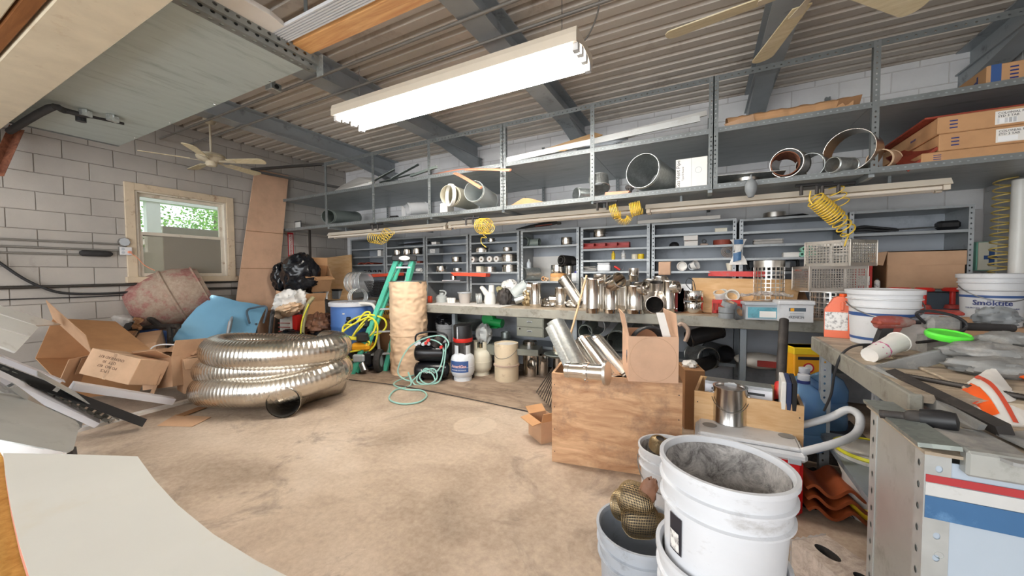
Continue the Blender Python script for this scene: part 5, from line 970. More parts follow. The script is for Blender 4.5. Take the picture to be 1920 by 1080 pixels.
# beige fibre drum
q = gz(950, 712); t = T('fiber_drum', 'beige cardboard drum with a tan hoop beside the propane tanks', 'drum', q); rr = 22.5/ppm(q); h_ = 70/ppm(q)
MB().lathe([(0, 0), (rr*.97, 0), (rr, .01), (rr, h_), (rr*.95, h_), (rr*.95, .01), (0, .01)], 40).build('body', 'beige_drum', t); MB().lathe([(rr, h_*.4), (rr+.014, h_*.41), (rr+.014, h_*.44), (rr, h_*.455)], 40).build('hoop', 'tan_metal', t); MB().lathe([(0, h_-.02), (rr*.94, h_-.02)], 40).build('liner', 'paper', t)
MB().sweep([(rr*1.01*math.cos(a_), -rr*1.02*math.sin(a_), h_*.86-.0*a_-.11*math.sin(a_)) for a_ in [pi*i/14 for i in range(15)]], .003, 6).build('bail_handle', 'bolt', t)
# short pieces of steel liner standing on the mat
for px0, py0, w_, h_, lab, cut in ((994, 704, 27, 65, 'tall steel liner pipe with a torn side hole standing on the mat', 1), (1018, 703, 20, 38, 'short steel liner pipe standing next to the torn one', 1), (1046, 700, 18, 34, 'short steel pipe half hidden by the plywood crate corner', 0)):
    q = gz(px0, py0); S = ppm(q); r_ = w_/2/S; hh_ = h_/S; t = T('steel_liner', lab, 'pipe', q)
    MB().pipe((0, 0, 0), (0, 0, hh_), r_, .003, 28).build('tube', 'steel', t)
    if cut: MB().pipe((r_*.5, -r_*.75, hh_*(.33 if h_ > 50 else .8)), (r_*.95, -r_*1.35, hh_*(.45 if h_ > 50 else 1.)), r_*.55, .003, 20, r_*.62).build('side_branch', 'steel_soft', t)
# ---- under the bench
q = gy(834, 632, YT+.38); q.z = .401
bucket('white bucket under the bench wrapped with black plastic on top', Matrix.Translation(gy(836, 640, YT+.35)-V((0, 0, .0))), .14, .28, 'white_plastic', inner=None); 
tag(blob('black_wrap', 'bag_black', None, .13, .13, .07, .16, 1.6, 21, 40, m=Matrix.Translation(gy(836, 600, YT+.3))), 'black plastic stuffed on the white bucket under the bench', 'bag')
q = gy(868, 640, YT-.12); t = T('sealant_pail', 'black pail with a red base band behind the labelled propane tank', 'pail', q); MB().lathe([(0, 0), (.12, 0), (.125, .01), (.125, .05), (0, .05)], 32).build('base_band', 'red', t); MB().lathe([(.117, .05), (.12, .2), (.115, .215), (0, .215)], 32).build('body', 'black', t); MB().box(-.008, .008, -.1215, -.115, .05, .2).build('drip', 'grey_light', t, ang=0); MB().box(-.1, .1, -.1, .1, -q.z+.007, -.001).build('stand', 'dark_iron', t, ang=0)
# green blower
q = gy(922, 612, YT+.38); t = T('green_blower', 'green electric blower on the shelf under the bench', 'blower', q); 
MB().lathe([(0, -.05), (.09, -.05), (.1, -.03), (.1, .03), (.09, .05), (0, .05)], 28, TR((-.04, 0, .1), 90)).build('fan_housing', 'green', t); MB().cyl((.0, 0, .06), (.17, 0, .05), .065, .06, n=24).build('motor', 'green', t); MB().rbox(-.06, .0, -.04, .04, .16, .26, .01).build('outlet', 'green', t); MB().box(-.1, .12, -.06, .06, -.015, 0).build('foot', 'green', t, ang=0)
# drawer unit hanging below the worktop
p0, p1 = gy(968, 590, YT-.03), gy(1019, 634, YT-.03); t = T('drawer_unit', 'grey green two drawer unit hanging under the bench top', 'drawer unit', (p0.x, YT-.03, p1.z)); W_ = p1.x-p0.x; H_ = ZT-.108-p1.z
MB().box(0, W_, .012, .55, 0, H_).build('case', 'drawer_green', t, ang=0)
for k in (0, 1):
    z0 = .008+k*(H_/2); dr = MB().rbox(.006, W_-.006, 0, .014, z0, z0+H_/2-.014, .003).build('drawer', 'drawer_green', t); MB().rbox(W_/2-.035, W_/2+.035, -.006, .001, z0+H_*.24, z0+H_*.3, .002).build('pull', 'grey_light', dr); MB().box(W_/2-.027, W_/2+.027, -.0075, -.005, z0+H_*.25, z0+H_*.285).build('pull_recess', 'black', dr, ang=0)
MB().cyl((.05, 0, H_*.42), (.05, -.012, H_*.42), .01, n=12).build('lock', 'chrome', t)
# grey sheet metal hoods and small things on the lower shelf
def zs_at(px_, py_, yy): q_ = gy(px_, py_, yy); q_.z = .401; return q_
q = gy(880, 606, YT+.5); tag(MB().lathe([(0, 0), (.12, 0), (.2, .14), (.19, .14), (.11, .01), (0, .01)], 28).build('galvanized_hood', 'galv_dull', None, q-V((0, 0, .1))), 'dull galvanized hood under the bench left of the green blower', 'hood')
q = gy(948, 632, YT+.5); collar('small galvanized cup on the shelf under the bench by the drawers', zs_at(948, 632, YT+.5), .065, .14, 'galv_dull')
q = gz(985, 655); tag(closed_box('stack of grey paper folders under the bench behind the beige drum', Matrix.Translation(gy(985, 662, YT+.25)) @ TR(rz=12), .4, .3, .08, 'drawer_green', 'box', tape=False), 'stack of grey paper folders under the bench behind the beige drum', 'folders')
tag(closed_box('x', Matrix.Translation(gy(925, 660, YT+.3)) @ TR(rz=-8), .36, .3, .13, 'drawer_green', tape=False), 'flat grey green case on the floor behind the ivory tank', 'case')
tag(blob('rag', 'fiber', None, .1, .08, .12, .2, 1.8, 31, 32, m=Matrix.Translation(gy(907, 626, YT+.18))), 'pale grey rag hanging under the bench behind the ivory tank', 'rag')
stove_pipe('galvanized pipe section lying under the bench beside the drawers', gy(1058, 606, YT+.1), gy(1075, 604, YT+.65), .115, 'galv', n=32)
tag(MB().lathe([(0, .0), (.1, .0), (.16, .035), (.162, .03), (.1, -.006), (0, -.006)], 28).build('metal_bowl', 'galv_dull', None, gy(1045, 668, YT+.1)), 'shallow metal bowl under the bench behind the leaning liners', 'bowl')
collar('steel collar standing in the shallow bowl under the bench', gy(1045, 663, YT+.1), .055, .085, 'steel')
# ================================================================ goods on the shelf units
def sp_(bay, lvl, px, dy=.08):
    z = SH[bay][lvl] if lvl >= 0 else None; q_ = gy(px, 480, YU+dy); q_.z = z+.0005; return q_
def S_(q_): return ppm(q_)
def ring(lab, bay, lvl, x0, x1, y0, y1, mat='steel', dy=None, lid=False):
    q_ = sp_(bay, lvl, (x0+x1)/2, .1); s_ = ppm(q_); r_ = (x1-x0)/2/s_; q_ = sp_(bay, lvl, (x0+x1)/2, r_+.01 if dy is None else dy); return collar(lab, q_, r_, (y1-y0)/s_, mat, lid=lid)
def sbox(lab, bay, lvl, x0, x1, y0, y1, mat, d_=.1, cat='box', name='small_box', dy=.02, b=.003, rz=0):
    q_ = sp_(bay, lvl, (x0+x1)/2, dy+d_/2); s_ = ppm(q_); w_ = (x1-x0)/s_; h_ = (y1-y0)/s_
    t_ = T(name, lab, cat, q_, rz); MB().rbox(-w_/2, w_/2, -d_/2, d_/2, 0, h_*.8, b).build('body', mat, t_); MB().rbox(-w_/2-.001, w_/2+.001, -d_/2-.001, d_/2+.001, h_*.8, h_, b).build('lid', mat, t_); return t_, w_, h_
sbox('small white box on the shelf unit beside the plywood board', 0, 1, 711, 719, 469, 480, 'paper')
q = sp_(0, 2, 693, .15); tag(MB().grid(lambda u, v_: ((u-.5)*.42, (v_-.5)*.2, .012+.03*abs(math.sin(u*7))), 16, 4, .014).build('paper_stack', 'brown_red', None, q), 'folded reddish brown sheets on the first shelf unit', 'sheets')
for k in range(4):
    q = sp_(0, 3, 684+9*k, .08); tag(MB().lathe([(0, 0), (.028, 0), (.03, .03), (.015, .045), (0, .045)], 14).build('pipe_fitting', 'black', None, q), ('first', 'second', 'third', 'fourth')[k]+' small black pipe fitting from the left on the first shelf unit', 'fitting', 'black fittings on the first unit'); COL.objects[-1]['group'] = 'black fittings on the first unit'
q0, q1 = gy(746, 461, YU+.03), gy(801, 457, YU+.03); t = T('umbrella', 'long black folded strap bundle on the shelf behind the ladder cap', 'bundle', q0); MB().sweep([(0, 0, .012), (.2, .02, .02), ((q1-q0).x*.8, .01, .022), ((q1-q0).x, 0, .025)], [.006, .016, .022, .02], 10).build('bundle', 'black', t); MB().cyl(((q1-q0).x, 0, .025), ((q1-q0).x+.05, 0, .027), .02, n=10).build('end_cap', 'black_rough', t)
ring('left one of the three steel bands above the ladder cap', 1, 1, 739, 754, 467, 477); ring('middle one of the three steel bands above the ladder cap', 1, 1, 757, 773, 466, 477); ring('right one of the three steel bands above the ladder cap', 1, 1, 775, 792, 466, 478)
tag(blob('rag', 'foam', None, .06, .05, .03, .2, 1.8, 41, 24, m=Matrix.Translation(sp_(1, 3, 786, .08)+V((0, 0, .03)))), 'white rag on the shelf right of the ladder rails', 'rag')
sbox('small dark part on the shelf between the ladder rails', 1, 3, 748, 760, 502, 509, 'dark_iron'); sbox('small white switch box on the shelf between the ladder rails', 1, 3, 736, 746, 502, 509, 'white_plastic'); sbox('small dark brown piece on the shelf right of ladder cap', 1, 2, 784, 792, 489, 493, 'brown_red')
sbox('tiny white carton on the top shelf right of the black strap bundle', 2, 0, 812, 823, 452, 457, 'paper'); t, w_, h_ = sbox('clear plastic box with a white printed label on the shelf', 2, 1, 802, 831, 465, 474, 'grey_plastic', .12); MB().box(-.06, .04, -.0625, -.06, .005, h_*.9).build('label', 'label_print', t, ang=0)
ring('steel band on the third shelf above the red tray', 2, 2, 847, 866, 480, 490); ring('low steel can on the shelf left of the red tray', 2, 3, 817, 838, 497, 508, 'steel', lid=True); ring('low steel band directly behind the red tray', 2, 3, 850, 866, 502, 509)
q = sp_(2, 4, 850, .02); collar('small steel cup standing above the clear bucket', sp_(2, 4, 850, .06), .045, .075, 'steel'); tag(MB().rbox(-.18, .16, -.06, .06, 0, .015, .004).build('sheet_offcut', 'white_alu', None, q+V((0, 0, .0))), 'pale metal offcut below the red tray on the shelf', 'offcut')
ring('small steel clamp on the top shelf under the hanging yellow coil', 3, 0, 915, 929, 446, 453); ring('round steel pan end under the hanging yellow coil', 3, 1, 890, 919, 462, 471, lid=True); ring('small steel dish on the shelf above the white rolls', 3, 1, 943, 961, 463, 471, lid=True)
for k, (x0, x1) in enumerate(((881, 896), (898, 913), (914, 927), (926, 941))):
    q = sp_(3, 2, (x0+x1)/2, .06+.02*(k % 2)); t = T('paper_roll', ('first', 'second', 'third', 'fourth')[k]+' white paper roll from the left in the shelf row', 'roll', q, group='white paper rolls on one shelf'); r_ = 5.5/ppm(q); MB().pipe((0, -.05, r_), (0, .05, r_), r_, r_*.7, 20).build('roll', 'paper', t); MB().pipe((0, -.0505, r_), (0, .0505, r_), r_*.32, .002, 12).build('core', 'cardboard', t)
ring('large steel band beside the white paper rolls', 3, 2, 940, 971, 475, 489); ring('large steel band on the shelf below the white paper rolls', 3, 3, 941, 971, 495, 508)
sbox('small yellow block beside the stack of steel discs', 3, 3, 895, 905, 497, 508, 'ivory')
q = sp_(3, 3, 919, .12); t = T('disc_stack', 'stack of flat pale steel discs under the white paper rolls', 'disc stack', q)
for k in range(5): MB().lathe([(0, k*.016), (.088, k*.016), (.09, k*.016+.004), (.088, k*.016+.013), (0, k*.016+.013)], 28).build('disc', 'steel_soft', t)
# tall bay
q = sp_(4, 0, 988, .12); t = T('pipe_elbow', 'grey pipe elbow lying on the top shelf of the tall bay', 'pipe', q); r_ = 9/ppm(q); MB().pipe((0, -.09, r_), (.02, .1, r_), r_, .003).build('socket', 'pipe_grey', t); MB().pipe((.04, 0, r_*.8), (.2, -.01, r_*.75), r_*.8, .003).build('tube', 'pipe_grey', t); MB().pipe((.17, -.01, r_*.75), (.2, -.01, r_*.75), r_*.9, .003).build('rim', 'pipe_grey', t)
ring('steel band on the right of the tall bay top shelf', 4, 0, 1052, 1073, 441, 455)
tag(MB().box(gy(990, 500, YB-.06).x, gy(1060, 500, YB-.06).x, YB-.065, YB-.055, SH[4][1]+.001, gy(1020, 481, YB-.06).z).build('white_sheet', 'paper', None, ang=0), 'white board standing at the back of the tall bay', 'board')
q = sp_(4, 1, 995, .1); t = T('pipe_offcut', 'wide grey pipe offcut lying in the tall bay', 'pipe', q); r_ = 12.5/ppm(q); MB().pipe((-.07, -.08, r_), (.06, .12, r_), r_, .004).build('tube', 'galv', t); MB().pipe((-.078, -.092, r_), (-.065, -.072, r_), r_*1.06, .006).build('rim', 'galv', t)
q = sp_(4, 1, 990, .06); tag(MB().lathe([(0, 0), (.03, 0), (.032, .01), (.032, .1), (.012, .13), (.012, .15), (0, .15)], 18).build('spray_bottle', 'grey_light', None, q+V((0, .03, .155))), 'pale bottle standing on the grey pipe offcut', 'bottle')
q = sp_(4, 1, 1046, .14); t = T('wood_ring', 'two pale wooden rings under a steel drum in the tall bay', 'ring', q); MB().pipe((0, 0, 0), (0, 0, .05), .11, .02, 30).build('ring', 'plywood_light', t); MB().pipe((0, 0, .053), (0, 0, .1), .105, .02, 30).build('ring', 'lumber', t)
collar('wide steel drum section on the wooden rings', q+V((.0, 0, .101)), .095, .115, 'steel'); q = sp_(4, 1, 1068, .07); collar('tall slim steel pipe standing right of the wooden rings', q, .05, .2, 'steel')
q = sp_(4, 1, 1062, .07); t = T('hose_roll', 'dark rolled hose perched on top of the steel pipe', 'hose', q+V((.0, 0, .205))); MB().pipe((-.04, -.09, .07), (.05, .1, .06), .07, .012, 24).build('outer_roll', 'iron', t); MB().pipe((-.045, -.1, .07), (.045, .1, .065), .042, .008, 20).build('inner_roll', 'dark_iron', t); MB().pipe((.05, .02, .05), (.16, .1, .045), .045, .004, 20).build('free_end', 'iron', t)
sbox('white bottle with a purple cap at the right of the tall bay', 4, 1, 1073, 1085, 511, 526, 'white_plastic', .05, 'bottle', 'bottle'); tag(MB().rbox(-.022, .022, -.022, .022, 0, .03, .006).build('tape_stub', 'indigo', None, sp_(4, 1, 1081, .05)+V((0, 0, .1))), 'purple cap on the white bottle of the tall bay', 'cap')
q = sp_(4, 1, 1019, .05); t = T('tape_roll', 'small tan tape roll beside the wooden rings', 'tape', q); MB().pipe((0, -.015, .032), (0, .015, .032), .032, .014, 20).build('roll', 'cardboard_orange', t); MB().pipe((.04, -.01, .025), (.05, .02, .025), .025, .01, 16).build('roll', 'kraft', t)
# red bins etc.
ring('steel band on the top shelf above the red bins', 5, 0, 1113, 1136, 427, 442)
q0 = sp_(5, 1, 1092, .01); w_ = gy(1179, 480, YU+.01).x-q0.x; t = T('bin_row', 'red plastic row of four open bins on the shelf', 'bins', q0)
MB().box(0, w_, .1, .105, 0, .07).build('back', 'red', t, ang=0); MB().box(0, w_, 0, .105, 0, .004).build('base', 'red', t, ang=0); MB().box(0, w_, 0, .004, 0, .03).build('lip', 'red_dull', t, ang=0)
for k in range(5): MB().box(w_*k/4-.002, w_*k/4+.002, .0, .105, 0, .07).build('divider', 'red_dull', t, ang=0)
MB().box(0, w_, -.001, .004, .066, .072).build('top_rail', 'red_dull', t, ang=0)
def bottle(lab, q_, r_, h_, mat, cap, cat='bottle', label=None):
    t_ = T('bottle', lab, cat, q_); MB().lathe([(0, 0), (r_, 0), (r_, h_*.75), (r_*.5, h_*.85), (r_*.45, h_*.88), (0, h_*.88)], 20).build('body', mat, t_); MB().lathe([(0, h_*.87), (r_*.55, h_*.87), (r_*.55, h_), (0, h_)], 16).build('cap', cap, t_)
    if label: MB().lathe([(r_+.0008, h_*.15), (r_+.0008, h_*.6)], 20).build('label', label, t_)
bottle('slim yellow bottle on the shelf below the red bins', sp_(5, 2, 1150, .06), .022, .105, 'yellow', 'tool_yellow'); bottle('slim white bottle on the shelf below the red bins', sp_(5, 2, 1169, .06), .026, .11, 'white_plastic', 'grey_light', label='label_print')
for x_, lab, mt_ in ((1190, 'left yellow and white tape roll beside the bottles', 'ivory'), (1202, 'right bright yellow tape roll beside the bottles', 'yellow')):
    q = sp_(5, 2, x_, .06); t = T('tape_roll', lab, 'tape', q); MB().pipe((0, 0, 0), (0, 0, .06), .036, .012, 22).build('roll', mt_, t); MB().pipe((0, 0, 0), (0, 0, .061), .025, .004, 18).build('core', 'orange', t)
q = sp_(5, 3, 1106, .1); t = T('paper_pile', 'messy pile of white papers on the shelf behind steel tees', 'papers', q)
for k in range(7): MB().box(-.1, .1, -.06, .06, 0, .002, TR((0, 0, .004+k*.009), random.uniform(-7, 7), random.uniform(-5, 5), random.uniform(-20, 20))).build('sheet', 'paper', t, ang=0)
t, w_, h_ = sbox('white lidded plastic container beside the paper pile', 5, 3, 1121, 1145, 491, 507, 'white_plastic', .09, 'container', 'plastic_container', b=.012)
q = sp_(5, 3, 1158, .05); t = T('caulk_gun', 'small red handled tool lying beside the plastic container', 'tool', q); MB().cyl((-.04, 0, .06), (.03, 0, .018), .013, n=10).build('grip', 'red', t); MB().sweep([(.03, 0, .018), (.06, 0, .012), (.075, 0, .05), (.07, 0, .012)], .004, 6).build('wire', 'bolt', t); MB().sweep([(-.055, 0, .07), (-.055, 0, .005)], .003, 6).build('stand', 'bolt', t)
sbox('small cream yellow box on the top shelf near the blue bag', 6, 0, 1341, 1361, 426, 433, 'ivory', .05, b=.002); q = sp_(6, 1, 1264, .06); tag(MB().lathe([(0, 0), (.055, 0), (.05, .03), (.03, .05), (0, .055)], 20).build('rubber_plug', 'black', None, q), 'black rubber cap left of the two white boxes', 'cap')
sbox('lower one of the two stacked white boxes on the shelf', 6, 1, 1284, 1307, 450, 459, 'paper', .1); q = sp_(6, 1, 1295, .07); q.z += .062; tag(MB().rbox(-.073, .073, -.05, .05, 0, .055, .003).build('small_box', 'paper', None, q), 'upper one of the two stacked white boxes on the shelf', 'box')
q = sp_(6, 1, 1320, .05); t = T('pull_cord', 'small black ring tool right of the white boxes', 'tool', q); MB().sweep([(.02*math.cos(a_), 0, .045+.02*math.sin(a_)) for a_ in [2*pi*k/14 for k in range(14)]], .006, 6, closed=True).build('ring', 'black', t); MB().rbox(-.04, .04, -.02, .02, 0, .022, .005).build('base', 'tan_metal', t)
q = sp_(6, 1, 1354, .1); t = T('belt_coil', 'flat brown abrasive belt coil on the shelf above the rolled one', 'belt', q); MB().pipe((0, 0, 0), (0, 0, .055), .09, .01, 28).build('belt', 'brown_red', t); MB().pipe((0, 0, 0), (0, 0, .05), .07, .006, 28).build('inner_belt', 'tan_metal', t)
q = sp_(6, 2, 1365, .1); t = T('belt_roll', 'rolled brown belt standing beside the blue and white bag', 'belt', q); sp2 = [((.02+.052*i/60)*math.cos(i*.42), 0, .075+(.02+.052*i/60)*math.sin(i*.42)) for i in range(60)]
MB().grid(lambda u, v_: (V(sp2[min(59, int(u*59))])+V((0, -.05+v_*.09, 0))), 59, 1, .004).build('belt', 'tan_metal', t)
q = gy(1384, 470, YU-.03); t = T('hanging_bag', 'blue and white plastic bag hanging on the shelf post', 'bag', q); MB().grid(lambda u, v_: ((u-.5)*(.05+.11*abs(v_-.45)*2)+.02*nz((u, v_, 1), 3), -.015*math.sin(u*pi)-.02*abs(nz((u*2, v_*3, 0), 2)), .12-v_*.27), 14, 16, .004).build('film', 'paper', t)
MB().grid(lambda u, v_: ((u-.5)*.08, -.032-.01*math.sin(u*pi), .115-v_*.05), 6, 4, .003).build('blue_print', 'blue_stripe', t); MB().grid(lambda u, v_: ((u-.5)*.07-.01, -.034-.01*math.sin(u*pi), -.03-v_*.09+.02*u), 6, 4, .003).build('blue_print', 'blue_stripe', t)
q = gy(1246, 502, YU-.02); t = T('hanging_card', 'beige card pad hanging over the shelf edge', 'card', q); MB().rbox(-.065, .065, -.008, .008, -.085, .07, .006).build('pad', 'cardboard_pink', t); MB().box(-.06, .07, .0, .06, .062, .07).build('hook_strip', 'cardboard_dark', t, ang=0)
for x_, lab in ((1279, 'round white filter face on the shelf beside the beige card'), (1298, 'white filter cup lying next to the round one')):
    q = sp_(6, 3, x_, .06); t = T('filter_cup', lab, 'filter', q); MB().lathe([(0, 0), (.042, 0), (.055, .06), (.05, .06), (.038, .005), (0, .005)], 24, TR((0, .03, .055), 90 if x_ < 1290 else 70, 0, 0 if x_ < 1290 else 60)).build('cup', 'paper', t); MB().pipe((0, .035, .055), (0, .045, .055), .045, .01, 20).build('rim', 'white_plastic', t)
q = sp_(6, 3, 1369, .03); tag(MB().lathe([(0, 0), (.026, 0), (.04, .08), (.036, .08), (.022, .006), (0, .006)], 20).build('cup', 'ivory', None, q), 'cream cup on the shelf under the blue and white bag', 'cup')
red_tray('long red slotted tray lying before the shelf posts above plywood', (1328, 518), (1436, 519), YU-.1, 'red', .055, .12)
# on top of the units
p0, p1 = gy(1196, 413, YU+.05), gy(1351, 405, YU+.05); tag(MB().rbox(0, (p1-p0).length, -.03, .03, -.02, .022, .004).build('lamp_carton', 'paper', None, Matrix.Translation(V((p0.x, p0.y, gy(1290, 414, YU).z+.024)))), 'long slim white carton on top of the shelf units', 'carton')
zt8 = gy(1486, 405, YU).z; q = gy(1452, 398, YU+.15); q.z = zt8+.014; t = T('flue_ring', 'steel flue ring with a black flashing sheet on the unit top', 'flue ring', q); MB().lathe([(.1, 0), (.1, .05), (.095, .05), (.095, 0)], 28).build('ring', 'steel_soft', t); MB().prism([(-.2, -.12), (.22, -.12), (.3, .05), (-.2, .12)], .004, TR((0, 0, -.006), 0, -3)).build('sheet', 'black', t, ang=0)
# black tool bundle on top of tall bay
p0 = gy(968, 430, YU-.02); p1 = gy(1045, 419, YU-.02); t = T('pry_bar', 'black pry bar and straps lying on top of the tall bay', 'tool', p0); d_ = p1-p0; MB().sweep([(0, 0, .0), d_*.35+V((0, 0, .012)), d_*.8+V((0, 0, .012)), d_+V((0, 0, .01))], [.008, .022, .03, .018], 10).build('bar', 'black', t); MB().cyl(d_, d_+V((.05, 0, .0)), .016, n=10).build('tip', 'dark_iron', t); MB().sweep([d_*.5+V((0, -.03, .0)), d_*.9+V((0, -.04, -.005))], .006, 6).build('strap', 'brown_red', t)
# bay 7
sbox('grey canvas bundle lying on the wide shelf', 7, 1, 1416, 1462, 447, 456, 'dust', .12, 'bundle', 'canvas_bundle', b=.012); sbox('low white carton left of the mint green rolls', 7, 2, 1470, 1494, 472, 481, 'paper', .1)
for k, (x_, z_) in enumerate(((1502, 0), (1513, 0), (1524, 0), (1505, .052), (1517, .052))):
    q = sp_(7, 2, x_, .07); q.z += z_; t = T('mint_roll', ('bottom left', 'bottom middle', 'bottom right', 'upper left', 'upper right')[k]+' mint green roll of the pile behind the wire cage', 'roll', q, group='mint green rolls'); MB().pipe((0, -.05, .026), (0, .05, .026), .026, .014, 18).build('roll', 'mint', t); MB().lathe([(.025, 0), (.0268, .01), (.0268, .03), (.025, .04)], 18, TR((0, -.03, .026), -90)).build('band', 'paper', t)
q = sp_(7, 3, 1448, .16); t = T('tool_case', 'black power tool case on the shelf above the perforated drum', 'case', q); MB().sweep(spline([(-.21, 0, .02), (-.22, 0, .08), (-.18, 0, .125), (.17, 0, .125), (.22, 0, .08), (.21, 0, .02)], 5), .014, 8).build('handle', 'black', t); MB().rbox(-.18, .2, -.08, .08, 0, .05, .01).build('body', 'black', t); MB().rbox(-.15, -.06, -.085, .08, .03, .11, .01).build('motor', 'dark_iron', t); MB().rbox(.06, .15, -.085, .08, .03, .1, .01).build('battery', 'grey_plastic', t)
tag(MB().lathe([(0, 0), (.03, 0), (.035, .02), (.02, .045), (0, .045)], 14).build('orange_plug', 'orange_bright', None, sp_(7, 3, 1496, .04)), 'small orange cap beside the lower wire basket', 'cap')
# bay 8: hoses, big carton, red box
q0 = sp_(8, 0, 1590, .05); t = T('hose_bundle', 'bundle of black hoses with a silver rod on the wide shelf', 'hoses', q0); L = gy(1690, 430, YU).x-q0.x; rnd2 = random.Random(4)
for k in range(7): MB().sweep(spline([(-.08+.05*rnd2.random(), .02*k, .015+.03*rnd2.random()), (L*.3, .01*k, .02+.06*rnd2.random()), (L*.65, .015*k, .015+.05*rnd2.random()), (L, .01*k, .018+.02*rnd2.random())], 6), .009, 6).build('hose', 'cable', t)
MB().cyl((L*.9, .03, .03), (L*1.75, .03, .035), .008, n=8).build('rod', 'alu', t); MB().rbox(L*1.72, L*2.12, -.02, .08, .01, .085, .02).build('grip', 'black', t)
p0, p1 = gy(1662, 535, YU-.05), gy(1810, 468, YU-.05); w_ = p1.x-p0.x; h_ = p1.z-SH[8][1]; t = T('carton', 'large plain brown carton with overhanging lid on the wide shelf', 'carton', (p0.x+w_/2, YU+.14, SH[8][1]+.001)); MB().rbox(-w_/2, w_/2, -.2, .2, 0, h_-.01, .005).build('body', 'cardboard', t); MB().box(-w_/2-.004, w_/2+.004, -.206, -.2, h_*.62, h_).build('lid_front', 'cardboard', t, ang=0); MB().box(-w_/2-.004, w_/2+.004, -.206, .2, h_-.008, h_).build('lid_top', 'cardboard', t, ang=0); MB().slab([(-w_/2-.004, -.2, h_*.99), (-w_/2-.13, -.16, h_*.97), (-w_/2-.1, -.16, h_*.66), (-w_/2-.03, -.2, h_*.62)], .006).build('side_flap', 'cardboard', t, ang=0); MB().box(-w_/2-.004, -w_/2, -.19, .19, 0, h_*.9).build('side', 'cardboard_dark', t, ang=0)
t, w_, h_ = sbox('red printed carton between wire basket and the large carton', 8, 1, 1604, 1628, 497, 541, 'red', .12, dy=-.06); MB().box(-w_*.4, w_*.35, -.0625, -.06, .03, h_*.5).build('label', 'label_print', t, ang=0); bottle('tiny clear bottle in front of the large carton', sp_(8, 1, 1646, -.02), .02, .09, 'paper', 'black', label='label_print')
# ================================================================ goods on the workbench top
tag(MB().grid(lambda u, v_: (gz(803+u*175, 570, ZT).x, YT+.0+v_*.5+.03*nz((u*5, v_, 2), 2), ZT+.004+.012*abs(nz((u*9, v_*4, 0), 2))), 40, 10, .004).build('paper_sheet', 'paper'), 'crumpled white paper sheet spread on the left of the bench top', 'paper')
def wt(px_, py_):
    q_ = gz(px_, py_, ZT+.0015)
    if q_.y > YT+.28: q_ = gy(px_, py_, YT+.28)
    q_.z = ZT+.0015; return q_
def tee(lab, px0, py0, w_, h_, stub=None, mat='steel', cap=None, top=None, rim=True):
    q_ = wt(px0, py0); s_ = ppm(q_); r_ = w_/2/s_; H = h_/s_; q_ = q_+V((0, r_, 0)); t_ = T('liner_tee', lab, 'pipe tee', q_)
    MB().lathe([(r_*.98, 0), (r_, .006), (r_, H*.12), (r_*1.02, H*.13), (r_*1.02, H*.16), (r_, H*.17), (r_, H-.02), (r_*1.03, H-.015), (r_*1.03, H-.004), (r_, H), (r_*.96, H), (r_*.96, 0), (r_*.98, 0)], 32).build('body', mat, t_)
    if stub:
        a_, el_, zc_, rs, L_ = stub; d_ = V((math.cos(R(a_))*math.cos(R(el_)), math.sin(R(a_))*math.cos(R(el_)), math.sin(R(el_)))); c_ = V((0, 0, H*zc_)); rs *= r_
        br_ = MB().pipe(c_+d_*r_*.2, c_+d_*(r_+L_*r_), rs, .003, 28).build('branch', mat, t_); m_ = AX(c_+d_*(r_+L_*r_-.012), c_+d_*(r_+L_*r_)); MB().lathe([(rs, 0), (rs+.007, .003), (rs+.007, .010), (rs, .014), (rs-.004, .014), (rs-.004, 0)], 28, m_).build('rim', mat, br_)
    if cap: MB().lathe([(r_*1.05, H*.9), (r_*1.08, H*.92), (r_*1.08, H*1.02), (0, H*1.05)], 28).build('cap', mat, t_)
    return t_
tee('shiny steel tee with a torn top beside the crumpled paper', 1000, 577, 22, 46, (200, 10, .82, .7, .5), 'steel'); tee('squat steel tee left of the leaning broom handle', 1048, 577, 22, 38, (180, 0, .4, .7, .9), 'steel')
tee('small steel cup stacked behind the squat tee', 1046, 566, 17, 32, None, 'steel_soft'); 
q = wt(1075, 573); tag(blob('foil_scrap', 'steel_soft', None, .1, .08, .055, .3, 2.2, 51, 36, m=Matrix.Translation(wt(1075, 574)+V((0, .1, .05)))), 'crumpled foil scrap at the foot of the slanted steel pipe', 'foil'); tag(blob('foil_scrap', 'steel_soft', None, .12, .08, .05, .3, 2.2, 52, 36, m=Matrix.Translation(wt(1025, 574)+V((0, .12, .045)))), 'crumpled foil scrap between the two small steel tees', 'foil'); tag(blob('foil_scrap', 'brass', None, .07, .06, .1, .3, 2.4, 53, 36, m=Matrix.Translation(wt(983, 572)+V((0, .12, .09)))), 'brownish crumpled foil left of the shiny steel tee', 'foil')
stove_pipe('slanted steel pipe leaning against the shelf post on the bench', wt(1086, 572)+V((0, .05, .05)), gy(1056, 522, YT+.4), .075, 'steel_soft', n=28)
tee('tall plain steel liner pipe standing by the broom handle', 1108, 588, 26, 66, (20, 12, .9, .55, .5)); tee('steel liner tee with its big open branch facing right', 1141, 588, 27, 52, (-38, 22, 1.0, 1.05, 1.15)); tee('steel liner tee with a dark open branch in the row centre', 1187, 589, 36, 54, (-30, 6, .86, .68, .35))
tee('back row steel liner pipe behind the open branch tee', 1122, 580, 24, 66, None, 'steel_soft'); tee('back row steel liner pipe behind the centre tee', 1170, 581, 24, 56, None, 'steel_soft'); tee('tall bright steel liner pipe right of the elbow', 1252, 588, 24, 62, (-20, 10, .75, .9, .6)); tee('back row steel pipe between elbow and centre tee', 1218, 581, 26, 60, None, 'steel_soft')
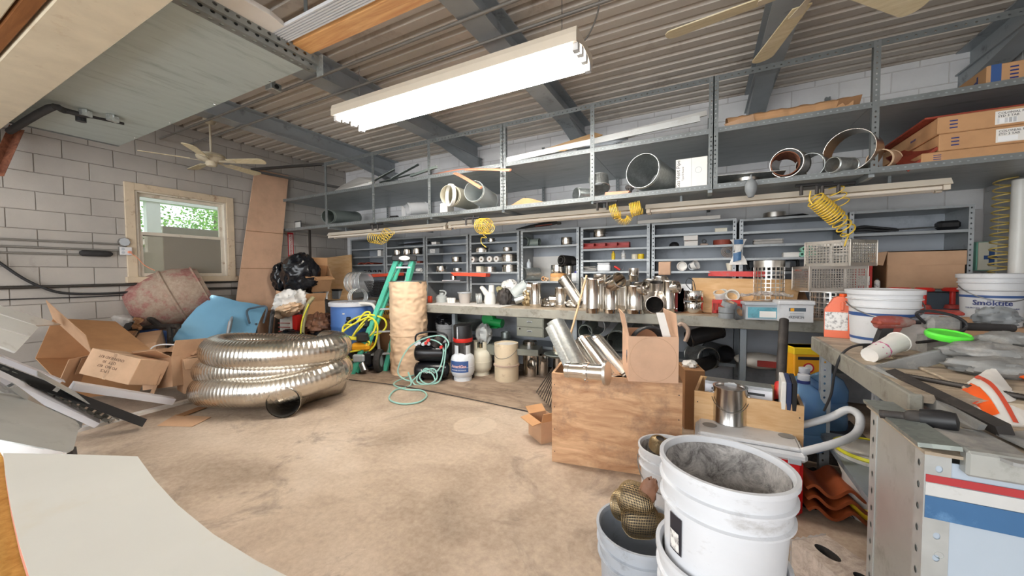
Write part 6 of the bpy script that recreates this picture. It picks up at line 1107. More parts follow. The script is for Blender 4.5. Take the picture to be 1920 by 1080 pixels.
q = gz(1188, 525, ZT+.36); q = gy(1188, 535, YT+.25); collar('small steel cylinder perched on top of the row of tees', V((q.x, q.y, gy(1188, 528, YT+.25).z)), .052, .15, 'steel', lid=True)
for k, (x_, y_, w_, h_, mt_) in enumerate(((1096, 578, 20, 58, 'steel_soft'), (1150, 577, 22, 64, 'steel'), (1200, 577, 22, 50, 'steel'), (1236, 577, 22, 66, 'steel_soft'), (1268, 580, 20, 40, 'steel'))):
    tee(('thin steel liner in the back row nearest the broom handle', 'tall back row steel liner above the open branch', 'back row steel liner right behind the centre tee branch', 'tall back row steel liner behind the elbow bend', 'short steel liner before the white bracket')[k], x_, y_, w_, h_, (200+37*k, 10, .85, .7, .4) if k % 2 else None, mt_)
# big elbow
q = wt(1230, 588)+V((0, .12, 0)); s_ = ppm(q); t = T('liner_elbow', 'steel liner elbow curving forward between the tees', 'pipe elbow', q); r_ = 15/s_
arc = [V((-.02+.05*math.cos(a_), -.05+.13*math.sin(a_)*1.0-.06, .13+.17*math.sin(a_))) for a_ in (0,)]
el_p = spline([(-.01, -.15, r_+.01), (-.01, -.06, r_+.02), (.0, .03, r_+.08), (.0, .06, .2), (.0, .04, .32)], 6); MB().sweep(el_p, r_, 26, cap=False).build('bend', 'steel_soft', t, ang=60); MB().sweep(el_p, r_*.95, 26, cap=False).build('inside', 'dark_iron', t, ang=60); MB().pipe((-.01, -.165, r_+.009), (-.01, -.13, r_+.011), r_*1.06, .005).build('rim', 'steel', t)
# chimney cap
q = wt(1299, 588)+V((0, .1, 0)); s_ = ppm(q); r_ = 17/s_; t = T('chimney_cap', 'double banded shiny steel chimney cap with a wire loop', 'chimney cap', q)
for z0, z1 in ((.0, .115), (.13, .235)): MB().lathe([(r_*.97, z0), (r_, z0+.005), (r_, z1-.005), (r_*.97, z1), (0 if z0 else r_*.9, z1)], 32).build('drum', 'chrome', t)
for k in range(4): MB().box(-.008, .008, -.002, .002, .1, .15, TR((0, 0, 0), rz=k*90+20) @ TR((0, -r_-.002, 0))).build('strap', 'steel', t, ang=0)
MB().sweep(spline([(-.02, 0, .235), (-.07, 0, .3), (-.05, 0, .36), (0, 0, .33), (.02, 0, .24)], 5), .004, 6).build('wire_loop', 'black', t); MB().box(-.12, .17, -.1, .08, -.001, .002).build('tray', 'cardboard_dark', t, ang=0)
sbox2 = lambda lab, px_, py_, w_, d_, h_, mat, cat, name, rz=0, b=.006: (lambda q_: tag(MB().rbox(-w_/2, w_/2, 0, d_, 0, h_, b).build(name, mat, None, Matrix.Translation(q_) @ TR(rz=rz)), lab, cat))(wt(px_, py_))
sbox2('red steel block behind the tall bright liner pipe', 1273, 572, .1, .06, .26, 'red_dull', 'block', 'red_block'); sbox2('white plastic bracket standing behind the chimney cap', 1283, 566, .14, .03, .3, 'white_plastic', 'bracket', 'bracket')
# plywood panel leaning behind
tag(MB().slab([wt(1300, 590)+V((0, .25, 0)), wt(1500, 596)+V((0, .25, 0)), gy(1502, 524, YU-.12), gy(1298, 521, YU-.12)], .012).build('plywood_sheet', 'plywood_light', None, ang=0), 'pale plywood panel leaning on the shelves behind the red basket', 'board')
# red basket with white fittings, tape rolls
q = wt(1364, 587)+V((0, .14, 0)); s_ = ppm(q); t = T('red_basket', 'red plastic basket behind the grey tape rolls', 'basket', q); W_ = 24/s_
for k in range(4):
    m_ = TR(rz=90*k); b = MB()
    for j in range(7): b.box(-W_+W_*2*j/6-.004, -W_+W_*2*j/6+.004, -W_*.75, -W_*.75+.004, 0, .13)
    b.box(-W_, W_, -W_*.75-.001, -W_*.75+.005, .1, .14); b.box(-W_, W_, -W_*.75, -W_*.75+.004, 0, .03); b.build('side', 'red', t, m_ @ Matrix.Diagonal((.78 if k % 2 else 1, 1.3 if k % 2 else 1, 1, 1)), ang=0)
MB().box(-W_*.95, W_*.95, -W_*.7, W_*.7, 0, .004).build('base', 'red', t, ang=0); MB().box(-W_*.9, W_*.9, -W_*.65, W_*.65, .004, .1).build('lining', 'red_dull', t, ang=0)
for dx, rot, lab in ((-.05, 35, 'left white plastic pipe fitting lying in the red basket'), (.035, 70, 'right white plastic pipe fitting with its open end showing')):
    t = T('pvc_fitting', lab, 'pipe fitting', m=Matrix.Translation(q+V((dx, 0, .15))) @ TR(rx=60 if dx > 0 else 25, rz=rot-60)); MB().pipe((0, 0, -.05), (0, 0, .07), .06, .008, 26).build('socket', 'pvc_white', t); MB().pipe((0, 0, .055), (0, 0, .075), .066, .014, 26).build('rim', 'pvc_white', t)
for (x_, y_, z_, rx_, lab) in ((1362, 598, 0, 0, 'lowest grey duct tape roll lying on the bench edge'), (1362, 598, .052, 0, 'second grey duct tape roll stacked on the lowest'), (1366, 598, .104, 18, 'top grey duct tape roll tilted on the stack'), (1380, 596, .0, 60, 'grey duct tape roll leaning at the right of the stack')):
    q = wt(x_, y_); r_ = 13/ppm(q); t = T('tape_roll', lab, 'tape', m=Matrix.Translation(q+V((0, r_+.01, z_+(.03 if rx_ == 60 else 0)))) @ TR(rx=rx_*.6, ry=rx_)); MB().pipe((0, 0, 0), (0, 0, .048), r_, r_*.42, 28).build('tape', 'grey_plastic', t); MB().pipe((0, 0, 0), (0, 0, .049), r_*.6, .004, 24).build('core', 'cardboard', t)
# tubs
def tub(lab, px0, px1, y0, y1, mat, label, lidmat, wid=1.):
    q_ = wt((px0+px1)/2, y1); s_ = ppm(q_); w_ = (px1-px0)/s_; h_ = (y1-y0)/s_; t_ = T('plastic_tub', lab, 'tub', m=Matrix.Translation(q_+V((0, w_*.35, 0))) @ TR(rz=6)); a_ = w_/2
    MB().prism([(-a_*.9, -a_*.62), (a_*.9, -a_*.62), (a_*.9, a_*.62), (-a_*.9, a_*.62)], h_*.8).build('body', mat, t_, ang=0); MB().rbox(-a_, a_, -a_*.72, a_*.72, h_*.8, h_, .008).build('lid', lidmat, t_)
    return t_, a_, h_
t, a_, h_ = tub('clear square plastic tub with a teal printed label', 1398, 1456, 567, 600, 'grey_light', 'teal', 'grey_light'); MB().box(-a_*.8, a_*.8, -a_*.625, -a_*.618, h_*.1, h_*.72).build('label', 'teal_print', t, ang=0); MB().box(-a_*.15, a_*.75, -a_*.63, -a_*.62, h_*.14, h_*.5).build('label_patch', 'paper', t, ang=0)
t, a_, h_ = tub('white square plastic tub with a dark printed label', 1462, 1520, 564, 604, 'white_plastic', '', 'white_plastic'); MB().box(-a_*.4, a_*.5, -a_*.63, -a_*.618, h_*.5, h_*.66).build('label', 'slate', t, ang=0); MB().box(-a_*.32, -a_*.12, -a_*.64, -a_*.62, h_*.5, h_*.64).build('label_emblem', 'tool_yellow', t, ang=0)
text('PREMIUM', .026, 'ink', t, TR((0, -a_*.625, h_*.2), 90))
for k in range(3): MB().box(-a_*.35, a_*.4, -a_*.623, -a_*.618, h_*(.26+.06*k), h_*(.275+.06*k)).build('print_line', 'slate', t, ang=0)
q = wt(1432, 598); t = T('bubble_wrap', 'crumpled clear plastic wrap lying on the teal label tub', 'plastic wrap', q+V((.02, .09, 34/ppm(q))));
MB().grid(lambda u, v_: ((u-.5)*.38+.02*nz((u*4, v_*4, 3), 2), (v_-.5)*.22, .03+.05*abs(nz((u*5, v_*3, 6), 1.7))+.02*math.sin(u*pi)), 36, 20).build('film', 'cellophane', t, ang=30); MB().grid(lambda u, v_: ((u-.5)*.18, (v_-.5)*.14-.02, .045+.03*abs(nz((u*5, v_*3, 9), 1.7))), 14, 10).build('cardboard_insert', 'kraft', t, ang=30)
# glass and plastic clutter at the left end
q = wt(820, 560); t = T('plastic_jug', 'grey green plastic jug with a round neck on the left bench top', 'jug', q+V((0, .1, 0))); MB().lathe([(0, 0), (.075, 0), (.085, .02), (.085, .08), (.06, .11), (.035, .12), (.035, .15), (0, .15)], 28).build('body', 'pvc_grey', t); MB().sweep(spline([(.06, 0, .1), (.08, 0, .15), (.04, 0, .175), (-.03, 0, .175)], 5), .012, 8).build('handle', 'pvc_grey', t)
sbox2('narrow orange carton at the paper roll end of the bench', 804, 558, .06, .05, .1, 'orange_red', 'carton', 'carton')
for k, (x_, y_) in enumerate(((838, 559), (846, 560), (842, 552))): q = wt(x_, y_); t = T('pvc_coupling', ('left front', 'right front', 'rear')[k]+' small white plastic coupling beside the clear bucket', 'coupling', q+V((0, .05, 0)), group='white couplings by the clear bucket'); MB().pipe((0, 0, 0), (0, 0, .075), .03, .006, 18).build('tube', 'pvc_white', t); MB().pipe((0, 0, .05), (0, 0, .08), .036, .012, 18).build('rim', 'pvc_white', t)
q = wt(864, 563); t = T('clear_bucket', 'clear plastic bucket standing on the left of the bench', 'bucket', q+V((0, .1, 0))); MB().lathe([(0, 0), (.075, 0), (.095, .15), (.1, .15), (.1, .165), (.09, .16), (.07, .005), (0, .005)], 30).build('body', 'cellophane', t); MB().lathe([(.098, .148), (.104, .15), (.104, .166), (.096, .168)], 30).build('rim', 'grey_light', t)
q = wt(891, 562); hoops('small coil of clear tubing right of the clear bucket', q+V((-.03, .08, .075)), .075, 4, .07, (.8, .5, .1))
t = T('glove_pair', 'white plastic wye pipe fitting with two arms up on the bench', 'pipe fitting', wt(912, 563)+V((0, .1, 0))); MB().lathe([(0, 0), (.075, 0), (.085, .05), (.075, .13), (.05, .17), (0, .175)], 24).build('body', 'pvc_white', t); MB().cyl((-.02, 0, .1), (-.12, .0, .22), .045, .032, n=18).build('arm', 'pvc_white', t); MB().cyl((.0, .04, .12), (-.01, .06, .26), .048, .04, n=18).build('arm', 'pvc_white', t); MB().lathe([(0, -.03), (.03, -.02), (.034, .0), (.02, .02), (0, .025)], 16, TR((-.13, 0, .232))).build('end_cap', 'pvc_white', t)
tag(blob('grey_sack', 'dark_iron', None, .09, .08, .11, .2, 1.8, 61, 40, m=Matrix.Translation(wt(940, 564)+V((0, .08, .1)))), 'dark grey cloth sack on the bench next to white fitting', 'sack')
tag(blob('green_sponge', 'hose_olive', None, .045, .04, .04, .15, 1.8, 62, 24, m=Matrix.Translation(wt(931, 562)+V((0, .08, .21)))), 'small olive sponge on top of the dark grey sack', 'sponge')
stove_pipe('ribbed clear cup lying tilted on the pile behind the grey sack', wt(955, 560)+V((0, .12, .14)), wt(972, 560)+V((.04, .18, .28)), .075, 'pvc_grey', name='ribbed_cup'); stove_pipe('small galvanized elbow stub lying right of the grey sack', wt(962, 566)+V((0, .06, .06)), wt(976, 560)+V((.05, .12, .12)), .05, 'galv', name='elbow_stub'); stove_pipe('pale grey reducer on top of the bench pile', wt(975, 560)+V((0, .14, .16)), wt(983, 552)+V((.06, .2, .24)), .075, 'galv', name='reducer')
tag(blob('white_bag', 'foam', None, .1, .09, .09, .2, 1.7, 63, 40, m=Matrix.Translation(wt(943, 556)+V((0, .2, .24)))), 'white plastic bag bunched on the bench pile below the shelf', 'bag')
# ---- perforated cages
def lattice_side(b, w_, h_, nx, nz_, t_=.004, m_=None, bar=.004):
    for i in range(nx+1): b.box(-w_/2+w_*i/nx-bar/2, -w_/2+w_*i/nx+bar/2, 0, t_, 0, h_, m_)
    for j in range(nz_+1): b.box(-w_/2, w_/2, 0, t_, h_*j/nz_-bar/2, h_*j/nz_+bar/2, m_)
def cage(lab, m_, w_, d_, h_, nx, nd, nz_):
    t_ = T('mesh_cage', lab, 'cage', m=m_)
    for k, (L_, o_, n_) in enumerate(((w_, d_/2, nx), (d_, w_/2, nd), (w_, d_/2, nx), (d_, w_/2, nd))):
        b = MB(); lattice_side(b, L_, h_, n_, nz_, .003, TR(rz=90*k) @ TR((0, -o_, 0)), .0055); b.build('mesh_side', 'steel_soft', t_, ang=0)
        f_ = MB(); mm_ = TR(rz=90*k) @ TR((0, -o_-.001, 0))
        for a in ((-L_/2, L_/2, 0, .02), (-L_/2, L_/2, h_-.02, h_), (-L_/2, -L_/2+.016, 0, h_), (L_/2-.016, L_/2, 0, h_)): f_.box(a[0], a[1], 0, .004, a[2], a[3], mm_)
        f_.build('frame', 'steel_soft', t_, ang=0)
    return t_
def drum_cage(lab, q_, r_, h_, nv, nr, band=.2):
    t_ = T('perforated_drum', lab, 'cage', q_); b = MB()
    for i in range(nv): a_ = 2*pi*i/nv; b.box(-.004, .004, -.0015, .0015, 0, h_, TR(rz=math.degrees(a_)) @ TR((0, -r_, 0)))
    for j in range(nr): z = (h_*(1-band))*j/(nr-1); b.lathe([(r_, z-.004), (r_+.0015, z-.004), (r_+.0015, z+.004), (r_, z+.004)], 32)
    b.build('mesh', 'steel_soft', t_, ang=0); MB().lathe([(r_+.002, h_*(1-band)), (r_+.003, h_), (r_-.002, h_), (r_-.003, h_*(1-band))], 32).build('band', 'steel_soft', t_); MB().lathe([(0, .001), (r_, .001)], 32).build('base', 'steel_soft', t_)
q = gy(1440, 600, YT+.42); drum_cage('perforated steel drum cage behind the crumpled plastic wrap', V((q.x, q.y, ZT+.15)), 24/ppm(q), (600-500)/ppm(q)-.15, 20, 9, .16); tag(MB().rbox(-.14, .14, -.1, .1, 0, .148, .005).build('wood_block', 'plywood_light', None, V((q.x, q.y, ZT+.001))), 'wooden block carrying the perforated drum on the bench', 'block')
q = gy(1556, 606, YT+.3); drum_cage('second perforated drum cage behind the orange jug', V((q.x, q.y, ZT+.002)), 30/ppm(q), (ZT-.93)+54/ppm(q), 24, 6, .12)
zc = gy(1556, 546, YT+.3).z; tag(MB().prism([(-.26, -.18), (.24, -.2), (.28, .16), (-.24, .18)], .006).build('flashing_plate', 'steel_soft', None, V((q.x, q.y, zc)), ang=0), 'flat steel flashing plate resting on the second perforated drum', 'plate')
q1 = gy(1552, 542, YT+.3); cage('lower wire mesh cage on the flashing plate', Matrix.Translation(V((q1.x, q1.y, zc+.008))) @ TR(rz=14), .44, .3, gy(1550, 499, YT+.2).z-zc-.01, 22, 14, 10)
q2 = gy(1574, 497, YT+.3); zc2 = gy(1550, 499, YT+.2).z+.002; cage('upper wire mesh cage with its corner towards the camera', Matrix.Translation(V((q2.x, q2.y, zc2))) @ TR(rz=46), .36, .36, gy(1574, 451, YT+.15).z-zc2, 14, 14, 9)
tag(blob('paper_scrap', 'paper', None, .08, .05, .02, .1, 1.4, 71, 20, m=Matrix.Translation(V((q2.x+.03, q2.y-.02, zc2+.1)))), 'white paper scrap caught inside the upper wire cage', 'paper')
tag(blob('spring_heap', 'iron', None, .1, .07, .04, .25, 2.4, 72, 32, m=Matrix.Translation(gy(1479, 560, YT+.4)-V((0, 0, .06)))), 'dark heap of springs beside the plywood panel', 'springs')
tag(MB().slab([gy(1500, 590, YT+.5), gy(1528, 592, YT+.45), gy(1508, 546, YT+.6), gy(1484, 548, YT+.62)], .01).build('cardboard_scrap', 'cardboard_dark', None, ang=0), 'brown cardboard scrap behind the white square tub', 'cardboard')
# leaning broom handle
tag(MB().sweep([gy(1066, 640, YT-.25), gy(1080, 590, YT-.15), gy(1100, 516, YT-.02)], .012, 10).build('broom_handle', 'broom_wood'), 'pale wooden broom handle leaning across the bench edge', 'handle')
# ================================================================ goods on the overhead rack, lamps and hoses under it
def ol(px_, py_, dy=.15, z=ZL+.001): q_ = gy(px_, py_, YS+dy); q_.z = z; return q_
def lying(lab, pa, pb, ya, yb_, r_, mat, z=ZL, name='stove_pipe', cat='pipe', lift=0, n=30, beads=True):
    p0, p1 = gy(*pa, YS+ya), gy(*pb, YS+yb_); p0.z = max(p0.z, z+r_+.002); p1.z = max(p1.z, z+r_+.002); return stove_pipe(lab, p0, p1, r_, mat, cat, name=name, n=n, beads=beads)
lying('grey green pipe lying on the far end of the lower overhead shelf', (615, 406), (668, 408), .1, 1.0, .105, 'pipe_grey')
for k, (x0, x1, lab) in enumerate(((572, 612, 'white and black frame propped at the end of the lower overhead shelf'),)):
    q = ol(560, 415, .25); t = T('wire_tray', lab, 'frame', q); MB().sweep([(-.16, 0, .005), (-.16, 0, .16), (.06, .0, .17), (.06, 0, .01)], .008, 6).build('frame', 'black', t); MB().box(-.15, .05, .006, .01, .01, .155).build('panel', 'paper', t, ang=0)
q = ol(590, 418, .25); t = T('trim_stack', 'stack of thin white and black trims beside the grey green pipe', 'trims', q)
for k in range(6): MB().box(-.25, .28, -.06, -.02, 0, .012, TR((0, .03*k, .003+.014*(k % 3)), rz=-10+5*k)).build('trim', 'black' if k % 3 == 1 else 'siding', t, ang=0)
q = ol(738, 408, .3); tag(MB().pipe((-.05, 0, .05), (.06, .02, .05), .05, .008, 20).build('rubber_coupling', 'black_rough', None, q), 'black rubber coupling on the lower overhead shelf', 'coupling')
lying('clear flared hose adapter on the lower overhead shelf', (764, 392), (800, 390), .2, .45, .085, 'wrap', name='flared_adapter', cat='adapter')
q = ol(760, 392, .2); MB().lathe([(.085, 0), (.12, -.05), (.118, -.052), (.083, 0)], 28, AX((0, 0, .09), (.5, .5, .1))).build('flare', 'wrap', None, q); tag(COL.objects[-1], 'clear flared cone at the end of the hose adapter', 'cone')
lying('cream plastic pipe with a thick rim lying over the small white box', (843, 366), (885, 378), -.1, .7, .125, 'ivory', lift=.1)
q = gy(843, 366, YS-.1); MB().pipe((0, -.012, 0), (.02, .02, 0), .137, .02, 30).build('collar_ring', 'pvc_white', None, V((q.x, q.y, max(q.z, ZL+.14)))); tag(COL.objects[-1], 'white collar ring on the cream plastic pipe end', 'ring')
t, = (T('small_carton', 'small white carton under the cream plastic pipe', 'box', ol(832, 395, .02)),); MB().rbox(-.06, .06, 0, .14, 0, .13, .004).build('body', 'paper', t); MB().box(-.058, .058, -.0008, 0, .1, .102).build('lid_seam', 'grey_light', t, ang=0)
lying('fat white plastic pipe stub leaning beside the cream pipe', (888, 358), (918, 378), -.05, .45, .125, 'pvc_grey', name='pvc_stub')
q = ol(985, 380, .1); tag(MB().prism([(-.26, 0), (.32, 0), (.05, .09), (-.03, .1)], .4, Matrix(((1, 0, 0, 0), (0, 0, 1, 0), (0, 1, 0, 0), (0, 0, 0, 1)))).build('tented_cardboard', 'cardboard_orange', None, q, ang=0), 'tented cardboard sheet on the lower overhead shelf', 'cardboard')
lying('galvanized dome pipe standing up at the shelf upright', (1125, 366), (1122, 335), .1, .16, .1, 'galv', name='galvanized_stub'); q = gy(1122, 335, YS+.16); MB().lathe([(.1, 0), (.085, .03), (.04, .05), (0, .055)], 26).build('dome', 'galv', None, V((q.x, q.y, q.z))); tag(COL.objects[-1], 'domed galvanized end of the stub at the upright', 'dome')
q = ol(1096, 372, .1); stove_pipe('pale galvanized elbow lying left of the domed stub', q+V((-.1, 0, .075)), q+V((.08, .2, .075)), .07, 'galv')
q = ol(1150, 362, .08); tag(MB().prism([(-.1, 0), (.13, 0), (.16, .05), (-.08, .06)], .1, Matrix(((1, 0, 0, 0), (0, 0, 1, 0), (0, 1, 0, 0), (0, 0, 0, 1)))).build('orange_wedge', 'copper', None, q, ang=0), 'orange plastic wedge in front of the domed stub', 'wedge')
q = ol(1178, 350, .3); t = T('valve_cluster', 'cluster of dark pipe valves beside the big galvanized pipe', 'valves', q)
for k in range(4): a_ = k*1.7; MB().cyl((0, 0, .02), (.09*math.cos(a_), .03, .06+.08*abs(math.sin(a_))), .014, n=8).build('stem', 'dark_iron', t); MB().lathe([(0, -.015), (.025, -.01), (.028, 0), (.025, .01), (0, .015)], 14, TR((.09*math.cos(a_), .03, .06+.08*abs(math.sin(a_))), 90)).build('knob', 'dark_iron', t)
lying('big open galvanized pipe leaning towards the white carton', (1204, 320), (1246, 352), -.02, .5, .165, 'galv', n=36)
p0, p1 = gy(1267, 347, YS+.02), gy(1327, 292, YS+.02); w_ = p1.x-p0.x; t = T('white_carton', 'white square carton with printed lines beside the double upright', 'carton', (p0.x+w_/2, YS+.02, ZL+.001)); hh = p1.z-ZL; MB().rbox(-w_/2, w_/2, 0, .3, 0, hh, .004).build('body', 'paper', t)
text('Gas Vent Pipe', .045, 'ink', t, TR((-w_*.42, -.0006, hh/2), 90) @ TR(rz=90)); text('Type B Round', .022, 'ink', t, TR((-w_*.27, -.0006, hh/2), 90) @ TR(rz=90)); MB().pipe((0, -.0008, 0), (0, 0, 0), .028, .004, 28).build('emblem', 'grey_light', t, V((w_*.22, 0, hh*.58))); MB().box(-.001, .001, -.001, 0, 0, hh).build('flap_seam', 'grey_plastic', t, ang=0)
q = ol(1400, 335, .18); t = T('roof_flashing', 'flat steel roof flashing plate with a raised collar', 'flashing', q+V((0, 0, .05))); MB().prism([(-.24, -.2), (.26, -.2), (.26, .2), (-.24, .2)], .004, TR(rx=-5, ry=2)).build('plate', 'galv', t, ang=0); MB().pipe((0, 0, 0), (0, -.01, .06), .11, .004, 30).build('collar', 'steel_soft', t); MB().box(-.2, .2, .0, .1, -.048, -.01).build('support', 'dark_iron', t, ang=0)
lying('dark lined steel elbow opening towards the room', (1474, 318), (1490, 310), -.02, .3, .115, 'steel_soft', name='lined_elbow'); q = gy(1472, 318, YS-.01); MB().pipe((0, 0, 0), (.03, .25, 0), .1, .006, 28).build('rust_lining', 'rust', None, V((q.x, q.y, ZL+.118))); tag(COL.objects[-1], 'rusty lining inside the open steel elbow', 'lining')
lying('short galvanized connector between the elbow and wide ring', (1518, 316), (1535, 312), .1, .35, .1, 'galv', name='galvanized_connector'); lying('wide shallow steel ring standing on edge by the upright', (1590, 305), (1606, 298), .02, .16, .165, 'steel_soft', name='wide_ring', beads=False); lying('grey pipe reducer lying before the wide ring', (1560, 318), (1597, 318), -.02, .1, .06, 'galv', name='pipe_reducer'); lying('tan pipe end showing right of the shelf upright', (1648, 308), (1668, 300), .05, .4, .075, 'kraft', name='tan_pipe')
q = gy(1408, 352, YS-.05); tag(MB().lathe([(0, -.085), (.02, -.08), (.035, -.05), (.045, -.02), (.045, .03), (.03, .06), (.01, .075), (.006, .11), (0, .11)], 20).build('hanging_lamp_shade', 'grey_plastic', None, q), 'small grey pear shaped lamp hanging off the shelf rail', 'lamp')
# cartons with printed sides at the right end
def pcarton(lab, px0, y_near, px1, yt0, yb0, z, hh, dyy, sticker=True, x1=2.25, rot=-8):
    x0 = gy(px0, y_near, YS+dyy).x; w_ = x1-x0; t_ = T('shingle_carton', lab, 'carton', (x0, YS+dyy, z)); MB().rbox(0, w_, 0, .92, 0, hh, .005).build('body', 'cardboard_orange', t_)
    for k in range(3): MB().box(.06, .1, -.0008, 0, hh*(.25+.2*k), hh*(.32+.2*k)).build('print_mark', 'ink_blue', t_, ang=0)
    if sticker:
        m_ = V((w_*.36, 0, 0)); MB().box(0, .26, -.0012, 0, hh*.12, hh*.86).build('label', 'paper', t_, m_, ang=0); MB().box(.01, .1, -.0018, -.001, hh*.18, hh*.45).build('barcode', 'sticker', t_, m_, ang=0)
        text('COLONIAL RED\nSTD 3 TAB', hh*.17, 'ink', t_, TR((w_*.36+.012, -.0014, hh*.64), 90), align='LEFT')
    text('FRAGILE', hh*.2, 'ink_blue', t_, TR((0-.0006, .35, hh*.5), 90, 0, -90)); return t_
zz_ = ZL+.001; h1 = .085
x_l = (1690, 300)
pcarton('lowest brown carton of the printed stack at the right shelf end', 1728, 300, 1920, 0, 0, zz_, .075, .0, False); pcarton('middle brown carton with a white sticker in the right shelf stack', 1760, 290, 1920, 0, 0, zz_+.077, .12, .0); pcarton('top brown carton with a white sticker in the right shelf stack', 1757, 270, 1920, 0, 0, zz_+.199, .12, .0)
q = gy(1757, 270, YS); tag(MB().rbox(q.x-.06, 2.25, YS+.02, YS+.9, zz_+.321, zz_+.336, .004).build('red_shingles', 'roof_red', None), 'layer of red shingles lying on the printed carton stack', 'shingles')
q = gy(1665, 300, YS+.05); tag(MB().slab([gy(1700, 318, YS+.01), gy(1757, 275, YS+.01), gy(1752, 258, YS+.5), gy(1660, 296, YS+.5)], .02).build('red_shingles', 'roof_red', None, ang=0), 'red shingles slanting down left of the printed stack', 'shingles')
zu = ZU+.001; x0 = gy(1850, 140, YS+.12).x; t = T('shingle_carton', 'single brown carton with a blue band on the upper shelf', 'carton', (x0, YS+.12, zu)); MB().rbox(0, 2.28-x0, 0, .95, 0, .17, .005).build('body', 'cardboard_orange', t); MB().box(.02, .07, -.001, 0, .0, .17).build('blue_band', 'blue_print', t, ang=0)
for k in range(5): MB().box(.11, .15, -.001, 0, .03+.025*k, .04+.025*k).build('print_mark', 'ink_blue', t, ang=0)
text('CertainTeed', .13, 'ink_blue', t, TR((-.0008, .42, .085), 90, 0, -90), bold=.002)
# upper shelf goods
def flat(lab, name, cat, P_, z, th, mat): return tag(MB().slab([V((*q_.xy, z)) for q_ in P_], th).build(name, mat, None, ang=0), lab, cat)
def ustick(name, lab, cat, a, b, ya, yb_, w_, h_, mat): 
    p0, p1 = gy(*a, YS+ya), gy(*b, YS+yb_); L = (p1-p0).length; return tag(MB().prism(rect(w_, h_), L).build(name, mat, None, AX(p0, p1), ang=0), lab, cat)
ustick('white_trim', 'long white trim board along the upper shelf nearest the rail', 'trim', (948, 301), (1312, 222), .02, .3, .02, .06, 'siding'); ustick('white_trim', 'second white trim board rising to the double upright', 'trim', (1010, 290), (1325, 212), .15, .6, .02, .05, 'white_paint'); ustick('white_trim', 'thin bent white trim strip behind the two long trims', 'trim', (960, 299), (1190, 250), .25, .5, .02, .07, 'foam')
tag(MB().slab([gy(1000, 288, YS+.1), gy(1115, 250, YS+.4), gy(1130, 254, YS+.4), gy(1060, 283, YS+.1)], .01).build('tan_board', 'plywood_light', None, ang=0), 'tan hardboard strip slanting up on the upper shelf', 'board')
tag(MB().slab([gy(1095, 275, YS+.15), gy(1170, 247, YS+.45), gy(1178, 262, YS+.3), gy(1150, 270, YS+.15)], .01).build('grey_sheet', 'grey_light', None, ang=0), 'pale grey sheet offcut lying on the white trims', 'sheet')
q0, q1 = gy(1362, 232, YS+.08), gy(1600, 190, YS+.08); t = T('kraft_parcel', 'long torn brown paper parcel on the upper shelf', 'parcel', V((q0.x, q0.y, zu+.0))); L = q1.x-q0.x
MB().grid(lambda u, v_: (u*L+.02*nz((u*9, v_*3, 0)), .12+(.11+.02*nz((u*7, 1, 2), 2))*math.cos(2*pi*v_), .075+(.062+.016*nz((u*8, v_*3, 5), 2))*math.sin(2*pi*v_)), 40, 14).build('wrapping', 'cardboard_orange', t, ang=30); MB().slab([(L*.9, 0, .1), (L*1.06, 0, .11), (L*1.05, .05, .02), (L*.88, .04, .03)], .006).build('torn_flap', 'cardboard_dark', t, ang=0); MB().slab([(-.02, -.01, .05), (.2, .0, .1), (.22, .01, .02), (.02, -.02, .0)], .006).build('torn_flap', 'cardboard', t, ang=0)
# left end of upper shelf: white shutter panels, grey offcuts, copper strips
tag(MB().slab([gy(622, 361, YS+.05), gy(700, 340, YS+.02), gy(707, 333, YS+.35), gy(672, 332, YS+.6), gy(640, 348, YS+.5)], .03).build('louver_panel', 'foam', None, ang=0), 'cream louvered panel at the far end of the upper shelf', 'panel')
for k in range(3): ustick('grey_offcut', ('long grey metal offcut slanting up beside the louvered panel', 'shorter grey metal offcut under the long slanting one', 'lowest grey metal strip beside the louvered panel')[k], 'offcut', ((690, 345), (735, 335), (712, 342))[k], ((740, 318), (785, 308), (778, 325))[k], .05+.08*k, .3, .1-.025*k, .006, 'galv_dull')
ustick('grey_tube', 'round grey tube end sticking out left of the copper strips', 'tube', (770, 330), (819, 313), .2, -.05, .03, .03, 'pipe_grey')
for k, (a, m_, b) in enumerate((((812, 328), (870, 318), (957, 319)), ((812, 328), (850, 324), (902, 352)))):
    P_ = spline([gy(*a, YS+.15), gy(*m_, YS+.02), gy(*b, YS-.22)], 8); tag(MB().sweep(P_, .022, 6, sq=.5).build('copper_strip', 'copper'), ('long salmon coloured strip jutting from the upper shelf', 'salmon strip curling down onto the white pipe stub')[k], 'strip')
# lamps under the lower shelf
def strip_lamp(lab, pa, pb, yy, two=True, ends='both'):
    p0, p1 = gy(*pa, yy), gy(*pb, yy); z_ = (p0.z+p1.z)/2; L = p1.x-p0.x; t_ = T('strip_light', lab, 'light', (p0.x, yy, z_)); hz = ZL-.056-z_
    MB().prism([(-.09, .0), (.09, 0), (.06, .05), (-.06, .05)], L, Matrix(((0, 0, 1, 0), (1, 0, 0, 0), (0, 1, 0, 0), (0, 0, 0, 1)))).build('housing', 'fixture', t_, ang=0)
    for yy_ in (-.055, .055):
        tu = MB().cyl((.05, yy_, -.02), (L-.05, yy_, -.02), .016, n=14).build('fluorescent_tube', 'tube_off', t_)
        for x_ in (.025, L-.025): MB().rbox(x_-.02, x_+.02, yy_-.02, yy_+.02, -.04, .0, .004).build('lamp_holder', 'fixture', tu)
    for x_ in (L*.15, L*.85): MB().box(x_-.01, x_+.01, -.01, .01, .05, ZL-.012-z_).build('hanger', 'rack_grey', t_, ang=0)
YLm = YS+.28
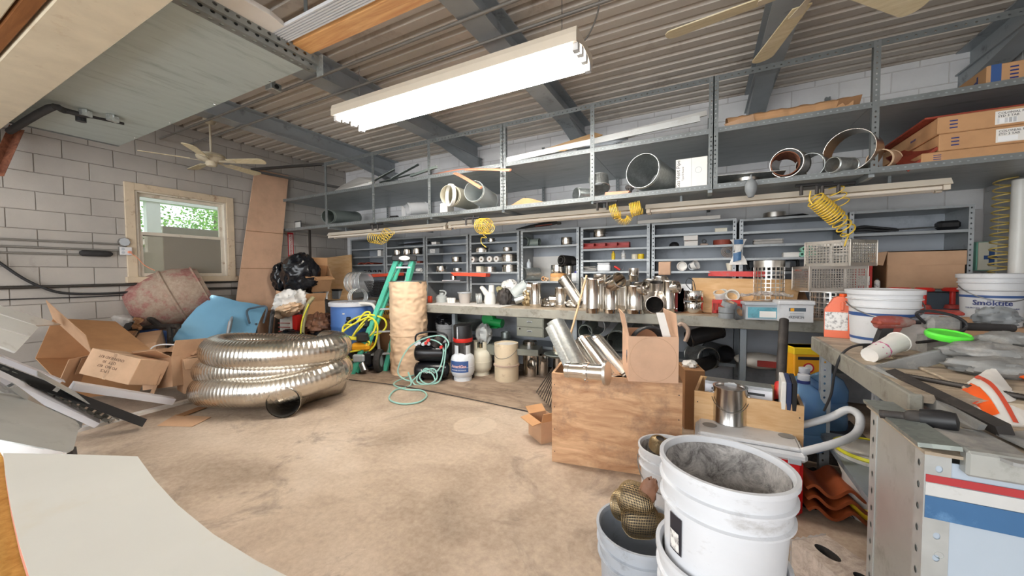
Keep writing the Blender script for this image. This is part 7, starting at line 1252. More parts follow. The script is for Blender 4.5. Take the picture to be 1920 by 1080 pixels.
strip_lamp('unlit cream strip light at the far end under the overhead rack', (622, 443), (842, 425), YLm); strip_lamp('unlit cream strip light in the middle under the overhead rack', (846, 425), (1198, 393), YLm); strip_lamp('unlit cream strip light at the right under the overhead rack', (1212, 397), (1775, 345), YLm)
# coiled yellow air hoses with black couplers
def coilpts(a, b, r_, n_, k=14): 
    a, b = V(a), V(b); m_ = AX(a, b); L = (b-a).length; return [m_ @ V((r_*math.cos(2*pi*i/k), r_*math.sin(2*pi*i/k), L*i/(n_*k))) for i in range(n_*k+1)]
def coupler(t_, o_):
    MB().sweep([o_+V((-.12, 0, .02)), o_+V((.12, 0, .015))], .014, 8).build('manifold', 'black', t_)
    for dx in (-.08, .02): MB().cyl(o_+V((dx, 0, .02)), o_+V((dx, 0, -.06)), .013, n=10).build('coupler', 'dark_iron', t_)
YH = YS-.03
def coilhose(lab, mount, segs_, mat='coil_yellow', rr=.0038, X=None):
    o_ = gy(*mount, YH); t_ = T('coil_hose', lab, 'air hose', o_); coupler(t_, V((0, 0, 0))); P_ = []
    for sg in segs_: P_ += [q_-o_ for q_ in sg]
    MB().sweep(P_, rr, 6).build('coil', mat, t_); return t_
c = gy(700, 443, YH); coilhose('yellow coiled air hose hanging bunched under the far end lamp', (706, 423), [coilpts(gy(694, 446, YH), gy(716, 450, YH), .065, 6), coilpts(gy(716, 450, YH), gy(731, 432, YH), .07, 5)])
coilhose('yellow coiled air hose in a tight ball with a dangling tail', (884, 412), [coilpts(gy(900, 424, YH), gy(916, 424, YH-.08), .09, 5), coilpts(gy(912, 420, YH), gy(902, 430, YH-.05), .085, 4), spline([gy(906, 440, YH), gy(912, 446, YH), gy(903, 446, YH), gy(903, 456, YH), gy(912, 464, YH)], 6)])
coilhose('yellow coiled air hose fanned out around a black coupler', (1135, 382), [coilpts(gy(1146, 399, YH), gy(1160, 394, YH), .07, 5), [q_ for i in range(15) for q_ in (gy(1169+6*math.cos(pi+i*.24), 405+6*math.sin(-i*.24+pi), YH-.03), gy(1169+17*math.cos(pi+i*.22), 406-17*math.sin(pi+i*.22), YH-.03+.02*(i % 2)))], coilpts(gy(1182, 394, YH), gy(1203, 389, YH), .065, 7)])
coilhose('long yellow coiled air hose sagging over the wire cages', (1526, 350), [spline([gy(1520, 358, YH), gy(1518, 374, YH), gy(1524, 384, YH)], 5), coilpts(gy(1527, 373, YH-.02), gy(1570, 410, YH+.05), .062, 11), coilpts(gy(1570, 410, YH+.05), gy(1592, 436, YH+.12), .055, 3), spline([gy(1592, 440, YH+.12), gy(1588, 448, YH+.12), gy(1583, 462, YH+.12)], 5)], rr=.0058)
coilhose('short loop of yellow hose hanging at the right end lamp', (1566, 350), [coilpts(gy(1566, 352, YH), gy(1580, 385, YH+.05), .05, 3)])
# right wall: dull spiral hose, white duct pipe, first-aid cabinet
YW = 4.62; o_ = gy(1880, 322, YW); t = T('spiral_hose', 'stretched dull yellow spiral hose hanging beside the white pipe', 'air hose', o_); MB().sweep([q_-o_ for q_ in coilpts(gy(1886, 330, YW), gy(1874, 512, YW), .062, 13)], .0065, 6).build('coil', 'coil_dull', t); MB().cyl((0, 0, -.02), (0, 0, .05), .012, n=8).build('coupler', 'black', t)
MB().rbox(-.1, .12, -.03, .03, .04, .09, .01).build('manifold', 'black', t)
q = gy(1910, 420, 4.5); tag(MB().pipe((0, 0, 0), (0, 0, ZL-.06-ZT), .045, .003, 28).build('vent_pipe', 'pvc_white', None, V((q.x, 4.5, ZT+.0))), 'vertical white pipe at the right edge by the spiral hose', 'pipe')
q = gy(1868, 480, 4.95); t = T('first_aid_cabinet', 'pale green wall cabinet with a blue cross behind the spiral hose', 'cabinet', (q.x, 4.93, q.z)); MB().rbox(-.13, .13, 0, .1, -.13, .13, .006).build('body', 'mint', t); MB().rbox(-.125, .125, -.012, 0, -.125, .125, .004).build('door', 'ivory', t); MB().box(-.06, -.025, -.014, -.011, -.09, .06).build('cross', 'blue_print', t, ang=0); MB().box(-.09, .06, -.014, -.011, -.03, .005).build('cross', 'blue_print', t, ang=0); MB().box(.03, .09, -.02, -.011, .06, .11).build('latch', 'dark_iron', t, ang=0)
# ================================================================ crates, cooler and buckets in the right foreground
def open_crate(lab, a, b, dep, H_, mat='plywood', th=.018, name='plywood_crate'):
    a, b = V((a.x, a.y, 0)), V((b.x, b.y, 0)); L = (b-a).length; m_ = Matrix.Translation(a) @ Matrix.Rotation(math.atan2(b.y-a.y, b.x-a.x), 4, 'Z'); t_ = T(name, lab, 'crate', m=m_)
    MB().box(0, L, 0, th, .0, H_).build('front_panel', mat, t_, ang=0); MB().box(0, L, dep-th, dep, 0, H_).build('back_panel', mat, t_, ang=0); MB().box(0, th, th, dep-th, 0, H_).build('side_panel', mat, t_, ang=0); MB().box(L-th, L, th, dep-th, 0, H_).build('side_panel', mat, t_, ang=0); MB().box(th, L-th, th, dep-th, 0, th).build('bottom', mat, t_, ang=0)
    n_ = MB()
    for k in range(4):
        for x_ in (.02, L-.02): MB().cyl((x_, -.001, H_*(.12+.25*k)), (x_, .001, H_*(.12+.25*k)), .004, n=8).build('nail', 'dark_iron', t_)
    return t_, m_, L
a, b = gz(1035, 865), gz(1278, 902); dA = (a-EYE).dot(_F); Hc = gd(1040, 697, dA).z
cr, mC, LC = open_crate('large weathered plywood crate filled with steel liners', a, b, .52, Hc)
def cpt(u, v_, z): return mC @ V((u*LC, v_, z))
MB().box(.02, LC-.02, .02, .5, .02, Hc-.16).build('load', 'steel_soft', cr, ang=0)
stove_pipe('long shiny steel liner pipe slanting out of the crate', gd(1150, 720, 2.62), gd(1092, 642, 2.95), .085, 'steel', n=32); stove_pipe('second steel liner pipe slanting behind the first in the crate', gd(1175, 712, 2.75), gd(1115, 640, 3.05), .075, 'steel_soft', n=28)
o_ = gd(1090, 690, 2.7); t = T('liner_sheet', 'curved clear steel liner sheet leaning out of the crate corner', 'sheet metal', o_); p0, p1 = gd(1085, 700, 2.62), gd(1040, 610, 2.9); m_ = AX(p0-o_, p1-o_); L = (p1-p0).length
for k, r_ in enumerate((.085, .06)): MB().grid(lambda u, v_: m_ @ V((r_*math.cos(pi*(.1+.95*u))+.05*k, r_*math.sin(pi*(.1+.95*u)), L*(v_*(1-.08*k)))), 14, 3, .002).build('sheet', 'galv', t)
p0, p1 = gd(1062, 694, 2.5), gd(1140, 700, 2.35); t = T('pipe_adapter', 'banded steel adapter with a round flange on the crate front', 'adapter', m=AX(p0, p1)); L = (p1-p0).length; MB().lathe([(.05, 0), (.056, .004), (.056, .03), (.052, .035), (.054, L*.45), (.06, L*.46), (.06, L*.56), (.054, L*.57), (.054, L*.93), (.045, L*.93), (.045, 0), (.05, 0)], 30).build('tube', 'steel', t)
for k in range(8): MB().cyl((.06*math.cos(k*.8), .06*math.sin(k*.8), L*.5), (.066*math.cos(k*.8), .066*math.sin(k*.8), L*.5), .006, n=8).build('rivet', 'chrome', t)
MB().lathe([(0, L*.93), (.078, L*.93), (.08, L*.96), (.076, L), (0, L*.985)], 30).build('flange', 'steel_soft', t)
# carton with black tubing on the crate
q0, q1 = gd(1178, 713, 2.42), gd(1272, 721, 2.36); w_ = (q1-q0).length; rz_ = math.degrees(math.atan2(q1.y-q0.y, q1.x-q0.x)); m_ = Matrix.Translation(V(((q0.x+q1.x)/2, (q0.y+q1.y)/2, (q0.z+q1.z)/2))) @ TR(rz=rz_) @ TR((0, .2, 0)); hb_ = gd(1180, 628, 2.42).z-q0.z
bx = carton('open cardboard box of coiled black tubing on the plywood crate', m_, w_, .4, hb_, 'cardboard_pink', (('l', 12), ('r', -6)))
for k in range(5): MB().sweep([V((.0+(.15-.008*k)*math.cos(i*pi/16), -.12+.06*k, hb_*.5+(.20-.01*k)*math.sin(i*pi/16))) for i in range(33)], .009, 6).build('tubing', 'cable', bx)
MB().pipe((0, -.201, hb_*.5), (0, -.2002, hb_*.5), .145, .002, 40).build('pressed_circle', 'cardboard', bx); MB().grid(lambda u, v_: (w_*.28+u*.05-.06*v_, -.16+.02*v_, hb_*.7+v_*.24), 4, 8, .002).build('plastic_strip', 'paper', bx); MB().box(-w_/2-.001, -w_/2, -.13, -.09, hb_*.5, hb_*.62).build('blue_mark', 'blue_stripe', bx, ang=0)
carton('small open carton on the floor at the left of the crate', Matrix.Translation(gz(1000, 826)+V((.05, .1, 0))) @ TR(rz=-38), .22, .17, .17, 'cardboard', (('f', 100), ('l', 60), ('r', 20)), inner='cardboard_orange')
t = T('steel_rods', 'bundle of thin steel rods leaning on the crate side', 'rods', gz(1010, 742)); o_ = gz(1010, 742)
for k in range(9): MB().cyl(gz(1006+3.6*k, 735+4*k, .01)-o_, gd(1036+1.2*k, 690+2.5*k, 2.95)-o_, .005, n=6).build('rod', 'iron', t)
closed_box('brown carton standing between the two plywood crates', Matrix.Translation(gz(1292, 815)+V((0, .25, 0))) @ TR(rz=14), .16, .3, .52, 'cardboard_dark', tape=False); q = gz(1290, 815)+V((0, .25, .521)); tag(blob('paper_wad', 'paper', None, .05, .05, .03, .3, 2, 81, 24, m=Matrix.Translation(q+V((0, -.02, .02)))), 'white paper wad on the carton between the crates', 'paper')
a, b = gz(1302, 732, .56), gz(1508, 762, .56); c2, m2, L2 = open_crate('smaller plywood crate with grates and bars inside behind the cooler', a, b, .42, .56, 'plywood_light')
MB().box(.02, L2-.02, .02, .4, .02, .3).build('load', 'dark_iron', c2, ang=0)
t = T('steel_grate', 'flat white steel grate box lying in the smaller crate', 'grate', m=m2 @ TR((L2*.42, .2, .5), rx=-6)); MB().box(-.19, .19, -.1, .1, .08, .1).build('top', 'galv', t, ang=0); MB().box(-.19, .19, -.1, -.095, -.1, .1).build('front', 'white_alu', t, ang=0); MB().box(-.15, .15, -.102, -.099, .045, .06).build('slot', 'black', t, ang=0)
for k in range(8): MB().box(-.02+.024*k, -.01+.024*k, -.102, -.099, -.06, .0).build('slot', 'black', t, ang=0)
p0, p1 = gd(1462, 752, 2.45), gd(1470, 600, 2.75); t = T('steel_post', 'dark round steel post with a red base leaning in the crate', 'post', m=AX(p0, p1)); L = (p1-p0).length; MB().pipe((0, 0, 0), (0, 0, L), .03, .004, 20).build('tube', 'dark_iron', t); MB().lathe([(.031, 0), (.034, .0), (.034, .12), (.031, .13)], 20).build('red_sleeve', 'red', t)
for k, (mt_, lab) in enumerate((('paper', 'white board standing in the smaller crate beside the post'), ('blue_dark', 'dark blue board standing in the smaller crate'), ('black', 'black board at the right end of the smaller crate'))): tag(MB().rbox(-.012, .012, -.1, .1, 0, .46, .003).build('upright_board', mt_, None, m2 @ TR((L2*(.83+.045*k), .12, .24), rx=4)), lab, 'board')
# cooler with paint can
BL, BR, FR = gz(1306, 764, .38), gz(1484, 790, .38), gz(1504, 838, .38); ex = (BR-BL).normalized(); Lk = (BR-BL).length/2; dk_ = abs((FR-BR).dot(V((ex.y, -ex.x, 0))))/2+.03; cc_ = (BL+BR)/2+V((ex.y, -ex.x, 0))*dk_
ck = T('cooler', 'red cooler with a white lid and long white swing handle', 'cooler', m=Matrix.Translation(V((cc_.x, cc_.y, 0))) @ Matrix.Rotation(math.atan2(ex.y, ex.x), 4, 'Z'))
MB().rbox(-Lk+.015, Lk-.015, -dk_+.015, dk_-.015, 0, .31, .02).build('body', 'cooler_red', ck); MB().rbox(-Lk, Lk, -dk_, dk_, .31, .36, .015).build('lid', 'white_plastic', ck); MB().rbox(-Lk+.02, Lk-.02, -dk_+.02, dk_-.02, .358, .38, .015).build('lid_top', 'white_plastic', ck)
for x_, y_ in ((.72, .35), (.75, -.2), (-.7, -.3)): MB().lathe([(.042, .3812), (.040, .382), (.034, .3814), (0, .3808)], 24, TR((x_*Lk, y_*dk_, 0))).build('cup_recess', 'grey_plastic', ck)
MB().rbox(-.035, .035, -dk_-.01, -dk_, .29, .35, .004).build('latch', 'grey_light', ck); MB().rbox(Lk-.09, Lk-.03, -dk_-.008, -dk_, .3, .33, .003).build('hinge', 'grey_light', ck)
o_ = MX[ck.name].inverted(); hp = [gd(1494, 800, 2.28), gd(1555, 783, 2.2), gd(1590, 768, 2.15), gd(1612, 782, 2.1), gd(1606, 812, 2.05), gd(1570, 830, 2.0), gd(1502, 848, 2.02)]; MB().sweep([o_ @ q_ for q_ in spline(hp, 6)], .021, 12).build('handle', 'white_plastic', ck)
t = T('paint_can', 'shiny open paint can standing on the cooler lid', 'can', m=Matrix.Translation(gz(1368, 790, .381))); r_ = .1; MB().lathe([(0, 0), (r_, 0), (r_, .006), (r_*.98, .01), (r_*.98, .222), (r_, .226), (r_, .232), (r_*.86, .232), (r_*.86, .226), (r_*.95, .222), (r_*.95, .012), (0, .012)], 40).build('body', 'tin', t); MB().lathe([(0, .216), (r_*.86, .22), (r_*.88, .23)], 40).build('lid', 'tin', t)
for s_ in (-1, 1): MB().cyl((s_*r_*.97, 0, .175), (s_*(r_+.008), 0, .175), .012, n=14).build('ear', 'tin', t)
MB().sweep([(r_*1.06*math.cos(a_), -r_*1.06*math.sin(a_), .175-.085*math.sin(a_)) for a_ in [pi*i/16 for i in range(17)]], .0022, 6).build('bail_handle', 'bolt', t)
# nested white buckets
qb = gz(1352, 866, .85); q3 = V((qb.x, qb.y, 0))
for k, (lab, z_) in enumerate((('lowest white bucket of the nested stack on the floor', 0), ('middle white bucket of the nested stack with a wire handle', .24))): bucket(lab, Matrix.Translation(q3+V((0, 0, z_+.001*k))) @ TR(rz=-110), .152, .37, 'bucket', inner='crust', handle=(.1, 1.0))
t = bucket('topmost white bucket of the nested stack caked with grey cement', Matrix.Translation(q3+V((0, 0, .482))) @ TR(rx=-1.5, ry=1.5), .154, .37, 'bucket'); MB().grid(lambda u, v_: ((.1435+.004*v_)*math.sin(-1.0+.3*u), -(.1435+.004*v_)*math.cos(-1.0+.3*u), .145+v_*.095), 6, 1).build('label', 'ink', t); MB().grid(lambda u, v_: ((.1445+.004*v_)*math.sin(-.97+.22*u), -(.1445+.004*v_)*math.cos(-.97+.22*u), .15+v_*.05), 6, 1).build('label_print', 'label_print', t)
bucket('white bucket with brass mesh standing behind the nested stack', Matrix.Translation(gz(1252, 836, .37)-V((0, 0, .37))), .152, .37, 'bucket', handle=(.12, 1.0))
qg = gz(1200, 985, .37)-V((0, 0, .37)); bucket('blue grey bucket carrying brass mesh rolls in the foreground', Matrix.Translation(qg), .158, .37, 'grey_bucket', inner='grey_bucket')
def mesh_roll(lab, p0, p1, r_, nk=24, nt=44, mat='brass'):
    p0, p1 = V(p0), V(p1); t_ = T('mesh_roll', lab, 'wire mesh', m=AX(p0, p1)); L = (p1-p0).length; b_ = MB()
    for j in range(nk): z = L*j/(nk-1); rr = r_*(1-.55*(2*j/(nk-1)-1)**4); b_.sweep([(rr*math.cos(2*pi*i/nt), rr*math.sin(2*pi*i/nt), z) for i in range(nt)], 0.0011, 4, closed=True)
    for i in range(nt): b_.sweep([(r_*(1-.55*(2*j/(nk-1)-1)**4)*math.cos(2*pi*i/nt), r_*(1-.55*(2*j/(nk-1)-1)**4)*math.sin(2*pi*i/nt), L*j/(nk-1)) for j in range(nk)], 0.0011, 4)
    b_.build('wire_mesh', mat, t_); MB().lathe([(0, L*.05), (r_*.7, L*.1), (r_*.8, L*.5), (r_*.7, L*.9), (0, L*.95)], 20).build('core', 'grease', t_)
zb_ = .36
mesh_roll('front brass mesh roll lying in the grey bucket', gz(1165, 985, .36)+V((0, 0, .03)), gz(1225, 985, .36)+V((.02, -.02, .04)), .066); mesh_roll('left brass mesh roll lying in the grey bucket', gz(1148, 950, .38)+V((0, 0, .02)), gz(1200, 968, .38)+V((0, 0, .03)), .06); mesh_roll('top brass mesh roll resting across the others in the grey bucket', gz(1160, 925, .46), gz(1225, 948, .45), .064); mesh_roll('brass mesh roll poking out of the white bucket', gz(1232, 845, .36), gz(1238, 822, .44), .05); mesh_roll('right brass mesh roll beside the nested bucket stack', gz(1222, 975, .38), gz(1252, 1000, .36), .045)
tag(blob('leaf_scrap', 'leather', None, .03, .012, .06, .2, 2, 91, 20, m=Matrix.Translation(gz(1213, 925, .5)) @ TR(ry=20)), 'brown dry leaf stuck on the brass mesh rolls', 'leaf')
# block with holes in film
q = gz(1592, 1062, .19); t = T('concrete_block', 'pale concrete block with two oval holes wrapped in clear film', 'block', m=Matrix.Translation(V((q.x, q.y, 0))) @ TR(rz=-52)); hx = [-.075, .075]
b = MB(); pr_ = 28
b.box(-.16, .16, -.09, -.07, 0, .19); b.box(-.16, .16, .05, .09, 0, .19); b.box(-.16, -.125, -.07, .05, 0, .19); b.box(.125, .16, -.07, .05, 0, .19); b.box(-.025, .025, -.07, .05, 0, .19); b.box(-.125, .125, -.07, .05, 0, .05); b.build('body', 'stone', t, ang=0)
for x_ in hx:
    o2 = [(x_+.05*math.copysign(abs(math.cos(a_))**.9, math.cos(a_)), -.01+.026*math.sin(a_)) for a_ in [2*pi*i/24 for i in range(24)]]; sq = [(x_+(.0505 if i in (0, 1) else -.0505)*1., -.01+(-.0605 if i in (0, 3) else .0605)) for i in range(4)]
    ring_v = [(p_[0], p_[1], .19) for p_ in o2]+[(max(-.05, min(.05, (p_[0]-x_)*3))+x_, -.01+max(-.06, min(.06, (p_[1]+.01)*6)), .19) for p_ in o2]; MB().add(ring_v, [(i, (i+1) % 24, 24+(i+1) % 24, 24+i) for i in range(24)]).build('hole_face', 'stone', t, ang=0)
    MB().add([(p_[0], p_[1], z_) for z_ in (.19, .06) for p_ in o2], [(i, 24+i, 24+(i+1) % 24, (i+1) % 24) for i in range(24)]+[tuple(range(24, 48))]).build('hole', 'dark_iron', t)
MB().grid(lambda u, v_: (-.165+.01*nz((u*4, v_*4, 0), 2), -.095+u*.19, .195-v_*.2+.006*nz((u*6, v_*6, 3), 2)), 14, 14).build('film', 'wrap', t, ang=30)
# roof tiles, spool, water bottles etc. under the right bench
for k in range(3):
    q = gz(1560, 945, .03); m_ = Matrix.Translation(V((q.x, q.y+.02*k, .015+.05*k))) @ TR(rz=6); tag(MB().grid(lambda u, v_: ((u-.5)*.32, (v_-.5)*.28, .035+.026*math.sin(u*4*pi)), 28, 3, .016).build('roof_tile', 'terracotta', None, m_), ('lowest terracotta wave tile on the floor right of the cooler', 'middle terracotta wave tile of the small stack', 'topmost terracotta wave tile of the small stack')[k], 'tile')
q = gz(1622, 985); t = T('wire_spool', 'white drum shaped spool with yellow edge under the right bench', 'spool', m=Matrix.Translation(q+V((.06, .12, 0))) @ TR(rz=-20)); MB().lathe([(0, 0), (.12, 0), (.13, .02), (.125, .2), (.16, .3), (.165, .36), (.14, .37), (0, .33)], 36).build('body', 'bag_salt', t); MB().lathe([(.165, .35), (.172, .358), (.17, .372), (.16, .37)], 36).build('yellow_edge', 'hose_yellow', t); MB().lathe([(.132, .03), (.137, .05), (.137, .07), (.131, .085)], 36).build('yellow_tag', 'yellow', t)
tag(MB().grid(lambda u, v_: (gz(1500, 965).x+u*.5, gz(1500, 960).y+.05+v_*.55, .006+.03*abs(nz((u*6, v_*6, 2), 2))), 24, 24).build('black_tarp', 'black_gloss', ang=30), 'crumpled black sheet on the floor right of the cooler', 'tarp')
def jug5(lab, p_, col='blue_water'):
    t_ = T('water_jug', lab, 'water bottle', p_); MB().lathe([(0, 0), (.12, 0), (.132, .02), (.132, .1), (.126, .115), (.132, .13), (.132, .2), (.126, .215), (.132, .23), (.132, .3), (.1, .37), (.04, .41), (.03, .43), (.03, .46), (0, .46)], 30).build('body', col, t_); MB().lathe([(.031, .435), (.034, .44), (.034, .475), (0, .478)], 20).build('cap', 'drumlid', t_); MB().lathe([(.031, .4), (.036, .405), (.036, .437), (.031, .44)], 20).build('neck_band', 'ink_blue', t_)
for x_, y_, d_, lab in ((1508, 692, 2.75, 'blue water jug at the corner of the smaller crate'), (1548, 685, 2.75, 'blue water jug under the edge of the right bench'), (1507, 705, 2.45, 'nearest blue water jug with a blue cap beside the crate')):
    q = gd(x_, y_, d_); jug5(lab, V((q.x, q.y, max(0, q.z-.465))))
tag(MB().box(-.3, .25, -.2, .2, 0, .21).build('jug_stand', 'dark_iron', None, V((gd(1535, 700, 2.7).x, gd(1535, 700, 2.7).y+.05, 0)), ang=0), 'dark low stand under the water jugs', 'stand')
q = gd(1508, 698, 3.15); t = T('soda_bag', 'yellow printed box of powder behind the water jugs', 'carton', m=Matrix.Translation(V((q.x, q.y, .3))) @ TR(rz=18)); hh = gd(1508, 648, 3.15).z-.3; MB().rbox(-.13, .13, -.09, .09, 0, hh, .01).build('body', 'tool_yellow', t); MB().rbox(-.135, .135, -.095, .095, hh*.86, hh, .006).build('lid', 'yellow', t); MB().cyl((-.02, -.091, hh*.6), (-.02, -.0925, hh*.6), .042, n=24).build('emblem', 'ink_red', t); MB().cyl((-.02, -.092, hh*.6), (-.02, -.0935, hh*.6), .03, n=24).build('emblem_field', 'paper', t); MB().rbox(-.1, .1, -.0925, -.09, hh*.76, hh*.82, .001).build('label_bar', 'ink', t); text('PURE', .05, 'paper', t, TR((.03, -.0915, hh*.38), 90)); MB().box(-.13, .13, -.09, .09, -.3, -.001).build('stand', 'dark_iron', t, ang=0)
q = gy(1425, 690, YT+.3); tag(blob('salt_bag', 'bag_salt', None, .22, .14, .075, .05, 1.2, 95, 36, m=Matrix.Translation(V((q.x, q.y, .48))), ridge=False), 'white and red sack lying on the shelf under the bench', 'sack'); tag(MB().rbox(-.1, .12, -.008, 0, -.03, .03, .003).build('red_label', 'red_dull', None, V((q.x+.06, q.y-.14, .48))), 'red printed label strip on the sack under the bench', 'label')
# pipes under the bench behind the carton
for a_, b_, ya, yb2, r_, mt_, lab in (((1097, 622), (1110, 606), .05, .5, .075, 'pipe_grey', 'grey pipe end under the bench right of the broom handle'), ((1118, 612), (1130, 600), .25, .7, .1, 'galv', 'open galvanized pipe behind the grey pipe end under the bench'), ((1158, 640), (1185, 605), .1, .6, .12, 'galv_dull', 'wide grey pipe under the bench left of the tubing box'), ((1200, 618), (1225, 596), .1, .6, .15, 'galv', 'big galvanized ring pipe under the bench behind the tubing box'), ((1128, 650), (1150, 638), .1, .5, .09, 'galv_dark', 'dark pipe under the bench behind the steel liners'),
                                   ((1330, 672), (1300, 664), .3, .6, .11, 'galv', 'galvanized pipe with its open end behind the smaller crate'), ((1360, 664), (1330, 655), .35, .8, .09, 'pipe_black', 'black pipe with a round end under the right of the bench')):
    stove_pipe(lab, gy(*a_, YT+ya), gy(*b_, YT+yb2), r_, mt_, n=30)
stove_pipe('black glossy tube slanting on the lower bench shelf', gy(1290, 636, YT+.3), gy(1352, 618, YT+.45), .085, 'pipe_black', n=28); stove_pipe('long black tube lying low under the right of the bench', gy(1282, 696, YT-.1), gy(1340, 676, YT+.5), .07, 'pipe_black', n=24)
t = T('wood_hook', 'bent pale wooden hook behind the tubing box under the bench', 'hook', gy(1285, 640, YT-.1)); MB().sweep(spline([(0, 0, 0), (.02, 0, .06), (.02, 0, .12), (-.03, 0, .17), (-.06, 0, .15)], 5), .02, 8).build('hook', 'tan_metal', t)
# ================================================================ right bench
YA, YZ, XB = 3.02, 1.75, .65
rb = T('side_bench', 'grey workbench along the right wall with worn wooden top', 'workbench', (XB, YZ, 0)); MB().box(0, XR-XB-.01, 0, YA-YZ, ZT-.03, ZT).build('worktop', 'bench_top', rb, ang=0); MB().rbox(-.02, .02, -.01, YA-YZ+.01, ZT-.09, ZT-.001, .005).build('edge', 'bench_edge', rb); MB().rbox(.02, XR-XB-.01, YA-YZ-.01, YA-YZ+.03, ZT-.09, ZT-.001, .005).build('edge', 'bench_edge', rb)
for y_ in (.06, .62, YA-YZ-.06):
    for x_ in (.02, 1.5): angle_iron(MB(), ZT-.03, .05, .004).build('leg', 'slot_unit' if x_ < 1 else 'bench_leg', rb, V((x_+(.075 if y_ < .7 else 0), y_, 0)), ang=0)
MB().box(.02, 1.6, .05, YA-YZ-.05, .3, .33).build('lower_shelf', 'bench_leg', rb, ang=0)
def rb_(px_, py_, z=ZT+.001): return gz(px_, py_, z)
q = rb_(1574, 634); S = ppm(q); t = T('orange_jug', 'orange plastic jug with a white printed label on the side bench', 'jug', m=Matrix.Translation(q+V((0, .06, 0))) @ Matrix.Rotation(-.2, 4, 'Z')); w_ = .062; hh = 78/S
MB().prism([(-w_, 0), (w_, 0), (w_, hh*.86), (w_*.6, hh*.98), (w_*.1, hh), (-w_*.3, hh*.96), (-w_, hh*.66)], .1, Matrix(((1, 0, 0, 0), (0, 0, 1, -.05), (0, 1, 0, 0), (0, 0, 0, 1)))).build('body', 'orange', t, ang=0); MB().box(-w_*.98, w_*.8, -.0515, -.05, hh*.18, hh*.62).build('label', 'label_print', t, ang=0); MB().rbox(w_*.2, w_*.5, -.056, -.048, hh*.66, hh*.88, .004).build('handle_rib', 'orange', t); MB().cyl((w_*.45, 0, hh*.95), (w_*.45, 0, hh*1.06), .02, n=14).build('cap', 'orange_bright', t)
q = rb_(1640, 650)+V((.07, .13, 0)); bucket('large white bucket with blue bands on the side bench', Matrix.Translation(q), .155, .31, 'white_plastic', lid='white_plastic', inner=None, band=('blue_print', ((.03, .045), (.165, .185))), handle=(.08, 1.))
q = gd(1860, 512, 2.6); t = bucket('white lidded bucket with blue printing at the right edge', Matrix.Translation(V((q.x, q.y, q.z-.37))), .155, .36, 'white_plastic', lid='white_plastic', inner=None, band=('blue_print', ((.2, .217),)), handle=(.1, 1.)); ang_ = math.atan2(q.x, q.y); MB().box(-.14, .14, -.14, .14, ZT-(q.z-.37)+.001, -.001).build('stand', 'cardboard', t, ang=0)
for s_, h_, z_, mt_ in (('Smöktite', .05, .165, 'ink_blue'), ('THE PROCESS OF CHIMNEY CONDITIONING', .013, .128, 'ink_blue')): o = text(s_, h_, mt_, t, Matrix(), bold=.0008 if h_ > .02 else 0); wrapcyl(o, .1505, z_); o.matrix_local = Matrix.Rotation(-ang_+.05, 4, 'Z')
q = gd(1762, 603, 2.45); m_ = Matrix.Translation(V((q.x, q.y+.1, ZT+.001))) @ TR(rz=-18); t = T('tote_box', 'grey plastic tote with a red rim behind the crusted bin', 'tote', m=m_); MB().rbox(-.13, .13, -.1, .1, 0, .13, .008).build('body', 'grey_light', t); MB().rbox(-.135, .135, -.105, .105, .13, .15, .005).build('rim', 'red_dull', t); MB().box(-.125, -.09, -.102, -.099, .01, .12).build('label', 'red_dull', t, ang=0)
q = gd(1838, 606, 2.25); closed_box('brown carton under the lidded bucket on the side bench', Matrix.Translation(V((q.x, q.y+.1, ZT+.001))) @ TR(rz=-22), .26, .16, .12, 'cardboard', tape=False)
q = rb_(1716, 660); t = T('crusted_bin', 'clear plastic bin caked with grey dust beside the impact driver', 'bin', m=Matrix.Translation(q+V((.05, .12, 0))) @ TR(rz=-14)); MB().prism([(-.1, -.07), (.1, -.07), (.1, .07), (-.1, .07)], .15).build('body', 'dust', t, ang=0); MB().rbox(-.108, .108, -.078, .078, .145, .16, .004).build('rim', 'grey_light', t)
# impact driver standing
q = gd(1655, 652, 1.9); q.z = ZT+.002; t = T('impact_driver', 'dusty red and grey impact driver standing on the side bench', 'power tool', m=Matrix.Translation(q) @ Matrix.Rotation(.2, 4, 'Z'))
MB().lathe([(0, 0), (.028, .002), (.034, .02), (.034, .07), (.031, .1), (.024, .135), (.014, .15), (.012, .16), (0, .16)], 22, TR((-.035, 0, .155), 0, 88)).build('motor_body', 'driver_red', t); MB().rbox(-.04, .06, -.036, .036, .14, .17, .012).build('side_plate', 'brown_red', t); MB().cyl((.12, 0, .16), (.148, 0, .161), .011, n=6).build('chuck', 'black', t)
MB().prism([(-.05, 0), (.0, 0), (.035, .13), (-.01, .135)], .034, Matrix(((1, 0, 0, .0), (0, 0, 1, -.017), (0, 1, 0, .0), (0, 0, 0, 1)))).build('grip', 'rubber', t, ang=0); MB().prism([(.012, .05), (.05, .09), (.07, .13), (.02, .135)], .03, Matrix(((1, 0, 0, 0), (0, 0, 1, -.015), (0, 1, 0, 0), (0, 0, 0, 1)))).build('trigger_guard', 'driver_red', t, ang=0); MB().rbox(-.07, .02, -.035, .035, 0, .04, .008).build('battery', 'black', t)
tag(MB().sweep(spline([gd(1648, 646, 1.9), gd(1605, 648, 1.9), gd(1578, 665, 1.9), gd(1565, 700, 1.92), gd(1558, 740, 1.95), gd(1545, 770, 2.0)], 7), .006, 8).build('power_cord', 'cable'), 'black power cord drooping over the side bench edge', 'cord')
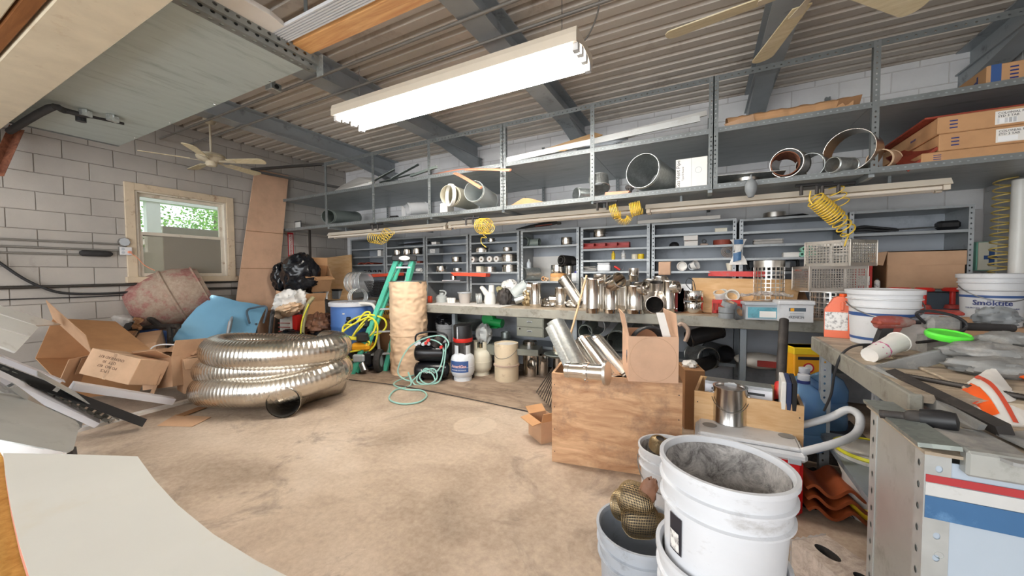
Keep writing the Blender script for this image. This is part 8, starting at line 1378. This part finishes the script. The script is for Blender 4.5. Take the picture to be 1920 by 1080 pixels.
p0, p1 = gd(1630, 666, 1.72), gd(1680, 643, 1.78); t = T('paper_cup', 'white paper cup lying on its side on the bench', 'cup', m=AX(p0, p1)); L = (p1-p0).length*1.1; MB().lathe([(0, .006), (.032, .006), (.032, 0), (.034, 0), (.046, L-.004), (.049, L-.004), (.049, L), (.044, L), (.03, .01), (0, .01)], 32).build('cup', 'paper', t)
for k in range(3): MB().lathe([(.0335+.012*k/L*.06, .02+.03*k), (.0345+.004*k, .026+.03*k), (.034+.004*k, .028+.03*k)], 8).build('print_mark', 'pink_print', t)
# grinder
q = gd(1800, 612, 1.85); t = T('angle_grinder', 'grey angle grinder with an orange disc guard on the side bench', 'power tool', m=Matrix.Translation(q) @ Matrix.Rotation(.1, 4, 'Z')); MB().cyl((-.0, 0, .0), (.2, .02, -.002), .02, .018, n=18).build('handle', 'rubber', t); MB().lathe([(.024, 0), (.034, .004), (.03, .012), (.02, .016)], 20, TR((-.004, 0, 0), 0, 90)).build('hand_guard', 'black', t); MB().rbox(-.13, -.0, -.035, .035, -.03, .045, .02).build('gear_head', 'dusty_iron', t); MB().lathe([(0, -.012), (.06, -.012), (.068, 0), (.06, .012), (0, .014)], 28, TR((-.06, -.01, -.04), 14)).build('disc_guard', 'orange', t); MB().sweep(spline([(-.13, 0, .01), (-.17, -.01, .06), (-.12, -.02, .075), (-.03, -.03, .05), (.0, -.04, .0), (-.1, -.06, -.06), (-.2, -.08, -.08)], 6), .007, 8).build('cord', 'cable', t); MB().box(-.14, -.02, -.04, .04, ZT-q.z+.001, -.05).build('rest', 'dusty_iron', t, ang=0)
q = gd(1776, 636, 1.62); t = T('lime_lid', 'bright lime green plastic lid lying on the bench clutter', 'lid', m=Matrix.Translation(q) @ TR(rx=8, ry=4)); MB().lathe([(0, 0), (.062, 0), (.07, .008), (.072, .022), (.066, .03), (.06, .024), (0, .022)], 36).build('lid', 'lime', t)
# red clamps with dark bins under the wide shelf, steel rings
for x_, lab in ((1686, 'red cast clamp hanging left under the wide shelf'), (1732, 'red cast clamp hanging in the middle under the wide shelf'), (1786, 'red cast clamp hanging right under the wide shelf')):
    q = gd(x_, 556, 3.1); t = T('red_clamp', lab, 'clamp', q); MB().cyl((0, 0, -.09), (0, 0, .05), .018, n=12).build('stem', 'red', t); MB().lathe([(0, .04), (.06, .045), (.065, .06), (.05, .075), (0, .078)], 20, sx=1.3 if x_ < 1700 else 1).build('head', 'red', t); MB().lathe([(0, -.1), (.05, -.1), (.04, -.07), (0, -.06)], 16).build('foot', 'red_dull', t)
tag(MB().box(gy(1670, 560, 4.5).x, 2.2, 4.5, 4.9, ZT+.002, SH[8][1]-.03).build('dark_bins', 'slate', None, ang=0), 'dark blue grey bin standing under the wide shelf', 'bin'); q = gd(1640, 566, 3.0); collar('shiny steel ring stack behind the large white bucket', V((q.x, q.y, q.z-.08)), .11, .12, 'steel'); MB().cyl((0, 0, ZT+.001-q.z+.08), (0, 0, -.001), .1, n=24).build('ring_stand', 'steel_soft', COL.objects[-3] if COL.objects[-3].name.startswith('pipe_collar') else None); 
# ---- striped steel cabinet nearest the camera
X0, Y0_, Y1_ = .53, 1.36, 1.71; zc_ = .87
cb_ = T('steel_cabinet', 'grey steel cabinet with red, white and blue stripes, nearest the camera', 'cabinet', (X0, Y0_, 0)); MB().box(0, .004, .03, Y1_-Y0_, 0, zc_).build('side_panel', 'cab_metal', cb_, ang=0); MB().box(.004, .8, 0, .004, 0, zc_-.02).build('front_panel', 'cab_paint', cb_, ang=0); MB().box(.004, .8, Y1_-Y0_-.004, Y1_-Y0_, 0, zc_).build('rear_panel', 'cab_metal', cb_, ang=0)
for y_, sg in ((-.003, 1), (Y1_-Y0_+.003, -1)): angle_iron(MB(), zc_+.0, .05, .004).build('corner_post', 'slot_cab', cb_, Matrix.Translation(V((-.003, y_, 0))) @ Matrix.Diagonal((1, sg, 1, 1)), ang=0)
for z0, z1, mt_ in ((.792, .812, 'red_stripe'), (.757, .79, 'stripe_white'), (.695, .755, 'blue_stripe')): MB().box(.0, .8, -.0045, -.003, z0, z1).build('stripe', mt_, cb_, ang=0)
MB().box(-.01, .8, -.02, Y1_-Y0_+.02, zc_, zc_+.008).build('top', 'bench_top', cb_, ang=0); MB().rbox(.06, .8, -.035, .0, zc_-.035, zc_+.03, .006).build('top_lip', 'cab_metal', cb_); MB().slab([(-.015, -.0, zc_+.01), (.055, -.03, zc_+.025), (.055, Y1_-Y0_, zc_+.02), (-.015, Y1_-Y0_+.03, zc_+.01)][::-1], .012).build('worn_edge', 'galv_dull', cb_, ang=0)
for k in range(4): MB().lathe([(0, -.006), (.008, -.004), (.009, 0)], 12, TR((.03, -.004, .12+.16*k), 90)).build('rivet', 'galv', cb_)
zt_ = zc_+.012
def bar(name, lab, cat, pts, prof, mat, roll=0): 
    P_ = [gd(*p_) for p_ in pts]; L = (P_[1]-P_[0]).length; return tag(MB().prism(prof, L).build(name, mat, None, AX(P_[0], P_[1]) @ TR(rz=roll), ang=0), lab, cat)
def dbar(lab, P_, x0, d0, x1, d1, th=.014): return tag(MB().slab([gd(x_, y_, d0+(d1-d0)*(x_-x0)/(x1-x0)) for x_, y_ in P_][::-1], th).build('steel_bar', 'dusty_iron', None, ang=0), lab, 'bar')
dbar('flat dusty steel bar slanting from the bench corner to the front', [(1622, 684), (1640, 686), (1740, 742), (1838, 796), (1832, 806), (1780, 797), (1700, 745), (1626, 700)], 1622, 1.62, 1838, 1.02); dbar('wide dusty steel bar reaching right below the lime lid', [(1642, 686), (1740, 660), (1826, 644), (1860, 640), (1864, 656), (1780, 676), (1706, 698), (1668, 700)], 1642, 1.62, 1864, 1.5)
bar('black_pipe', 'dark square tube lying below the threaded rod', 'tube', ((1672, 700, 1.5), (1885, 808, 1.02)), rect(.032, .032), 'dark_iron', 20)
p0, p1 = gd(1672, 700, 1.5), gd(1960, 752, 1.15); t = T('threaded_rod', 'grey threaded rod crossing the orange and white bag', 'rod', m=AX(p0, p1)); L = (p1-p0).length; MB().lathe([(.009+(.0012 if i % 2 else 0), .004*i) for i in range(90)]+[(.0095, .36), (.0095, L), (0, L)], 14).build('rod', 'iron', t)
qa = [gd(1785, 735, 1.32), gd(1862, 685, 1.4), gd(1960, 715, 1.3), gd(1955, 800, 1.1), gd(1850, 795, 1.12)]; o_ = qa[0]; t = T('mix_sack', 'orange and white printed paper sack lying on the cabinet', 'sack', o_)
def qs(u, v_): a2 = qa[0]*(1-u)+qa[4]*u; b2 = qa[1]*(1-u)+qa[3]*u; return a2*(1-v_)+b2*v_-o_
def puff(u, v_, h_=.035): return qs(u, v_)+V((0, 0, h_*math.sin(pi*min(1, max(0, u)))*math.sin(pi*v_)+.004*nz((u*6, v_*6, 1), 2)))
MB().grid(lambda u, v_: puff(u, v_), 16, 16, .02).build('paper', 'paper', t); MB().grid(lambda u, v_: puff(.12+.75*u, .1+.24*v_)+V((0, 0, .003)), 12, 6).build('orange_band', 'orange_bright', t); MB().grid(lambda u, v_: puff(.02+.96*u, .5+.1*v_)+V((0, 0, .003)), 12, 4).build('orange_band', 'orange_red', t)
text('INSUL', .04, 'orange_red', t, Matrix.Translation(puff(.45, .06)+V((-.02, 0, .012))) @ TR(rx=25, rz=-58))
t = T('socket_wrench', 'black impact socket wrench lying on the cabinet corner', 'wrench', m=AX(gd(1650, 776, 1.18), gd(1735, 785, 1.1))); MB().lathe([(0, 0), (.013, 0), (.013, .055), (.018, .06), (.022, .07), (.022, .09), (0, .09)], 18).build('socket', 'dark_iron', t); MB().lathe([(0, .09), (.027, .09), (.03, .13), (.024, .16), (0, .165)], 18).build('head', 'black', t)
for k, (P_, lab) in enumerate((([(1726, 806), (1775, 800), (1840, 808), (1900, 838), (1960, 880), (1900, 868), (1830, 842), (1770, 824)], 'flat dusty grey blade plate on the cabinet front'), ([(1868, 812), (1960, 805), (1960, 850), (1925, 838)], 'second dusty blade plate at the right picture edge'))):
    pts = [gz(x_, y_, zc_+.025) for x_, y_ in P_]; tag(MB().prism([(q_.x, q_.y) for q_ in pts][::-1], .008).build('blade_plate', 'dusty_iron', None, V((0, 0, zc_+.018)), ang=0), lab, 'plate')
for k, (x_, y_, d_, sx_) in enumerate(((1850, 660, 1.5, .12), (1900, 640, 1.55, .1), (1880, 690, 1.42, .14))): tag(blob('tool_casting', 'dusty_iron', None, sx_, .07, .035, .18, 1.6, 101+k, 36, m=Matrix.Translation(gd(x_, y_, d_))), ('dusty cast tool lump right of the lime lid', 'dusty cast tool lump behind the others at the right edge', 'dusty cast tool lump above the orange sack')[k], 'casting')
tag(MB().rbox(-.05, .05, -.015, .015, -.01, .01, .004).build('utility_knife', 'orange_bright', None, Matrix.Translation(gd(1900, 698, 1.38)) @ TR(rz=-50, ry=12)), 'small orange utility knife at the right picture edge', 'knife')
q = gd(1780, 640, 1.75); tag(MB().rbox(-.5, .5, -.5, .18, 0, .012, .004).build('dust_board', 'bench_top', None, V((q.x+.28, q.y-.12, ZT+.001))), 'dusty board under the clutter at the right end of the bench', 'board')
tag(blob('grey_glove', 'grey_plastic', None, .07, .05, .05, .25, 1.8, 111, 36, m=Matrix.Translation(gd(1868, 596, 2.0))), 'grey work glove bunched beside the grinder handle', 'glove')
